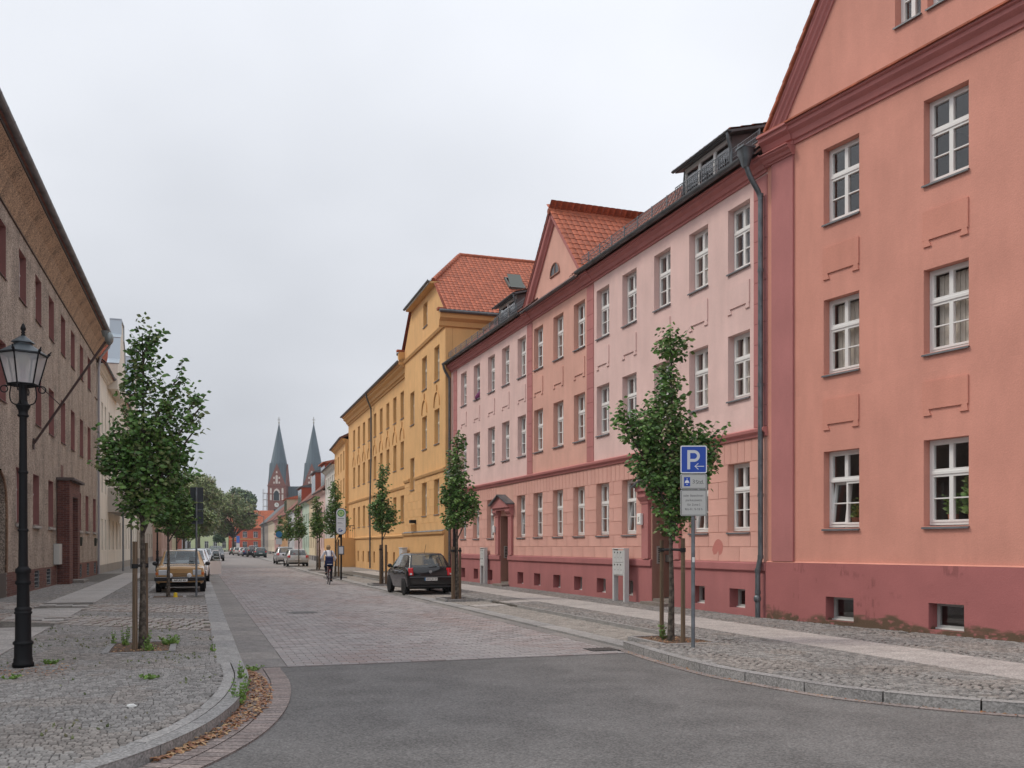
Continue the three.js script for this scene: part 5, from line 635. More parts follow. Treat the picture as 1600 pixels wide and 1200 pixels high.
function crown(rnd, lobes, dens, leaf, cols, sprig = 6, twigL = 0.3) {
  const L = [], tw = []; const up = new THREE.Vector3(0, 1, 0);
  for (const [x, y, z, rx, ry, rz, w = 1] of lobes) {
    const n = Math.round(dens * w * Math.pow(rx * ry * rz, 2 / 3) * 6);
    for (let i = 0; i < n; i++) {
      const d = new THREE.Vector3(rnd() - 0.5, rnd() - 0.5, rnd() - 0.5).normalize(), rr = Math.pow(rnd(), 0.55) * 0.98; const base = new THREE.Vector3(x + d.x * rx * rr * 0.8, y + d.y * ry * rr * 0.85, z + d.z * rz * rr * 0.8);
      const dir = d.clone().multiplyScalar(0.6).add(new THREE.Vector3((rnd() - 0.5) * 0.7, 0.55 + rnd() * 0.5, (rnd() - 0.5) * 0.7)).normalize(); const len = twigL * (0.6 + rnd() * 0.7); const c0 = cols[rnd() * cols.length | 0];
      if (rr > 0.75) tw.push([base.toArray(), base.clone().addScaledVector(dir, len).toArray()]);
      for (let k = 0; k < sprig; k++) {
        const f = (k + 0.5) / sprig, p = base.clone().addScaledVector(dir, len * f), az = k * 2.4 + rnd() * 1.2; const out = new THREE.Vector3(Math.cos(az), 0.15 - rnd() * 0.75, Math.sin(az)).addScaledVector(dir, 0.25).normalize();
        const q = new THREE.Quaternion().setFromUnitVectors(up, out); q.multiply(new THREE.Quaternion().setFromAxisAngle(up, rnd() * 6.28 * 0.0 + (rnd() - 0.5) * 1.2)); // face upwards
        const nrm = new THREE.Vector3(0, 0, 1).applyQuaternion(q); if (nrm.y < 0) q.multiply(new THREE.Quaternion().setFromAxisAngle(up, Math.PI));
        const s = leaf * (0.7 + rnd() * 0.6), j = 0.8 + rnd() * 0.45; L.push([p, q, s, [c0[0] * j, c0[1] * j, c0[2] * j]]);
      }
    }
  }
  return { L, tw };
}
function makeTree(label, pos, { seed, lobes, dens = 55, leaf = 0.095, cols = leafCols.street, trunkR = 0.058, fork = 1.9, name = 'street_tree', group, turn = 0, sprig = 6, twigL = 0.3, trunkPts, cat = 'tree' }) {
  const t = thing(name, label, cat, pos, turn, group), r = mulberry(seed), { L, tw } = crown(r, lobes, dens, leaf, cols, sprig, twigL);
  const g = []; const top = Math.max(...lobes.map(l => l[1] + l[4])); const tp = trunkPts || [[0, 0, 0], [0.015, fork * 0.5, 0.01], [0, fork, 0], [0.03, fork + (top - fork) * 0.45, 0.02], [0, top - 0.15, 0]]; let last = null;
  for (let i = 0; i + 1 < tp.length; i++) { const f0 = i / (tp.length - 1), f1 = (i + 1) / (tp.length - 1), R = f => trunkR * (1 - f * 0.86); g.push(bar(tp[i], tp[i + 1], R(f0) * (i ? 1 : 1.15), 9, R(f1))); }
  for (const [x, y, z, rx, ry, rz] of lobes) { const y0 = Math.max(fork * 0.92, y - ry * 1.3 - Math.hypot(x, z) * 0.9); const mid = [x * 0.45, (y0 + y) / 2 - 0.05 * ry, z * 0.45]; g.push(bar([0, Math.min(y0, y), 0], mid, trunkR * 0.42, 6, trunkR * 0.32), bar(mid, [x, y, z], trunkR * 0.32, 6, trunkR * 0.2)); for (let k = 0; k < 5; k++) g.push(bar([x * 0.8, y - ry * 0.1, z * 0.8], [x + (r() - 0.5) * rx * 1.5, y + (r() - 0.1) * ry * 0.9, z + (r() - 0.5) * rz * 1.5], trunkR * 0.17, 5, trunkR * 0.07)); }
  for (const [a, c] of tw) g.push(bar(a, c, trunkR * 0.055 + 0.001, 3, 0.0015));
  mesh('trunk', g, MT.bark, t); const m = new THREE.Mesh(leafGeo(L), MT.leaf); m.name = 'crown'; m.castShadow = m.receiveShadow = true; t.add(m); return t;
}
// lobes are [right, up, back, rx, ry, rz] seen from the camera; turn brings them square to its view
const cam = -18.8 * Math.PI / 180;
makeTree('young street tree with wooden posts in the weedy pit beside the lantern', V(-0.82, 0.11, 15.97), { seed: 11, turn: cam, dens: 92, leaf: 0.09, lobes: [[0.04, 2.75, 0, 0.62, 0.55, 0.58, 1.35], [0.08, 3.35, 0, 0.62, 0.5, 0.55, 1.15], [-0.34, 3.0, 0.1, 0.36, 0.5, 0.4, 1.2], [0.42, 2.85, -0.1, 0.36, 0.5, 0.4, 1.2], [0.02, 4.05, 0, 0.34, 0.42, 0.3], [0.03, 4.55, 0.02, 0.25, 0.36, 0.24], [0.1, 4.95, 0, 0.16, 0.25, 0.16], [0.84, 3.5, 0, 0.13, 0.36, 0.13, 0.9], [0.92, 3.85, 0, 0.07, 0.3, 0.07, 1.0], [0.5, 3.85, 0, 0.2, 0.4, 0.2], [0.62, 4.25, 0, 0.07, 0.25, 0.07, 1.0], [0.02, 2.2, 0.05, 0.42, 0.34, 0.4, 1.2]] });
makeTree('young street tree held by two wooden stakes beside the parking sign', V(7.78, 0.11, 14.32), { seed: 12, turn: cam, dens: 92, leaf: 0.092, fork: 1.75, lobes: [[0.02, 5.0, 0, 0.27, 0.42, 0.27], [-0.03, 4.45, 0, 0.2, 0.32, 0.2], [-0.08, 4.0, 0, 0.36, 0.32, 0.34], [-0.1, 3.45, 0, 0.6, 0.48, 0.56], [-0.55, 3.55, 0.1, 0.35, 0.33, 0.35], [-0.86, 3.75, 0, 0.13, 0.4, 0.13, 0.8], [0.42, 3.3, -0.1, 0.42, 0.42, 0.42], [0.82, 3.2, 0, 0.1, 0.42, 0.1, 0.8], [0.02, 2.8, 0, 0.66, 0.5, 0.58], [-0.36, 3.0, 0, 0.36, 0.42, 0.36], [0.4, 2.9, 0.05, 0.36, 0.42, 0.36], [0.08, 2.35, 0, 0.45, 0.42, 0.42], [0.1, 1.95, 0, 0.24, 0.36, 0.24]] });
const slim = (k, seed) => { const r = mulberry(seed), j = a => (r() - 0.5) * a; return [[j(0.1), 2.55, 0, 0.52 * k, 0.55, 0.5 * k], [-0.2 + j(0.1), 3.1, 0, 0.38 * k, 0.42, 0.4 * k], [0.25 + j(0.1), 3.0, 0, 0.36 * k, 0.42, 0.4 * k], [j(0.1), 3.6, 0, 0.4 * k, 0.42, 0.35 * k], [j(0.1), 4.2, 0, 0.25 * k, 0.4, 0.25 * k], [j(0.1), 4.7, 0, 0.17 * k, 0.35, 0.17 * k], [0.45 * k, 2.75, 0, 0.2, 0.4, 0.2]]; };
for (const [t, s, k, seed, lab] of [[7.66, 27.81, 1.0, 21, 'young street tree with double stakes standing right behind the black hatchback'], [7.59, 39.69, 0.9, 22, 'slim street tree between the black hatchback and the bus stop sign'], [6.98, 49.6, 1.05, 23, 'street tree directly behind the bus stop sign'], [7.85, 64.7, 1.1, 24, 'street tree beside the cyclist, first after the bus stop'], [7.9, 77.2, 1.05, 25, 'street tree standing at the kerb by the silver hatchback'], [8.35, 91, 1.1, 26, 'street tree beyond the silver hatchback, by the silver estate car'], [8.9, 107, 1.1, 27, 'smallest street tree of the right-hand row, by the round blue sign']]) makeTree(lab, V(t, 0.1, s), { seed, turn: cam, lobes: slim(k, seed), dens: s > 60 ? 46 : 80, leaf: s > 60 ? 0.14 : 0.11, group: 'street trees along the right pavement' });
for (const [t, s, k, seed, lab] of [[-0.86, 31.8, 1.25, 31, 'dark bushy street tree leaning beside the gold saloon car'], [-0.9, 47.5, 1.35, 32, 'bushy street tree behind the white hatchback on the left'], [-0.8, 63, 1.3, 33, 'third of the bushy trees in the left parking row, before the far lantern'], [-0.6, 78, 1.3, 34, 'farthest bushy tree in the left parking row']]) makeTree(lab, V(t, 0.1, s), { seed, turn: cam, lobes: slim(k, seed).map(l => [l[0] * 1.1, l[1] * 0.98, l[2], l[3] * 1.15, l[4] * 1.1, l[5] * 1.15]), dens: 64, leaf: 0.115, group: 'street trees along the left parking row' });
// tall trees in the distance
function bigLobes(seed, n, w, h0, h1) { const r = mulberry(seed), a = []; for (let i = 0; i < n; i++) { const f = r(), y = h0 + (h1 - h0) * f, k = Math.sin(Math.PI * (0.18 + 0.75 * f)); a.push([(r() - 0.5) * 1.7 * w * k, y, (r() - 0.5) * 1.5 * w * k, 1.0 + r() * 1.8, 0.7 + r() * 1.5, 1.0 + r() * 1.8]); } return a; }
makeTree('large loose olive-green tree overhanging the far left of the street', V(0.5, 0, 214), { seed: 41, name: 'large_tree', turn: cam, lobes: bigLobes(3, 34, 6.2, 5, 16.0), dens: 9, leaf: 0.52, cols: leafCols.olive, trunkR: 0.4, fork: 4, sprig: 5, twigL: 1.5 });
makeTree('large tree with browning outer leaves in front of the red house roof', V(8.5, 0, 236), { seed: 42, name: 'large_tree', turn: cam, lobes: bigLobes(5, 30, 6.4, 5.0, 12.5), dens: 8, leaf: 0.5, cols: [...leafCols.olive, [0.13, 0.17, 0.06], [0.19, 0.13, 0.07]], trunkR: 0.35, fork: 4, sprig: 5, twigL: 1.6 });
makeTree('tall dark green tree rising behind the red house', V(13.2, 0, 322), { seed: 43, name: 'large_tree', turn: cam, lobes: bigLobes(7, 28, 6.2, 8, 20), dens: 7, leaf: 0.95, cols: leafCols.dark.concat(leafCols.olive.slice(0, 1)), trunkR: 0.45, fork: 5, sprig: 5, twigL: 1.7 });
makeTree('small clipped dark round tree in front of the pale green house', V(5.5, 0, 252), { seed: 44, name: 'round_tree', turn: cam, lobes: [[0, 3.6, 0, 1.7, 1.3, 1.7], [0.3, 4.0, 0, 1.2, 1.0, 1.2]], dens: 26, leaf: 0.35, cols: leafCols.dark, trunkR: 0.12, fork: 2.4, twigL: 0.4 });
makeTree('tree of medium height on the far left behind the parked cars', V(-1.8, 0, 150), { seed: 45, name: 'large_tree', turn: cam, lobes: bigLobes(9, 16, 3.2, 4, 10), dens: 10, leaf: 0.5, cols: leafCols.olive, trunkR: 0.25, fork: 3, sprig: 5, twigL: 1.0 });
// tree pits, stakes, ties
function pit(t, s, w, l, y = 0.108) { const p = thing('tree_pit'); tag(p, null, null, null, 'structure'); p.position.set(t, 0, -s); mesh('soil', box(-w / 2, w / 2, 0.0, y + 0.004, -l / 2, l / 2), mat([0.235, 0.15, 0.095], { map: TX.dirt, bumpMap: TX.dirt, bumpScale: 0.03 }), p); for (const [a, c, d, e] of [[-w / 2 - 0.1, -w / 2 - 0.003, -l / 2, l / 2], [w / 2 + 0.003, w / 2 + 0.1, -l / 2, l / 2], [-w / 2, w / 2, l / 2 + 0.003, l / 2 + 0.1], [-w / 2, w / 2, -l / 2 - 0.1, -l / 2 - 0.003]]) mesh('edging_stone', box(a, c, 0, 0.128, d, e), GM.kerb[1], p); }
pit(-0.84, 16.1, 0.86, 1.6); pit(7.86, 14.4, 0.9, 1.3); pit(7.7, 27.9, 0.9, 1.2, 0.06); pit(7.62, 39.8, 0.9, 1.2, 0.06); pit(7.0, 49.8, 0.9, 1.2, 0.06); pit(7.85, 64.8, 0.9, 1.2, 0.06); pit(-0.86, 31.75, 0.9, 1.3);
function stake(t, s, h, label, tie, r = 0.038) { const g = thing('tree_stake', label, 'stake', V(t, 0.1, s), 0, 'wooden tree stakes'); mesh('post', [cyl(r * 1.05, r * 0.95, 0, h, 0, 0, 10)], MT.stake, g); if (tie) mesh('tie', [bar([0, tie[2], 0], [tie[0], tie[2] + 0.01, tie[1]], 0.022, 6), cyl(r * 1.25, r * 1.25, tie[2] - 0.035, tie[2] + 0.035, 0, 0, 10)], MT.rubber, g); return g; }
stake(-0.92, 15.8, 1.72, 'round wooden post tied to the tree in the weedy pit', [0.1, -0.17, 1.33], 0.04); stake(-0.78, 16.3, 1.7, 'wooden post behind the trunk in the weedy pit', [-0.04, 0.33, 1.33], 0.032);
stake(7.85, 14.78, 1.75, 'wooden stake on the far side of the tree by the parking sign', [-0.07, 0.46, 1.58]); stake(7.83, 13.98, 1.78, 'wooden stake tied to the tree, on the parking sign side', [-0.05, -0.34, 1.58]);
stake(7.52, 27.75, 1.62, 'thicker wooden stake of the tree behind the black hatchback', [0.14, -0.06, 1.5], 0.055); stake(7.8, 27.95, 1.6, 'thinner wooden stake of the tree behind the black hatchback', [-0.14, 0.14, 1.5]);
stake(7.5, 39.6, 1.7, 'wooden stake of the slim tree between hatchback and bus stop', [0.09, -0.09, 1.5], 0.05); stake(7.72, 39.5, 1.7, 'second wooden stake of the slim tree between hatchback and bus stop', null, 0.05); stake(7.12, 49.4, 2.0, 'wooden stake of the tree behind the bus stop sign', null, 0.05); stake(7.98, 64.5, 2.0, 'wooden stake of the tree beside the cyclist', null, 0.06);
// ---------------------------------------------------------------- lantern posts
{
  const l = thing('lantern_post', 'black cast-iron lantern post on the cobbled corner before the brown house', 'street lamp', V(-2.21, 0.12, 13.95), 0.3, 'old-style lantern posts');
  mesh('base', lathe([[0, 0], [0.135, 0], [0.135, 0.05], [0.12, 0.07], [0.12, 0.11], [0.112, 0.13], [0.11, 0.30], [0.128, 0.31], [0.128, 0.335], [0.1, 0.36], [0.098, 0.71], [0.112, 0.72], [0.112, 0.74], [0.098, 0.75], [0.105, 0.765], [0.105, 0.79], [0.08, 0.81]], 20), MT.iron, l);
  mesh('column', lathe([[0.08, 0.81], [0.077, 1.10], [0.098, 1.12], [0.098, 1.15], [0.083, 1.165], [0.083, 1.26], [0.098, 1.27], [0.098, 1.32], [0.075, 1.335], [0.06, 1.36], [0.056, 1.82], [0.068, 1.83], [0.068, 1.85], [0.054, 1.865], [0.051, 2.6], [0.064, 2.61], [0.064, 2.63], [0.05, 2.645], [0.046, 3.36], [0.07, 3.375], [0.072, 3.39], [0.058, 3.41], [0.06, 3.45], [0.09, 3.51], [0.092, 3.53], [0.062, 3.55], [0.05, 3.6], [0.05, 3.74], [0, 3.75]], 20), MT.iron, l);
  const sc = []; for (let k = 0; k < 4; k++) { const a = k * Math.PI / 2 + 0.4, c = Math.cos(a), d = Math.sin(a); sc.push(tube([[0.05 * c, 3.52, 0.05 * d], [0.14 * c, 3.56, 0.14 * d], [0.165 * c, 3.66, 0.165 * d], [0.15 * c, 3.79, 0.15 * d]], 0.009, 6, 16, 0.5)); const r = new THREE.TorusGeometry(0.045, 0.008, 6, 14); r.rotateY(-a); r.translate(0.235 * c, 3.74, 0.235 * d); sc.push(ni(r)); sc.push(bar([0.13 * c, 3.79, 0.13 * d], [0.235 * c, 3.785, 0.235 * d], 0.009, 5)); } mesh('scroll_bracket', sc, MT.iron, l);
  const head = new THREE.Group(); head.name = 'lantern'; l.add(head); const fr = [], N = 6, yb = 3.8, yt = 4.21, rb = 0.19, rtp = 0.295, pt = (k, r, y) => [r * Math.cos(k / N * 6.2832), y, r * Math.sin(k / N * 6.2832)];
  for (let k = 0; k < N; k++) { fr.push(bar(pt(k, rb, yb), pt(k, rtp, yt), 0.011, 6), bar(pt(k, rb, yb), pt(k + 1, rb, yb), 0.014, 6), bar(pt(k, rtp, yt), pt(k + 1, rtp, yt), 0.016, 6)); const p = pt(k, rtp, yt); fr.push(bar(p, [p[0] * 1.17, yt + 0.075, p[2] * 1.17], 0.02, 6, 0.006), sph(0.02, p[0] * 1.08, yt + 0.03, p[2] * 1.08, 1, 1, 1, 8)); } fr.push(bar([0, 3.74, 0], [0, 3.8, 0], 0.05, 8), bar([0.19, yb, 0], [-0.19, yb, 0], 0.014, 6)); mesh('frame', fr, MT.iron, head);
  const gm = mat([0.93, 0.94, 0.96], { phys: true, transmission: 0.72, roughness: 0.28, thickness: 0 }); for (let k = 0; k < N; k++) { const a = pt(k, rb - 0.004, yb + 0.01), c = pt(k + 1, rb - 0.004, yb + 0.01), d = pt(k + 1, rtp - 0.004, yt - 0.01), e = pt(k, rtp - 0.004, yt - 0.01); mesh('pane', quad(a, c, d, e), gm, head); }
  const rf = (a, y0, b2, y1) => { const g = new THREE.CylinderGeometry(b2, a, y1 - y0, N); g.rotateY(Math.PI / 6); g.translate(0, (y0 + y1) / 2, 0); return ni(g); }; const rm = mat([0.075, 0.09, 0.10], { roughness: 0.5, metalness: 0.3 });
  mesh('roof', [rf(0.315, 4.205, 0.30, 4.225), rf(0.30, 4.225, 0.12, 4.34), rf(0.115, 4.34, 0.115, 4.365), rf(0.15, 4.365, 0.135, 4.385), rf(0.135, 4.385, 0.03, 4.46)], rm, head); mesh('finial', lathe([[0.02, 4.45], [0.03, 4.47], [0.018, 4.49], [0.032, 4.505], [0.018, 4.52], [0.035, 4.55], [0.03, 4.58], [0.012, 4.62], [0, 4.635]], 10), MT.iron, head); mesh('lamp_holder', [cyl(0.07, 0.08, 4.1, 4.2, 0, 0, 12), sph(0.03, 0.04, 4.09, 0), sph(0.03, -0.05, 4.09, 0.02)], mat([0.42, 0.38, 0.26], { roughness: 0.4 }), head);
  copy(l, V(8.64, 0.12, 31.7), 0.8, 'black lantern post by the tree behind the black hatchback'); copy(l, V(8.98, 0.1, 72.5), 0.2, 'black lantern post beside the cyclist\'s tree'); copy(l, V(-2.46, 0.1, 66), 0.5, 'black lantern post on the left pavement behind the gold saloon car');
}
// lamp on a long slanting arm fixed to the brown house
{ const a = thing('wall_lamp_arm', 'slanting steel arm with a small lamp head fixed to the brown roughcast house', 'lamp arm', V(-5.66, 0, 37.9)); const sm = mat([0.055, 0.032, 0.03], { roughness: 0.6 }); mesh('arm', [bar([0, 5.5, 0], [2.42, 9.42, 0], 0.045, 8)], sm, a); mesh('stay', [bar([0, 7.85, 0], [0.9, 6.95, 0], 0.02, 6)], sm, a); mesh('wall_plate', [box(0, 0.03, 5.3, 5.7, -0.12, 0.12)], sm, a); mesh('lamp_head', [sph(0.2, 2.55, 9.55, 0, 0.8, 1.25, 0.9), cyl(0.09, 0.16, 9.6, 9.82, 2.42, 0, 10)], mat([0.22, 0.25, 0.25], { roughness: 0.4, metalness: 0.4 }), a); }
// far modern street lamp
{ const a = thing('street_lamp', 'slim grey street lamp with a short arm far along the right pavement', 'street lamp', V(10.0, 0.05, 150)); mesh('mast', bar([0, 0, 0], [0, 6.3, 0], 0.1, 8, 0.06), MT.galv, a); mesh('arm', bar([0, 6.3, 0], [-1.6, 6.7, 0.2], 0.05, 6), MT.galv, a); mesh('lamp_head', bbox(-2.5, -1.5, 6.65, 6.85, 0.05, 0.35, 0.05), MT.iron, a); }
// ---------------------------------------------------------------- signs
function canvasMat(w, h, draw, o = {}) { const c = document.createElement('canvas'); c.width = w; c.height = h; draw(c.getContext('2d'), w, h); const t = new THREE.CanvasTexture(c); t.colorSpace = THREE.SRGBColorSpace; t.anisotropy = 8; return mat(0xffffff, { map: t, roughness: 0.45, ...o }); }
function rrect(x0, x1, y0, y1, r) { const s = new THREE.Shape(); s.moveTo(x0 + r, y0); s.lineTo(x1 - r, y0); s.absarc(x1 - r, y0 + r, r, -Math.PI / 2, 0); s.lineTo(x1, y1 - r); s.absarc(x1 - r, y1 - r, r, 0, Math.PI / 2); s.lineTo(x0 + r, y1); s.absarc(x0 + r, y1 - r, r, Math.PI / 2, Math.PI); s.lineTo(x0, y0 + r); s.absarc(x0 + r, y0 + r, r, Math.PI, Math.PI * 1.5); return s; }
function signPlate(parent, name, w, h, y, z, r, back, front, th = 0.012) { // centred at x=0, bottom at y, front face towards +z
  const g = new THREE.ExtrudeGeometry(rrect(-w / 2, w / 2, 0, h, r), { depth: th, bevelEnabled: true, bevelSize: 0.002, bevelThickness: 0.002, bevelSegments: 1 }); g.translate(0, y, z - th - 0.002); const p = mesh(name, g, back, parent); const f = new THREE.ShapeGeometry(rrect(-w / 2 + 0.001, w / 2 - 0.001, 0.001, h - 0.001, r)); const ps = f.attributes.position, uv = f.attributes.uv; for (let i = 0; i < ps.count; i++) uv.setXY(i, (ps.getX(i) + w / 2) / w, ps.getY(i) / h); f.translate(0, y, z + 0.0035); const m = new THREE.Mesh(f, front); m.name = 'sign_face'; p.add(m); return p;
}
const plateBack = mat([0.34, 0.35, 0.37], { roughness: 0.5, metalness: 0.3 }), plateDark = mat([0.045, 0.05, 0.058], { roughness: 0.6, side: THREE.DoubleSide });
{
  const s = thing('parking_sign', 'blue parking sign with two white supplementary plates on a galvanised pole', 'sign', V(7.53, 0.11, 13.12), -0.35); mesh('pole', [cyl(0.031, 0.031, 0, 3.2, 0, 0, 14), sph(0.031, 0, 3.2, 0, 1, 0.4, 1, 10)], MT.galv, s); mesh('clamp', [box(-0.06, 0.06, 2.98, 3.01, -0.035, 0.04), box(-0.06, 0.06, 2.62, 2.65, -0.035, 0.04), box(-0.06, 0.06, 2.34, 2.37, -0.035, 0.04)], MT.galv, s); mesh('sticker', [box(-0.02, 0.02, 1.38, 1.46, 0.0285, 0.0325)], MT.white, s);
  signPlate(s, 'parking_plate', 0.42, 0.44, 2.80, 0.055, 0.03, plateBack, canvasMat(420, 440, (x, w, h) => { x.fillStyle = '#e8e8ea'; x.fillRect(0, 0, w, h); x.fillStyle = '#1a47a8'; x.beginPath(); x.roundRect(16, 16, w - 32, h - 32, 18); x.fill(); x.fillStyle = '#cfd2d6'; x.fillRect(108, 72, 46, 306); x.strokeStyle = '#cfd2d6'; x.lineWidth = 46; x.beginPath(); x.moveTo(130, 95); x.lineTo(215, 95); x.arc(215, 165, 70, -Math.PI / 2, Math.PI / 2); x.lineTo(130, 235); x.stroke(); x.strokeStyle = '#d8dade'; x.lineWidth = 12; x.lineCap = 'butt'; x.beginPath(); x.moveTo(228, 330); x.lineTo(376, 330); x.moveTo(284, 282); x.lineTo(230, 330); x.lineTo(284, 378); x.stroke(); }));
  const edge = (x, w, h) => { x.fillStyle = '#bcbcb8'; x.fillRect(0, 0, w, h); x.strokeStyle = '#26282a'; x.lineWidth = 7; x.beginPath(); x.roundRect(14, 12, w - 28, h - 24, 16); x.stroke(); };
  signPlate(s, 'duration_plate', 0.42, 0.24, 2.548, 0.055, 0.025, plateBack, canvasMat(420, 240, (x, w, h) => { edge(x, w, h); x.fillStyle = '#1a47a8'; x.fillRect(55, 50, 98, 146); x.fillStyle = '#e4e6ea'; x.beginPath(); x.arc(104, 128, 30, Math.PI, 0); x.fill(); x.fillRect(68, 128, 72, 16); x.fillRect(98, 70, 12, 20); x.fillRect(92, 160, 24, 10); x.fillStyle = '#1c1e20'; x.font = '82px sans-serif'; x.fillText('3', 186, 150); x.fillText('Std.', 238, 158); }));
  signPlate(s, 'resident_plate', 0.42, 0.415, 2.12, 0.055, 0.025, plateBack, canvasMat(420, 415, (x, w, h) => { edge(x, w, h); x.fillStyle = '#1c1e20'; x.font = '47px sans-serif'; x.textAlign = 'center'; ['oder Bewohner-', 'parkausweis', 'für Zone I', 'Mo-Fr. 9-18 h'].forEach((q, i) => x.fillText(q, w / 2, 110 + i * 72, 330)); }));
}
{
  const s = thing('traffic_sign', 'sign pole with three plates seen from behind, before the gold saloon car', 'sign', V(0.0, 0.11, 31.88), Math.PI - 0.25); mesh('pole', cyl(0.034, 0.034, 0, 3.56, 0, 0, 12), MT.galv, s); for (const [y, h] of [[3.06, 0.49], [2.79, 0.25], [2.35, 0.42]]) { const g = new THREE.ExtrudeGeometry(rrect(-0.21, 0.21, 0, h, 0.03), { depth: 0.01, bevelEnabled: false }); g.translate(0, y, 0.045); mesh('sign_plate', g, plateDark, s); mesh('bracket', [box(-0.19, 0.19, y + 0.02, y + 0.045, 0.03, 0.0445)], MT.galv, s); }
}
{
  const s = thing('bus_stop_sign', 'white oval bus stop sign with green H on a black post', 'sign', V(6.71, 0.1, 45.68), -0.3); mesh('post', cyl(0.045, 0.045, 0, 2.3, 0, 0, 12), MT.iron, s); const w = 0.5, h = 1.3;
  signPlate(s, 'stop_plate', w, h, 2.2, 0.05, 0.22, mat([0.10, 0.11, 0.12], { roughness: 0.5 }), canvasMat(250, 650, (x, W, H) => { x.fillStyle = '#3a4046'; x.fillRect(0, 0, W, H); x.fillStyle = '#dfe2e4'; x.beginPath(); x.roundRect(12, 12, W - 24, H - 24, 100); x.fill(); x.fillStyle = '#2f9a4c'; x.beginPath(); x.arc(125, 125, 88, 0, 7); x.fill(); x.fillStyle = '#c9d99a'; x.beginPath(); x.arc(125, 125, 66, 0, 7); x.fill(); x.fillStyle = '#2f9a4c'; x.font = 'bold 108px sans-serif'; x.textAlign = 'center'; x.fillText('H', 125, 164); x.fillStyle = '#7d8a8c'; x.fillRect(50, 250, 150, 16); x.fillStyle = '#9aa0a2'; x.fillRect(40, 300, 170, 4); x.fillRect(40, 350, 100, 14); x.fillRect(40, 376, 130, 8); x.fillRect(40, 440, 170, 4); x.strokeStyle = '#22478f'; x.lineWidth = 18; x.strokeRect(76, 510, 58, 62); x.fillStyle = '#22478f'; x.fillRect(112, 540, 60, 18); x.fillStyle = '#dfe2e4'; x.fillRect(120, 500, 20, 30); }), 0.06);
  mesh('timetable_case', [bbox(-0.13, 0.16, 1.22, 1.65, 0.05, 0.11, 0.015)], mat([0.12, 0.13, 0.14]), s); const tt = new THREE.PlaneGeometry(0.2, 0.33); tt.translate(0.015, 1.435, 0.112); const m = new THREE.Mesh(tt, mat([0.66, 0.68, 0.72], { roughness: 0.2 })); m.name = 'timetable'; s.add(m);
}
{ const s = thing('round_sign', 'round blue sign with a white plate below, far along the right kerb', 'sign', V(7.8, 0.05, 95), -0.3); mesh('pole', cyl(0.04, 0.04, 0, 3.1, 0, 0, 8), MT.galv, s); const d = new THREE.CylinderGeometry(0.32, 0.32, 0.02, 24); d.rotateX(Math.PI / 2); d.translate(0, 2.85, 0.05); mesh('disc', d, mat([0.03, 0.16, 0.32], { roughness: 0.5 }), s); mesh('plate', box(-0.3, 0.3, 1.85, 2.45, 0.04, 0.06), mat([0.55, 0.57, 0.6]), s); }
{ const s = thing('blue_sign', 'tall narrow blue and white sign in front of the red house', 'sign', V(7.45, 0.05, 182), -0.3); mesh('pole', cyl(0.06, 0.06, 0, 3.6, 0, 0, 8), MT.galv, s); mesh('plate', box(-0.3, 0.3, 2.3, 3.6, 0.06, 0.1), mat([0.10, 0.22, 0.62]), s); mesh('lower_plate', box(-0.3, 0.3, 1.3, 2.2, 0.06, 0.1), MT.white, s); }
// ---------------------------------------------------------------- letterboxes and cabinets
function letterbox(t, s, cols, label, turn) { const w = cols * 0.205 + 0.17; const l = thing('letterbox_unit', label, 'letterboxes', V(t, 0.12, s), turn, 'white letterbox units'); const wm = mat([0.66, 0.67, 0.66], { roughness: 0.5, map: TX.plaster }); for (const x of [-w / 2, w / 2 - 0.09]) mesh('leg', bbox(x, x + 0.09, 0, 1.53, -0.075, 0.08, 0.008), wm, l); mesh('casing', [bbox(-w / 2 + 0.092, w / 2 - 0.092, 0.76, 1.5, -0.07, 0.07, 0.008), bbox(-w / 2, w / 2, 1.532, 1.56, -0.085, 0.095, 0.006)], wm, l); for (let r = 0; r < 2; r++) for (let c = 0; c < cols; c++) { const x = -w / 2 + 0.095 + c * (w - 0.19) / cols, y = 0.79 + r * 0.36; const d = mesh('letterbox_door', bbox(x + 0.006, x + (w - 0.19) / cols - 0.006, y, y + 0.34, 0.0705, 0.084, 0.004), wm, l); mesh('lock', [box(x + 0.05, x + 0.08, y + 0.27, y + 0.31, 0.0845, 0.095), box(x + 0.09, x + 0.10, y + 0.12, y + 0.16, 0.0845, 0.09)], MT.iron, d); } return l; }
letterbox(11.80, 24.75, 3, 'white six-box letterbox unit on two legs beside doorway number 5', -Math.PI / 2 + 0.02); letterbox(11.72, 38.2, 2, 'smaller white letterbox unit beside the farther pedimented doorway', -Math.PI / 2 + 0.02);
{ const c = mesh('junction_cabinet', [bbox(-0.45, 0.45, 0, 1.5, -0.14, 0.14, 0.01), bbox(-0.5, 0.5, 1.5, 1.55, -0.17, 0.17, 0.01), box(-0.005, 0.005, 0.1, 1.4, 0.141, 0.146)], mat([0.55, 0.57, 0.60], { roughness: 0.5 })); c.position.set(11.28, 0.11, -52.6); c.rotation.y = -Math.PI / 2; tag(c, 'pale grey junction cabinet against the yellow house behind the black hatchback', 'cabinet'); }
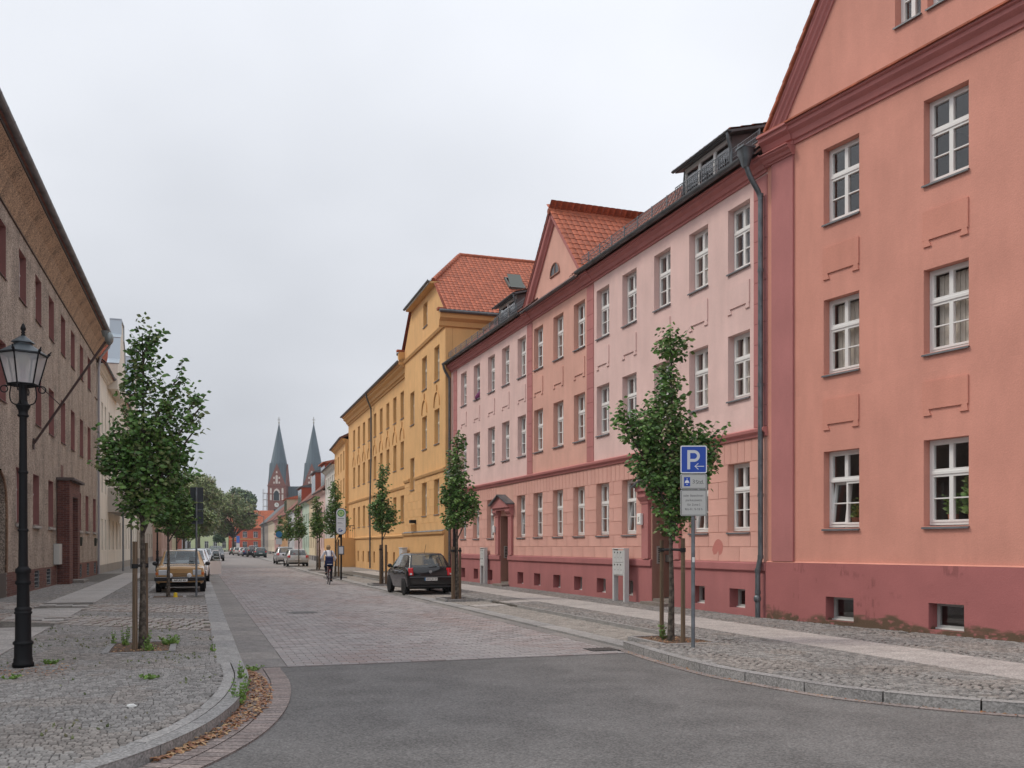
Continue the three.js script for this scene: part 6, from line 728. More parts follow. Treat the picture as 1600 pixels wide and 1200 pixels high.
// ---------------------------------------------------------------- cars
const carGlass = mat([0.52, 0.57, 0.58], { phys: true, transmission: 0.9, roughness: 0.03, thickness: 0 });
const paint = (c, o = {}) => mat(c, { phys: true, clearcoat: 1, clearcoatRoughness: 0.04, roughness: 0.5, specularIntensity: 0.35, metalness: 0.1, side: THREE.DoubleSide, ...o });
const black = mat([0.014, 0.014, 0.016], { roughness: 0.55 }), chrome = mat([0.6, 0.6, 0.62], { roughness: 0.2, metalness: 0.9 }), redL = mat([0.55, 0.012, 0.02], { roughness: 0.2 }), clearL = mat([0.62, 0.64, 0.66], { roughness: 0.12, metalness: 0.4 }), orangeL = mat([0.6, 0.14, 0.02], { roughness: 0.25 }), seatM = mat([0.05, 0.052, 0.058], { roughness: 0.95 }), under = mat([0.01, 0.01, 0.01], { roughness: 1 });
const shapes = {
  // [f from rear to front, bottom, belt, top, half width at belt, half width at roof edge]
  hatch: { st: [[0, 0.34, 0.60, 0.66, 0.70, 0.60], [0.012, 0.27, 0.78, 0.84, 0.79, 0.68], [0.045, 0.22, 0.90, 0.95, 0.82, 0.70], [0.135, 0.2, 0.93, 1.40, 0.82, 0.60], [0.20, 0.2, 0.93, 1.455, 0.82, 0.605], [0.36, 0.2, 0.92, 1.475, 0.82, 0.61], [0.56, 0.2, 0.90, 1.45, 0.82, 0.60], [0.60, 0.2, 0.90, 1.41, 0.82, 0.595], [0.765, 0.2, 0.88, 0.97, 0.81, 0.70], [0.90, 0.22, 0.78, 0.86, 0.79, 0.64], [0.975, 0.25, 0.62, 0.70, 0.74, 0.56], [1, 0.34, 0.5, 0.56, 0.64, 0.48]], rear: [0.045, 0.135], wind: [0.60, 0.765], side: [[0.17, 0.345], [0.375, 0.60]], wheels: [0.165, 0.80], wr: 0.29 },
  saloon: { st: [[0, 0.4, 0.62, 0.72, 0.72, 0.62], [0.01, 0.33, 0.82, 0.90, 0.79, 0.70], [0.13, 0.3, 0.86, 0.94, 0.81, 0.70], [0.19, 0.28, 0.88, 0.97, 0.81, 0.66], [0.27, 0.28, 0.90, 1.40, 0.81, 0.585], [0.32, 0.28, 0.90, 1.455, 0.81, 0.595], [0.56, 0.28, 0.90, 1.455, 0.81, 0.60], [0.59, 0.28, 0.90, 1.43, 0.81, 0.60], [0.685, 0.28, 0.90, 0.965, 0.81, 0.70], [0.80, 0.28, 0.88, 0.95, 0.81, 0.70], [0.975, 0.3, 0.80, 0.90, 0.80, 0.70], [0.99, 0.33, 0.70, 0.86, 0.79, 0.69], [1, 0.36, 0.55, 0.66, 0.76, 0.67]], rear: [0.19, 0.27], wind: [0.59, 0.685], side: [[0.29, 0.42], [0.445, 0.61]], wheels: [0.19, 0.80], wr: 0.30 },
};
function carShell(sh, L, W, H, p) {
  const k = W / 1.64, ky = H / 1.475; const fs = new Set(sh.st.map(s => s[0])); for (const a of sh.side) a.forEach(f => fs.add(f)); const F = [...fs].sort((a, b) => a - b);
  const at = f => { let i = 0; while (i < sh.st.length - 2 && sh.st[i + 1][0] < f) i++; const a = sh.st[i], b = sh.st[i + 1], u = Math.min(1, Math.max(0, (f - a[0]) / (b[0] - a[0]))); return a.map((v, j) => v + (b[j] - v) * u); };
  const rings = F.map(f => { const [, yb, yw, yr, wb, wr] = at(f); const q3 = [wb * 0.985, yw], q4 = [wr, yr - 0.05], l = (a, b, u) => [a[0] + (b[0] - a[0]) * u, a[1] + (b[1] - a[1]) * u]; const h = [[wb * 0.86, yb], [wb * 0.97, yb + 0.05], [wb * 1.0, yb + (yw - yb) * 0.5], [wb * 1.0, yb + (yw - yb) * 0.8], q3, l(q3, q4, 0.09), l(q3, q4, 0.88), q4, [wr * 0.9, yr - 0.014], [wr * 0.45, yr], [0, yr + 0.006]]; const full = [...h, ...h.slice(0, -1).reverse().map(q => [-q[0], q[1]])]; return full.map(q => [q[0] * k, q[1] * ky, L * (0.5 - f)]); });
  const n = rings[0].length, nn = F.length, kinds = { body: [], windscreen: [], rear: [], side: [] }; const flat = rings.flat(); const idx = (i, j) => i * n + j;
  const all = []; for (let i = 0; i + 1 < nn; i++) for (let j = 0; j + 1 < n; j++) { const jj = j < 10 ? j : 19 - j, fm = (F[i] + F[i + 1]) / 2; let kd = 'body'; if (jj === 5 && sh.side.some(s => fm > s[0] && fm < s[1])) kd = j < 10 ? 'sideR' : 'sideL'; else if (jj >= 8 && fm > sh.rear[0] && fm < sh.rear[1]) kd = 'rear'; else if (jj >= 8 && fm > sh.wind[0] && fm < sh.wind[1]) kd = 'windscreen'; const q = [idx(i, j), idx(i, j + 1), idx(i + 1, j + 1), idx(i + 1, j)]; (kinds[kd] = kinds[kd] || []).push(q[0], q[1], q[2], q[0], q[2], q[3]); all.push(q[0], q[1], q[2], q[0], q[2], q[3]); }
  const tmp = new THREE.BufferGeometry(); tmp.setAttribute('position', new THREE.Float32BufferAttribute(flat.flat(), 3)); tmp.setIndex(all); tmp.computeVertexNormals(); const out = {}; for (const q in kinds) if (kinds[q].length) { const g = new THREE.BufferGeometry(); g.setAttribute('position', tmp.attributes.position.clone()); g.setAttribute('normal', tmp.attributes.normal.clone()); g.setIndex(kinds[q]); out[q] = ni(g); }
  const cap = (i, rev) => { const c = [0, rings[i].reduce((s, q) => s + q[1], 0) / n, rings[i][0][2]], v = []; for (let j = 0; j + 1 < n; j++) v.push(...c, ...(rev ? rings[i][j] : rings[i][j + 1]), ...(rev ? rings[i][j + 1] : rings[i][j])); v.push(...c, ...rings[i][0], ...rings[i][n - 1]); const g = new THREE.BufferGeometry(); g.setAttribute('position', new THREE.Float32BufferAttribute(v, 3)); g.computeVertexNormals(); return g; };
  out.body = mg([uvm(out.body), uvm(cap(0)), uvm(cap(nn - 1, true))]); return out;
}
function plateMat(txt, eu) { return canvasMat(520, 112, (x, w, h) => { x.fillStyle = '#e2e2de'; x.fillRect(0, 0, w, h); x.fillStyle = '#111'; if (eu) { x.fillStyle = '#2a6f9e'; x.fillRect(0, 0, 46, h); x.fillStyle = '#111'; } else { x.lineWidth = 5; x.strokeStyle = '#111'; x.strokeRect(3, 3, w - 6, h - 6); } x.font = 'bold 92px sans-serif'; x.textAlign = 'center'; x.fillText(txt, w / 2 + (eu ? 20 : 0), 90, eu ? 440 : 470); }); }
function makeCar(name, label, cat, pos, turn, { shape, L, W, H, col, plate, plateRear = true, group, trim = true, detail = true, metal = 0.1 }) {
  const sh = shapes[shape], c = thing(name, label, cat, pos, turn, group), s = carShell(sh, L, W, H), pm = paint(col, { metalness: metal }), kx = W / 1.64, ky = H / 1.475;
  mesh('body', s.body, pm, c); for (const [q, nm] of [['windscreen', 'windscreen'], ['rear', 'rear_window'], ['sideL', 'side_window'], ['sideR', 'side_window']]) if (s[q]) mesh(nm, s[q], carGlass, c);
  mesh('underbody', [box(-W * 0.42, W * 0.42, 0.2 * ky, 0.42 * ky, -L * 0.47, L * 0.47), box(-W * 0.38, W * 0.38, 0.42 * ky, 0.5 * ky, -L * 0.25, L * 0.42)], under, c);
  const R = sh.wr * ky; for (const f of sh.wheels) for (const sx of [-1, 1]) { const w = new THREE.Group(); w.name = 'wheel'; w.position.set(sx * (W / 2 - 0.095), R, L * (0.5 - f)); c.add(w); const ty = lathe([[R * 0.62, -0.085], [R * 0.93, -0.09], [R, -0.06], [R, 0.06], [R * 0.93, 0.09], [R * 0.62, 0.085]], 22); ty.rotateZ(Math.PI / 2); mesh('tyre', ty, MT.rubber, w); const rm = []; for (let i = 0; i < 5; i++) { const b = box(-0.012, 0.012, 0, R * 0.6, -0.03, 0.03); b.rotateX(i * 1.2566); rm.push(b); } const d = new THREE.CylinderGeometry(R * 0.63, R * 0.63, 0.1, 18); d.rotateZ(Math.PI / 2); mesh('rim', [ni(d), ...rm.map(g => { g.translate(sx * 0.055, 0, 0); return g; })], mat([0.35, 0.36, 0.38], { metalness: 0.7, roughness: 0.35 }), w); const a = new THREE.CylinderGeometry(R * 1.16, R * 1.16, 0.05, 22, 1, false); a.rotateZ(Math.PI / 2); a.translate(sx * (W / 2 - 0.026), R * 1.03, L * (0.5 - f)); mesh('wheel_arch', a, under, c); w.position.x += sx * 0.012; }
  for (const sx of [-1, 1]) { const m = mesh('mirror', [sph(0.1, sx * (W / 2 + 0.08), 0.98 * ky, -L * 0.16, 0.9, 0.75, 0.55), box(sx * (W / 2 - 0.05), sx * (W / 2 + 0.03), 0.92 * ky, 0.95 * ky, -L * 0.165, -L * 0.15)], trim ? black : pm, c); }
  const st = []; for (const sx of [-1, 1]) { st.push(bbox(sx * 0.36 * kx - 0.22, sx * 0.36 * kx + 0.22, 0.45, 1.0 * ky, -0.12, 0.02, 0.05), bbox(sx * 0.36 * kx - 0.13, sx * 0.36 * kx + 0.13, 1.03 * ky, 1.2 * ky, -0.06, 0.03, 0.04)); } st.push(bbox(-0.6 * kx, 0.6 * kx, 0.45, 0.98 * ky, L * 0.2, L * 0.24, 0.02)); mesh('seats', st, seatM, c); const sw = new THREE.TorusGeometry(0.17, 0.015, 6, 18); sw.rotateX(-0.5); sw.translate(-0.36 * kx, 0.92 * ky, -L * 0.15); mesh('steering_wheel', [ni(sw)], black, c);
  const zr = L / 2, zf = -L / 2; return { c, pm, kx, ky, zr, zf, W, L, H };
}
function facePlate(c, m, w, h, x, y, z, ry = 0, name = 'number_plate') { const g = new THREE.PlaneGeometry(w, h); const p = new THREE.Mesh(g, m); p.name = name; p.position.set(x, y, z); p.rotation.y = ry; c.add(p); return p; }
function rearKit(o, { light = [0.16, 0.30], ly = 0.80, plateY = 0.55, txt, bump = o.pm, badge }) { const { c, kx, ky, zr, W } = o; for (const sx of [-1, 1]) { const l = mesh('tail_light', [bbox(-light[0] / 2, light[0] / 2, -light[1] / 2, light[1] / 2, -0.09, 0.03, 0.025)], redL, c); l.position.set(sx * (W / 2 - 0.13), ly * ky, zr - 0.045); l.rotation.y = sx * 0.42; l.rotation.x = -0.22; const iv = mesh('reverse_lamp', bbox(-0.03, 0.05, -light[1] / 2 + 0.02, -light[1] / 2 + 0.08, 0.031, 0.036, 0.002), clearL, l); } mesh('bumper', [bbox(-W * 0.465, W * 0.465, 0.33 * ky, 0.62 * ky, zr - 0.06, zr + 0.055, 0.035)], bump, c); mesh('diffuser', bbox(-W * 0.44, W * 0.44, 0.25 * ky, 0.335 * ky, zr - 0.1, zr + 0.03, 0.02), black, c); if (txt) facePlate(c, plateMat(txt, true), 0.46, 0.105, 0, plateY * ky, zr + 0.0575); else mesh('number_plate', box(-0.24, 0.24, plateY * ky - 0.05, plateY * ky + 0.05, zr + 0.056, zr + 0.062), MT.white, c); mesh('wiper', [bar([-0.02, 0.955 * ky, zr - 0.135], [0.28, 0.985 * ky, zr - 0.155], 0.01, 5)], black, c); }
function frontKit(o, { ly = 0.66, lw = 0.26, lh = 0.15, bump = o.pm, txt, grille = true }) { const { c, ky, zf, W } = o; for (const sx of [-1, 1]) { const l = mesh('headlight', bbox(-lw / 2, lw / 2, -lh / 2, lh / 2, -0.05, 0.06, 0.03), clearL, c); l.position.set(sx * (W / 2 - 0.22), ly * ky, zf + 0.075); l.rotation.y = Math.PI + sx * -0.35; l.rotation.x = 0.35; } mesh('bumper', bbox(-W * 0.44, W * 0.44, 0.32 * ky, 0.52 * ky, zf - 0.05, zf + 0.08, 0.035), bump, c); if (grille) mesh('grille', bbox(-0.32, 0.32, 0.54 * ky, 0.64 * ky, zf - 0.02, zf + 0.05, 0.02), black, c); mesh('number_plate', box(-0.25, 0.25, 0.4 * ky, 0.5 * ky, zf - 0.062, zf - 0.054), MT.white, c); }
{ // black hatchback, rear view
  const o = makeCar('parked_car', 'black three-door hatchback parked at the right kerb between two young trees', 'car', V(7.66, 0.055, 33.2), 0.0, { shape: 'hatch', L: 3.53, W: 1.66, H: 1.47, col: [0.004, 0.004, 0.005], metal: 0 }); rearKit(o, { light: [0.17, 0.27], ly: 0.80, plateY: 0.545, txt: 'OPR·JD 37' }); o.c.rotation.y = 0.03;
  const bd = new THREE.CylinderGeometry(0.055, 0.055, 0.012, 20); bd.rotateX(Math.PI / 2); const bm = canvasMat(64, 64, (x) => { x.fillStyle = '#c9ccd0'; x.fillRect(0, 0, 64, 64); x.strokeStyle = '#30353a'; x.lineWidth = 4; x.beginPath(); x.arc(32, 32, 27, 0, 7); x.stroke(); x.lineWidth = 5; x.beginPath(); x.moveTo(20, 12); x.lineTo(32, 32); x.lineTo(44, 12); x.moveTo(10, 26); x.lineTo(22, 54); x.lineTo(32, 36); x.lineTo(42, 54); x.lineTo(54, 26); x.stroke(); }); mesh('badge_rim', bd, chrome, o.c).position.set(0, 0.80, o.zr - 0.005); const bf = new THREE.Mesh(new THREE.CircleGeometry(0.053, 20), bm); bf.name = 'badge'; bf.position.set(0, 0.80, o.zr + 0.003); o.c.add(bf); mesh('bumper_trim', bbox(-0.74, 0.74, 0.60, 0.625, o.zr - 0.03, o.zr + 0.058, 0.008), mat([0.10, 0.10, 0.105], { roughness: 0.3 }), o.c);
  mesh('aerial', bar([0, 1.46, 0.95], [0, 1.75, 1.15], 0.006, 4), black, o.c);
}
{ // gold saloon, front view
  const o = makeCar('parked_car', 'old gold-beige saloon car with round fog lamps parked behind the sign pole', 'car', V(-0.5, 0.115, 36.4), Math.PI - 0.02, { shape: 'saloon', L: 4.2, W: 1.64, H: 1.5, col: [0.50, 0.30, 0.125] }); const { c, zf, W } = o;
  mesh('front_panel', bbox(-0.76, 0.76, 0.56, 0.87, zf - 0.035, zf + 0.06, 0.02), o.pm, c); for (const sx of [-1, 1]) { mesh('headlight', bbox(sx * 0.56 - 0.14, sx * 0.56 + 0.14, 0.62, 0.80, zf - 0.052, zf - 0.02, 0.012), clearL, c); mesh('indicator', bbox(sx * 0.755 - 0.04, sx * 0.755 + 0.04, 0.63, 0.72, zf - 0.048, zf, 0.01), orangeL, c); const fl = new THREE.Group(); fl.name = 'fog_lamp'; fl.position.set(sx * 0.31, 0.615, zf - 0.1); c.add(fl); const d = new THREE.CylinderGeometry(0.082, 0.06, 0.07, 18); d.rotateX(-Math.PI / 2); mesh('housing', d, chrome, fl); const e = sph(0.074, 0, 0, -0.033, 1, 1, 0.3); mesh('lens', e, mat([0.8, 0.8, 0.78], { roughness: 0.15 }), fl); }
  mesh('grille_slots', [box(-0.34, 0.34, 0.665, 0.675, zf - 0.039, zf - 0.034), box(-0.34, 0.34, 0.64, 0.65, zf - 0.039, zf - 0.034), box(-0.34, 0.34, 0.59, 0.605, zf - 0.039, zf - 0.034)], black, c); mesh('bumper', [bbox(-0.83, 0.83, 0.42, 0.55, zf - 0.11, zf + 0.05, 0.02)], black, c); mesh('bumper_strip', box(-0.8, 0.8, 0.545, 0.556, zf - 0.10, zf - 0.02), chrome, c); facePlate(c, plateMat('NP:AE 49', false), 0.52, 0.115, 0, 0.44, zf - 0.114, Math.PI); for (const x of [-0.35, 0.2]) mesh('wiper', bar([x, 0.975, zf + 1.30], [x + 0.4, 1.0, zf + 1.36], 0.012, 5), black, c); mesh('axle', [bar([-0.6, 0.3, zf + 0.84], [0.6, 0.3, zf + 0.84], 0.05, 8), bar([-0.3, 0.28, zf + 0.3], [0.3, 0.22, zf + 0.5], 0.03)], under, c); mesh('exhaust_sump', sph(0.1, 0, 0.26, zf + 0.5, 2, 0.7, 1), under, c);
}
{ // white hatchback with open driver door
  const o = makeCar('parked_car', 'white hatchback with its driver door open behind the gold saloon', 'car', V(-0.28, 0.115, 46.6), Math.PI, { shape: 'hatch', L: 4.0, W: 1.7, H: 1.5, col: [0.74, 0.74, 0.75] }); frontKit(o, { lw: 0.2, lh: 0.24, ly: 0.64 }); rearKit(o, {}); const { c, zf } = o; mesh('fog_lamp', [sph(0.06, 0.62, 0.42, zf - 0.03), sph(0.06, -0.62, 0.42, zf - 0.03)], black, c); const d = new THREE.Group(); d.name = 'door'; d.position.set(-0.84, 0, zf + 1.12); d.rotation.y = -0.55; c.add(d); mesh('door_panel', [bbox(-0.035, 0.035, 0.3, 0.92, 0, 1.05, 0.03)], o.pm, d); const fr = [bar([0, 0.92, 0.02], [0.1, 1.40, 0.5], 0.02, 6), bar([0.1, 1.40, 0.5], [0.1, 1.42, 1.02], 0.02, 6), bar([0.1, 1.42, 1.02], [0, 0.92, 1.04], 0.02, 6)]; mesh('door_frame', fr, o.pm, d); { const g = new THREE.BufferGeometry(); g.setAttribute('position', new THREE.Float32BufferAttribute([0, 0.92, 0.02, 0.1, 1.40, 0.5, 0, 0.92, 1.04, 0.1, 1.40, 0.5, 0.1, 1.42, 1.02, 0, 0.92, 1.04], 3)); g.computeVertexNormals(); mesh('door_glass', g, carGlass, d); }
}
const FG = 'cars parked along the far right kerb', NG = 'cars parked on the far left';
for (const [lab, t, s, H, W, L, col, metal, grp] of [
  ['silver five-door hatchback parked by the right-hand trees', 7.95, 80.2, 1.43, 1.75, 4.2, [0.42, 0.41, 0.385], 0.5, null], ['silver estate car parked just ahead of the silver hatchback', 8.0, 91.5, 1.62, 1.78, 4.5, [0.40, 0.40, 0.41], 0.5, null], ['dark green hatchback, nearest of the far right cars', 8.75, 140, 1.5, 1.75, 4.1, [0.02, 0.05, 0.05], 0.1, FG], ['dark tall car parked ahead of the dark green hatchback', 8.3, 149, 1.75, 1.8, 4.4, [0.03, 0.03, 0.035], 0.1, FG], ['navy blue car among the far right cars', 7.95, 157.5, 1.45, 1.75, 4.2, [0.02, 0.03, 0.09], 0.1, FG], ['silver-white car among the far right cars', 7.7, 167, 1.45, 1.75, 4.2, [0.5, 0.5, 0.5], 0.4, FG], ['pale champagne car among the far right cars', 7.2, 178, 1.45, 1.75, 4.2, [0.42, 0.38, 0.34], 0.3, FG], ['farthest dark green car of the right row', 6.9, 188, 1.4, 1.7, 4.1, [0.05, 0.08, 0.05], 0.1, FG]]) { const o = makeCar('parked_car', lab, 'car', V(t, s < 100 ? 0.055 : 0.062, s), 0, { shape: 'hatch', L, W, H, col, metal, group: grp }); rearKit(o, { light: [0.22, 0.2], ly: 0.84, plateY: 0.62 }); }
for (const [lab, t, s, H, col, metal] of [['pale blue-white estate car behind the white hatchback', -0.1, 58, 1.5, [0.62, 0.66, 0.7], 0.2], ['silver-blue car parked farther back on the left', 0.4, 76, 1.45, [0.38, 0.42, 0.46], 0.4], ['dark off-roader facing the camera far down the street', 2.15, 113, 1.75, [0.03, 0.035, 0.045], 0.1]]) { const o = makeCar('parked_car', lab, 'car', V(t, t > 1 ? 0.01 : 0.112, s), Math.PI, { shape: 'hatch', L: 4.3, W: 1.78, H, col, metal, group: NG }); frontKit(o, {}); rearKit(o, {}); }
// ---------------------------------------------------------------- people
function sdf(bones, cell = 0.012, k = 0.03) { // bones: [ax,ay,az, bx,by,bz, ra, rb]
  const mn = [9, 9, 9], mx = [-9, -9, -9]; for (const b of bones) for (let i = 0; i < 3; i++) { mn[i] = Math.min(mn[i], b[i] - b[6] - 0.05, b[i + 3] - b[7] - 0.05); mx[i] = Math.max(mx[i], b[i] + b[6] + 0.05, b[i + 3] + b[7] + 0.05); } const ext = Math.max(mx[0] - mn[0], mx[1] - mn[1], mx[2] - mn[2]), res = Math.min(150, Math.ceil(ext / cell)); const mc = new MarchingCubes(res, new THREE.MeshBasicMaterial(), false, false, 260000); mc.isolation = 0; const half = res / 2, c = mn.map((v, i) => (v + mx[i]) / 2), S = ext / 2;
  for (let z = 0; z < res; z++) for (let y = 0; y < res; y++) for (let x = 0; x < res; x++) { const p = [(x - half) / half * S + c[0], (y - half) / half * S + c[1], (z - half) / half * S + c[2]]; let d = 1e3; for (const b of bones) { const ab = [b[3] - b[0], b[4] - b[1], b[5] - b[2]], ap = [p[0] - b[0], p[1] - b[1], p[2] - b[2]]; const l2 = ab[0] * ab[0] + ab[1] * ab[1] + ab[2] * ab[2]; const t = l2 > 0 ? Math.max(0, Math.min(1, (ap[0] * ab[0] + ap[1] * ab[1] + ap[2] * ab[2]) / l2)) : 0; const dx = ap[0] - ab[0] * t, dy = ap[1] - ab[1] * t, dz = ap[2] - ab[2] * t; const e = Math.sqrt(dx * dx + dy * dy + dz * dz) - (b[6] + (b[7] - b[6]) * t); const h = Math.max(0, Math.min(1, 0.5 + 0.5 * (d - e) / k)); d = d + (e - d) * h - k * h * (1 - h); } mc.field[x + y * res + z * res * res] = -d; }
  mc.update(); const n = mc.count; const g = new THREE.BufferGeometry(); const P = new Float32Array(mc.positionArray.slice(0, n * 3)); for (let i = 0; i < n; i++) for (let j = 0; j < 3; j++) P[3 * i + j] = P[3 * i + j] * S + c[j]; g.setAttribute('position', new THREE.BufferAttribute(P, 3)); g.setAttribute('normal', new THREE.BufferAttribute(new Float32Array(mc.normalArray.slice(0, n * 3)), 3)); return uvm(g);
}
const skin = mat([0.50, 0.29, 0.21], { roughness: 0.6 });
function hand(x, y, z, sx) { const b = [[x, y + 0.03, z + 0.05, x, y, z, 0.028, 0.032]]; for (let f = 0; f < 4; f++) { const o = (f - 1.5) * 0.019 * sx, l = [0.05, 0.056, 0.053, 0.042][f]; b.push([x + o, y, z - 0.015, x + o, y + 0.005, z - 0.03 - l * 0.5, 0.0095, 0.009], [x + o, y + 0.005, z - 0.03 - l * 0.5, x + o, y - 0.03, z - 0.035 - l * 0.4, 0.009, 0.0085]); } b.push([x - sx * 0.02, y, z + 0.01, x - sx * 0.045, y - 0.02, z - 0.03, 0.012, 0.01]); return b; }
{
  const base = V(5.65, 0.016, 42.3); const bk = thing('bicycle', 'bicycle ridden up the right side of the brick street', 'bicycle', base, -0.05); const fm = mat([0.16, 0.02, 0.03], { roughness: 0.4 });
  for (const z of [-0.53, 0.53]) { const w = new THREE.Group(); w.name = 'wheel'; w.position.set(0, 0.345, z); bk.add(w); const t = new THREE.TorusGeometry(0.33, 0.018, 8, 30); t.rotateY(Math.PI / 2); mesh('tyre', t, MT.rubber, w); const r = new THREE.TorusGeometry(0.305, 0.01, 6, 30); r.rotateY(Math.PI / 2); mesh('rim', r, chrome, w); const sp = []; for (let i = 0; i < 14; i++) { const a = i / 14 * 6.283; sp.push(bar([i % 2 ? 0.02 : -0.02, 0, 0], [0, 0.3 * Math.cos(a), 0.3 * Math.sin(a)], 0.0018, 3)); } mesh('spokes', [...sp, bar([-0.05, 0, 0], [0.05, 0, 0], 0.02)], chrome, w); const mgd = new THREE.TorusGeometry(0.365, 0.022, 6, 20, 2.4); mgd.rotateY(Math.PI / 2); mesh('mudguard', mgd, mat([0.25, 0.25, 0.27], { metalness: 0.5, roughness: 0.4 }), w); }
  mesh('frame', [bar([0, 0.3, 0.06], [0, 0.9, 0.22], 0.018), bar([0, 0.3, 0.06], [0, 0.82, -0.4], 0.02), bar([0, 0.8, 0.18], [0, 0.9, -0.38], 0.016), bar([0.05, 0.345, 0.53], [0.02, 0.3, 0.06], 0.011), bar([-0.05, 0.345, 0.53], [-0.02, 0.3, 0.06], 0.011), bar([0.05, 0.345, 0.53], [0.02, 0.8, 0.2], 0.01), bar([-0.05, 0.345, 0.53], [-0.02, 0.8, 0.2], 0.01), bar([0.045, 0.345, -0.53], [0.03, 0.78, -0.41], 0.012), bar([-0.045, 0.345, -0.53], [-0.03, 0.78, -0.41], 0.012), bar([0, 0.76, -0.39], [0, 1.05, -0.36], 0.017)], fm, bk); mesh('handlebar', tube([[-0.29, 1.04, -0.24], [-0.24, 1.05, -0.36], [0, 1.06, -0.38], [0.24, 1.05, -0.36], [0.29, 1.04, -0.24]], 0.012, 6, 20, 0.5), chrome, bk); mesh('saddle', [sph(0.13, 0, 0.94, 0.24, 0.75, 0.3, 1.1)], MT.rubber, bk); mesh('rear_rack', [box(-0.07, 0.07, 0.735, 0.75, 0.28, 0.72), bar([-0.06, 0.35, 0.53], [-0.06, 0.735, 0.5], 0.007, 5), bar([0.06, 0.35, 0.53], [0.06, 0.735, 0.5], 0.007, 5)], MT.iron, bk); mesh('tail_lamp', box(-0.03, 0.03, 0.64, 0.69, 0.72, 0.745), redL, bk); mesh('crank', [bar([0.05, 0.3, 0.06], [0.09, 0.16, 0.04], 0.011), bar([-0.05, 0.3, 0.06], [-0.09, 0.44, 0.08], 0.011), box(0.07, 0.17, 0.13, 0.155, 0.0, 0.09), box(-0.17, -0.07, 0.435, 0.46, 0.03, 0.12)], MT.iron, bk);
  const p = thing('person', 'cyclist in a white shirt and dark trousers seen from behind', 'person', base, -0.05); const hip = 1.02;
  const legs = [[0.085, hip, 0.22, 0.12, 0.62, -0.08, 0.085, 0.06], [0.12, 0.62, -0.08, 0.11, 0.22, 0.06, 0.055, 0.038], [-0.085, hip, 0.22, -0.12, 0.8, -0.2, 0.085, 0.06], [-0.12, 0.8, -0.2, -0.11, 0.52, 0.06, 0.055, 0.038], [0.085, hip, 0.22, -0.085, hip, 0.22, 0.1, 0.1]];
  const tor = [[0, hip + 0.02, 0.2, 0, 1.22, 0.08, 0.13, 0.135], [0, 1.22, 0.08, 0, 1.42, -0.04, 0.135, 0.12], [-0.15, 1.44, -0.05, 0.15, 1.44, -0.05, 0.075, 0.075], [0.18, 1.43, -0.05, 0.31, 1.2, -0.08, 0.058, 0.047], [-0.18, 1.43, -0.05, -0.31, 1.2, -0.08, 0.058, 0.047], [0.31, 1.2, -0.08, 0.29, 1.08, -0.21, 0.045, 0.037], [-0.31, 1.2, -0.08, -0.29, 1.08, -0.21, 0.045, 0.037]];
  const feet = [[0.11, 0.22, 0.06, 0.115, 0.18, 0.07, 0.038, 0.04], [0.115, 0.185, 0.1, 0.115, 0.175, -0.09, 0.042, 0.034], [-0.11, 0.52, 0.06, -0.115, 0.49, 0.07, 0.038, 0.04], [-0.115, 0.495, 0.12, -0.115, 0.485, -0.06, 0.042, 0.034]];
  const head = [[0, 1.46, -0.06, 0, 1.56, -0.1, 0.055, 0.052], [0, 1.61, -0.13, 0, 1.67, -0.125, 0.082, 0.088], [0, 1.585, -0.175, 0, 1.60, -0.18, 0.05, 0.05], [0, 1.615, -0.235, 0, 1.64, -0.222, 0.013, 0.01], [0.088, 1.62, -0.125, 0.088, 1.65, -0.12, 0.014, 0.016], [-0.088, 1.62, -0.125, -0.088, 1.65, -0.12, 0.014, 0.016]];
  const body = mesh('body', sdf([...legs.map(b => b.map((v, i) => i > 5 ? v * 0.9 : v)), ...tor.map(b => b.map((v, i) => i > 5 ? v * 0.9 : v)), ...feet, ...head, ...hand(0.29, 1.07, -0.23, 1), ...hand(-0.29, 1.07, -0.23, -1)], 0.012, 0.025), skin, p);
  mesh('shirt', sdf(tor.map(b => b.map((v, i) => i > 5 ? v * 1.06 : v)), 0.014, 0.04), mat([0.74, 0.73, 0.75], { roughness: 0.95 }), p); mesh('trousers', sdf(legs.map(b => b.map((v, i) => i > 5 ? v * 1.08 : v)), 0.014, 0.035), mat([0.012, 0.015, 0.03], { roughness: 0.9 }), p); mesh('shoes', sdf(feet.filter((_, i) => i % 2).map(b => b.map((v, i) => i > 5 ? v * 1.12 : v)), 0.01, 0.01), mat([0.02, 0.02, 0.022], { roughness: 0.7 }), p); mesh('hair', sdf([[0, 1.66, -0.1, 0, 1.70, -0.115, 0.09, 0.085], [0, 1.6, -0.075, 0, 1.66, -0.08, 0.07, 0.085]], 0.01, 0.03), mat([0.32, 0.22, 0.12], { roughness: 0.8 }), p);
  for (const x of [-0.032, 0.032]) mesh('eye', sph(0.011, x, 1.645, -0.205, 1, 0.7, 0.7, 8), MT.iron, p);
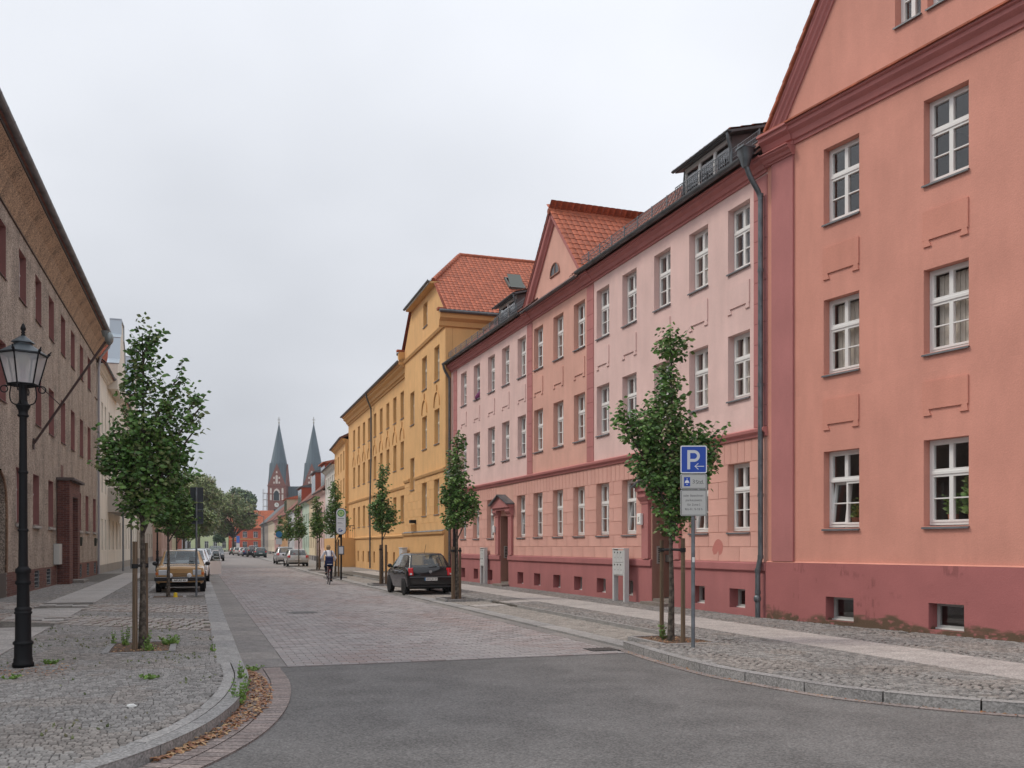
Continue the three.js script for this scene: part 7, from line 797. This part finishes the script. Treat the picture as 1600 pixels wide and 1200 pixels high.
  const bp = thing('backpack', 'navy blue backpack on the cyclist\'s lower back', 'backpack', base, -0.05); mesh('bag', [(() => { const g = bbox(-0.18, 0.18, 0.82, 1.27, 0.33, 0.53, 0.06); return g; })()], mat([0.012, 0.02, 0.075], { roughness: 0.85 }), bp); mesh('pocket', bbox(-0.14, 0.14, 0.86, 1.06, 0.53, 0.58, 0.025), mat([0.015, 0.024, 0.085], { roughness: 0.85 }), bp); mesh('reflective_strip', box(-0.11, 0.11, 0.9, 0.925, 0.5805, 0.584), MT.white, bp); mesh('strap', [tube([[0.1, 1.25, 0.36], [0.12, 1.45, 0.16], [0.13, 1.52, 0.0], [0.12, 1.4, -0.14]], 0.018, 5, 16, 0.5), tube([[-0.1, 1.25, 0.36], [-0.12, 1.45, 0.16], [-0.13, 1.52, 0.0], [-0.12, 1.4, -0.14]], 0.018, 5, 16, 0.5)], mat([0.012, 0.02, 0.075], { roughness: 0.9 }), bp);
}
{ const p = thing('person', 'person in a purple top leaning out of an upper window of the pink house', 'person', V(12.02, 8.36, 39.72), Math.PI / 2); const tor = [[0, 0.02, -0.1, 0, 0.3, 0.1, 0.13, 0.12], [-0.14, 0.36, 0.12, 0.14, 0.36, 0.12, 0.07, 0.07], [0.18, 0.34, 0.12, 0.26, 0.14, 0.2, 0.05, 0.042], [-0.18, 0.34, 0.12, -0.26, 0.14, 0.2, 0.05, 0.042], [0.26, 0.14, 0.2, 0.1, 0.07, 0.24, 0.04, 0.034], [-0.26, 0.14, 0.2, -0.1, 0.07, 0.24, 0.04, 0.034]]; const hd = [[0, 0.38, 0.13, 0, 0.46, 0.18, 0.05, 0.05], [0, 0.53, 0.2, 0, 0.58, 0.2, 0.08, 0.085], [0, 0.535, 0.285, 0, 0.55, 0.28, 0.012, 0.01]]; mesh('body', sdf([...tor.map(b => b.map((v, i) => i > 5 ? v * 0.9 : v)), ...hd, ...hand(0.06, 0.05, 0.26, 1).map(b => b), ...hand(-0.06, 0.05, 0.26, -1)], 0.012, 0.025), skin, p); mesh('top', sdf(tor.map(b => b.map((v, i) => i > 5 ? v * 1.08 : v)), 0.014, 0.035), mat([0.16, 0.035, 0.11], { roughness: 0.9 }), p); mesh('hair', sdf([[0, 0.6, 0.17, 0, 0.55, 0.14, 0.088, 0.08]], 0.01, 0.02), mat([0.10, 0.04, 0.03]), p); }
// ---------------------------------------------------------------- weeds, litter, small things
const GRp = mulberry(501);
function weed(t, s, y, h, n, spread, label, cols = [[0.16, 0.28, 0.05], [0.20, 0.32, 0.08], [0.12, 0.22, 0.045]], lf = 0.055) { const g = thing('weed', label, 'weed', V(t, y, s), 0, 'weeds in the paving'); const st = [], L = [], up = new THREE.Vector3(0, 1, 0); for (let i = 0; i < n; i++) { const a = GRp() * 6.28, hh = h * (0.55 + GRp() * 0.5), b = [Math.cos(a) * spread * 0.35 * GRp(), 0, Math.sin(a) * spread * 0.35 * GRp()], e = [b[0] + Math.cos(a) * spread * (0.3 + GRp() * 0.5), hh, b[2] + Math.sin(a) * spread * (0.3 + GRp() * 0.5)]; st.push(bar(b, e, 0.004, 4, 0.002)); const m = Math.max(3, Math.round(hh / 0.035)); for (let k = 0; k < m; k++) { const f = (k + 0.3) / m, az = k * 2.4 + i, out = new THREE.Vector3(Math.cos(az), 0.5, Math.sin(az)).normalize(); const c = cols[GRp() * cols.length | 0], j = 0.8 + GRp() * 0.4; L.push([new THREE.Vector3(b[0] + (e[0] - b[0]) * f, hh * f, b[2] + (e[2] - b[2]) * f), new THREE.Quaternion().setFromUnitVectors(up, out), lf * (0.6 + GRp() * 0.6) * (1.15 - f * 0.6), c.map(x => x * j)]); } } mesh('stems', st, mat([0.12, 0.18, 0.05]), g); const lm = new THREE.Mesh(leafGeo(L), MT.leaf); lm.name = 'leaves'; g.add(lm); return g; }
weed(-1.1, 16.5, 0.11, 0.36, 7, 0.10, 'tall bright green weed at the back left of the tree pit'); weed(-1.3, 16.75, 0.11, 0.26, 4, 0.08, 'thin weed at the far corner of the tree pit'); weed(-0.42, 16.4, 0.11, 0.17, 16, 0.22, 'bushy low green weed on the right of the tree pit', undefined, 0.085); weed(-0.74, 15.9, 0.11, 0.3, 6, 0.08, 'slender weed growing at the foot of the tree trunk'); weed(-0.7, 15.55, 0.11, 0.12, 9, 0.12, 'small spreading weed in front of the staked trunk'); weed(0.52, 11.9, 0.115, 0.22, 6, 0.06, 'weed sprouting behind the corner kerb stone'); weed(0.42, 10.5, 0.02, 0.34, 12, 0.14, 'tall weed growing in the gutter leaf litter'); weed(0.75, 13.35, 0.02, 0.07, 10, 0.2, 'flat green weed where the gutter meets the kerb'); weed(7.75, 14.55, 0.11, 0.34, 3, 0.06, 'leafy shoot at the foot of the staked tree by the parking sign', leafCols.street.slice(2), 0.1); weed(-1.9, 14.15, 0.12, 0.08, 14, 0.18, 'grass tuft beside the foot of the lantern post'); weed(0.15, 9.7, 0.02, 0.1, 8, 0.16, 'low weed at the near end of the gutter litter'); weed(-2.15, 12.7, 0.12, 0.05, 10, 0.15, 'flat weed among the cobbles before the lantern'); weed(0.25, 15.1, 0.115, 0.12, 4, 0.06, 'small weed between cobbles and pale kerb'); weed(-0.55, 12.2, 0.12, 0.05, 12, 0.2, 'patch of weed in the middle of the cobbled corner');
function scatter(name, label, cat, n, place, leaf, cols, up0) { const L = [], up = new THREE.Vector3(0, 1, 0); for (let i = 0; i < n; i++) { const p = place(); if (!p) continue; const a = GRp() * 6.28, el = up0 ? 0.6 + GRp() : (GRp() - 0.5) * 0.5; const out = new THREE.Vector3(Math.cos(a) * Math.cos(el), Math.sin(el), Math.sin(a) * Math.cos(el)); const q = new THREE.Quaternion().setFromUnitVectors(up, out); const nr = new THREE.Vector3(0, 0, 1).applyQuaternion(q); if (!up0) { const tw = new THREE.Quaternion().setFromUnitVectors(nr, new THREE.Vector3((GRp() - 0.5) * 0.5, 1, (GRp() - 0.5) * 0.5).projectOnPlane(out).normalize()); q.premultiply(tw); } const c = cols[GRp() * cols.length | 0], j = 0.75 + GRp() * 0.5; L.push([new THREE.Vector3(p[0], p[1], -p[2]), q, leaf * (0.6 + GRp() * 0.7), c.map(x => x * j)]); } const m = new THREE.Mesh(leafGeo(L), MT.leaf); m.name = numbered(name); m.castShadow = m.receiveShadow = true; scene.add(m); tag(m, label, cat, null, 'stuff'); return m; }
const dry = [[0.30, 0.13, 0.05], [0.24, 0.10, 0.045], [0.36, 0.19, 0.08], [0.20, 0.075, 0.035], [0.42, 0.27, 0.13]];
scatter('leaf_litter', 'drift of dry brown leaves in the gutter of the cobbled corner', 'leaves', 1250, () => { const u = 0.005 + GRp() * 0.62, p = leftArc.getPointAt(u * 0.45), d = leftArc.getTangentAt(u * 0.45); const w = (0.04 + 0.24 * Math.sin(Math.PI * Math.min(1, u / 0.62)) ) * GRp(); return [p.x - d.z * (0.015 + w), 0.018 + GRp() * 0.03 * (1 - w), p.z + d.x * (0.015 + w)]; }, 0.055, dry);
scatter('leaf_litter', 'dry leaves scattered over tree pits and kerb edges', 'leaves', 700, () => { const r = GRp(); if (r < 0.3) return [7.42 + GRp() * 0.9, 0.122, 13.8 + GRp() * 1.2]; if (r < 0.5) { const p = rightArc.getPointAt(0.02 + GRp() * 0.4), d = rightArc.getTangentAt(0.1); return [p.x - 0.03 - GRp() * 0.1, 0.018, p.z]; } if (r < 0.75) return [-1.25 + GRp() * 0.85, 0.122, 15.3 + GRp() * 1.6]; return [-2.6 + GRp() * 1.0, 0.128, 12.9 + GRp() * 1.3]; }, 0.045, dry);
scatter('grass', 'tiny grass and moss growing in the cobble joints', 'grass', 3000, () => { const t = -4 + GRp() * 4.3, s = 6 + GRp() * 18; if (t < -0.235 * s - 0.5 || (t > -4.15 && t < -2.7)) return null; if (s < 13.6 && t > arcT(leftArc, s) - 0.4) return null; if (fbm(t * 1.1 + 20, s * 0.9, 3) < 0.60 && GRp() > 0.05) return null; return [t, 0.108, s]; }, 0.04, [[0.10, 0.13, 0.045], [0.13, 0.15, 0.06], [0.16, 0.15, 0.08]], true);
{ const b = thing('yellow_marker', 'small yellow object at the foot of the tree before the gold saloon', 'marker', V(-0.63, 0.118, 31.35)); mesh('block', [cyl(0.07, 0.055, 0, 0.12, 0, 0, 10), sph(0.06, 0, 0.12, 0, 1, 0.5, 1)], mat([0.75, 0.52, 0.03]), b); }
{ const g = new THREE.IcosahedronGeometry(0.038, 1); const p = g.attributes.position, r = mulberry(8); for (let i = 0; i < p.count; i++) { const k = 0.7 + NP[(Math.abs(p.getX(i) * 997 + p.getZ(i) * 313) | 0) & 1023] * 0.6; p.setXYZ(i, p.getX(i) * k * 1.3, p.getY(i) * k * 0.5, p.getZ(i) * k); } g.computeVertexNormals(); const m = mesh('paper_scrap', g, mat([0.75, 0.75, 0.72])); m.position.set(...V(-0.62, 0.135, 10.1)); tag(m, 'crumpled white paper scrap lying on the cobbles', 'litter'); }
{ const m = thing('manhole_cover', 'round iron manhole cover set in the brick street', 'manhole cover', V(2.6, 0, 24.6)); mesh('frame', lathe([[0.0, 0.0], [0.4, 0.0], [0.4, 0.022], [0.34, 0.022], [0.34, 0.018], [0, 0.018]], 28), mat([0.12, 0.115, 0.11], { roughness: 0.6, metalness: 0.5 }), m); mesh('lid', [cyl(0.33, 0.33, 0.018, 0.021, 0, 0, 28), ...[-0.2, -0.1, 0, 0.1, 0.2].map(x => box(x - 0.03, x + 0.03, 0.021, 0.024, -0.22, 0.22))], mat([0.10, 0.095, 0.09], { roughness: 0.6, metalness: 0.5 }), m); }
{ const m = thing('gully_grate', 'iron gully grate in the right gutter beside the corner kerb', 'drain', V(6.42, 0, 14.2)); mesh('frame', [box(-0.25, 0.25, 0.0, 0.019, -0.22, 0.22)], mat([0.03, 0.03, 0.03]), m); for (let k = 0; k < 7; k++) mesh('bar', box(-0.23 + k * 0.07, -0.19 + k * 0.07, 0.019, 0.028, -0.2, 0.2), mat([0.10, 0.095, 0.09], { roughness: 0.6, metalness: 0.4 }), m); }
// house plants behind the ground-floor panes of the gabled house
for (const [v, h, n, lf, lab, cols] of [[4.82, 0.78, 14, 0.2, 'tall spiky houseplant behind a ground-floor window of the gabled salmon house', [[0.10, 0.20, 0.05], [0.16, 0.28, 0.07], [0.22, 0.30, 0.10]]], [4.4, 0.42, 12, 0.11, 'leafy houseplant on the sill beside the tall spiky one', [[0.14, 0.26, 0.05], [0.20, 0.32, 0.07]]], [2.15, 0.4, 12, 0.10, 'bushy houseplant behind the tilted ground-floor window', [[0.14, 0.22, 0.05], [0.30, 0.30, 0.06], [0.18, 0.28, 0.06]]]]) { const w = weed(12.24 + 0.169 * v + 0.40, 18 - 0.9855 * v + 0.07, 2.34, h, n, 0.2, lab, cols, lf); w.name = numbered('houseplant'); w.userData.category = 'plant'; w.userData.group = 'house plants in windows'; mesh('pot', lathe([[0, -0.19], [0.075, -0.19], [0.1, 0.0], [0.085, 0.0], [0.08, -0.03], [0, -0.03]], 14), mat([0.42, 0.16, 0.09]), w); mesh('shelf', box(-0.16, 0.16, -0.22, -0.192, -0.16, 0.16), MT.white, w); }
scene.fog = new THREE.FogExp2(0xd5dae2, 0.00022);
renderer.render(scene, camera);
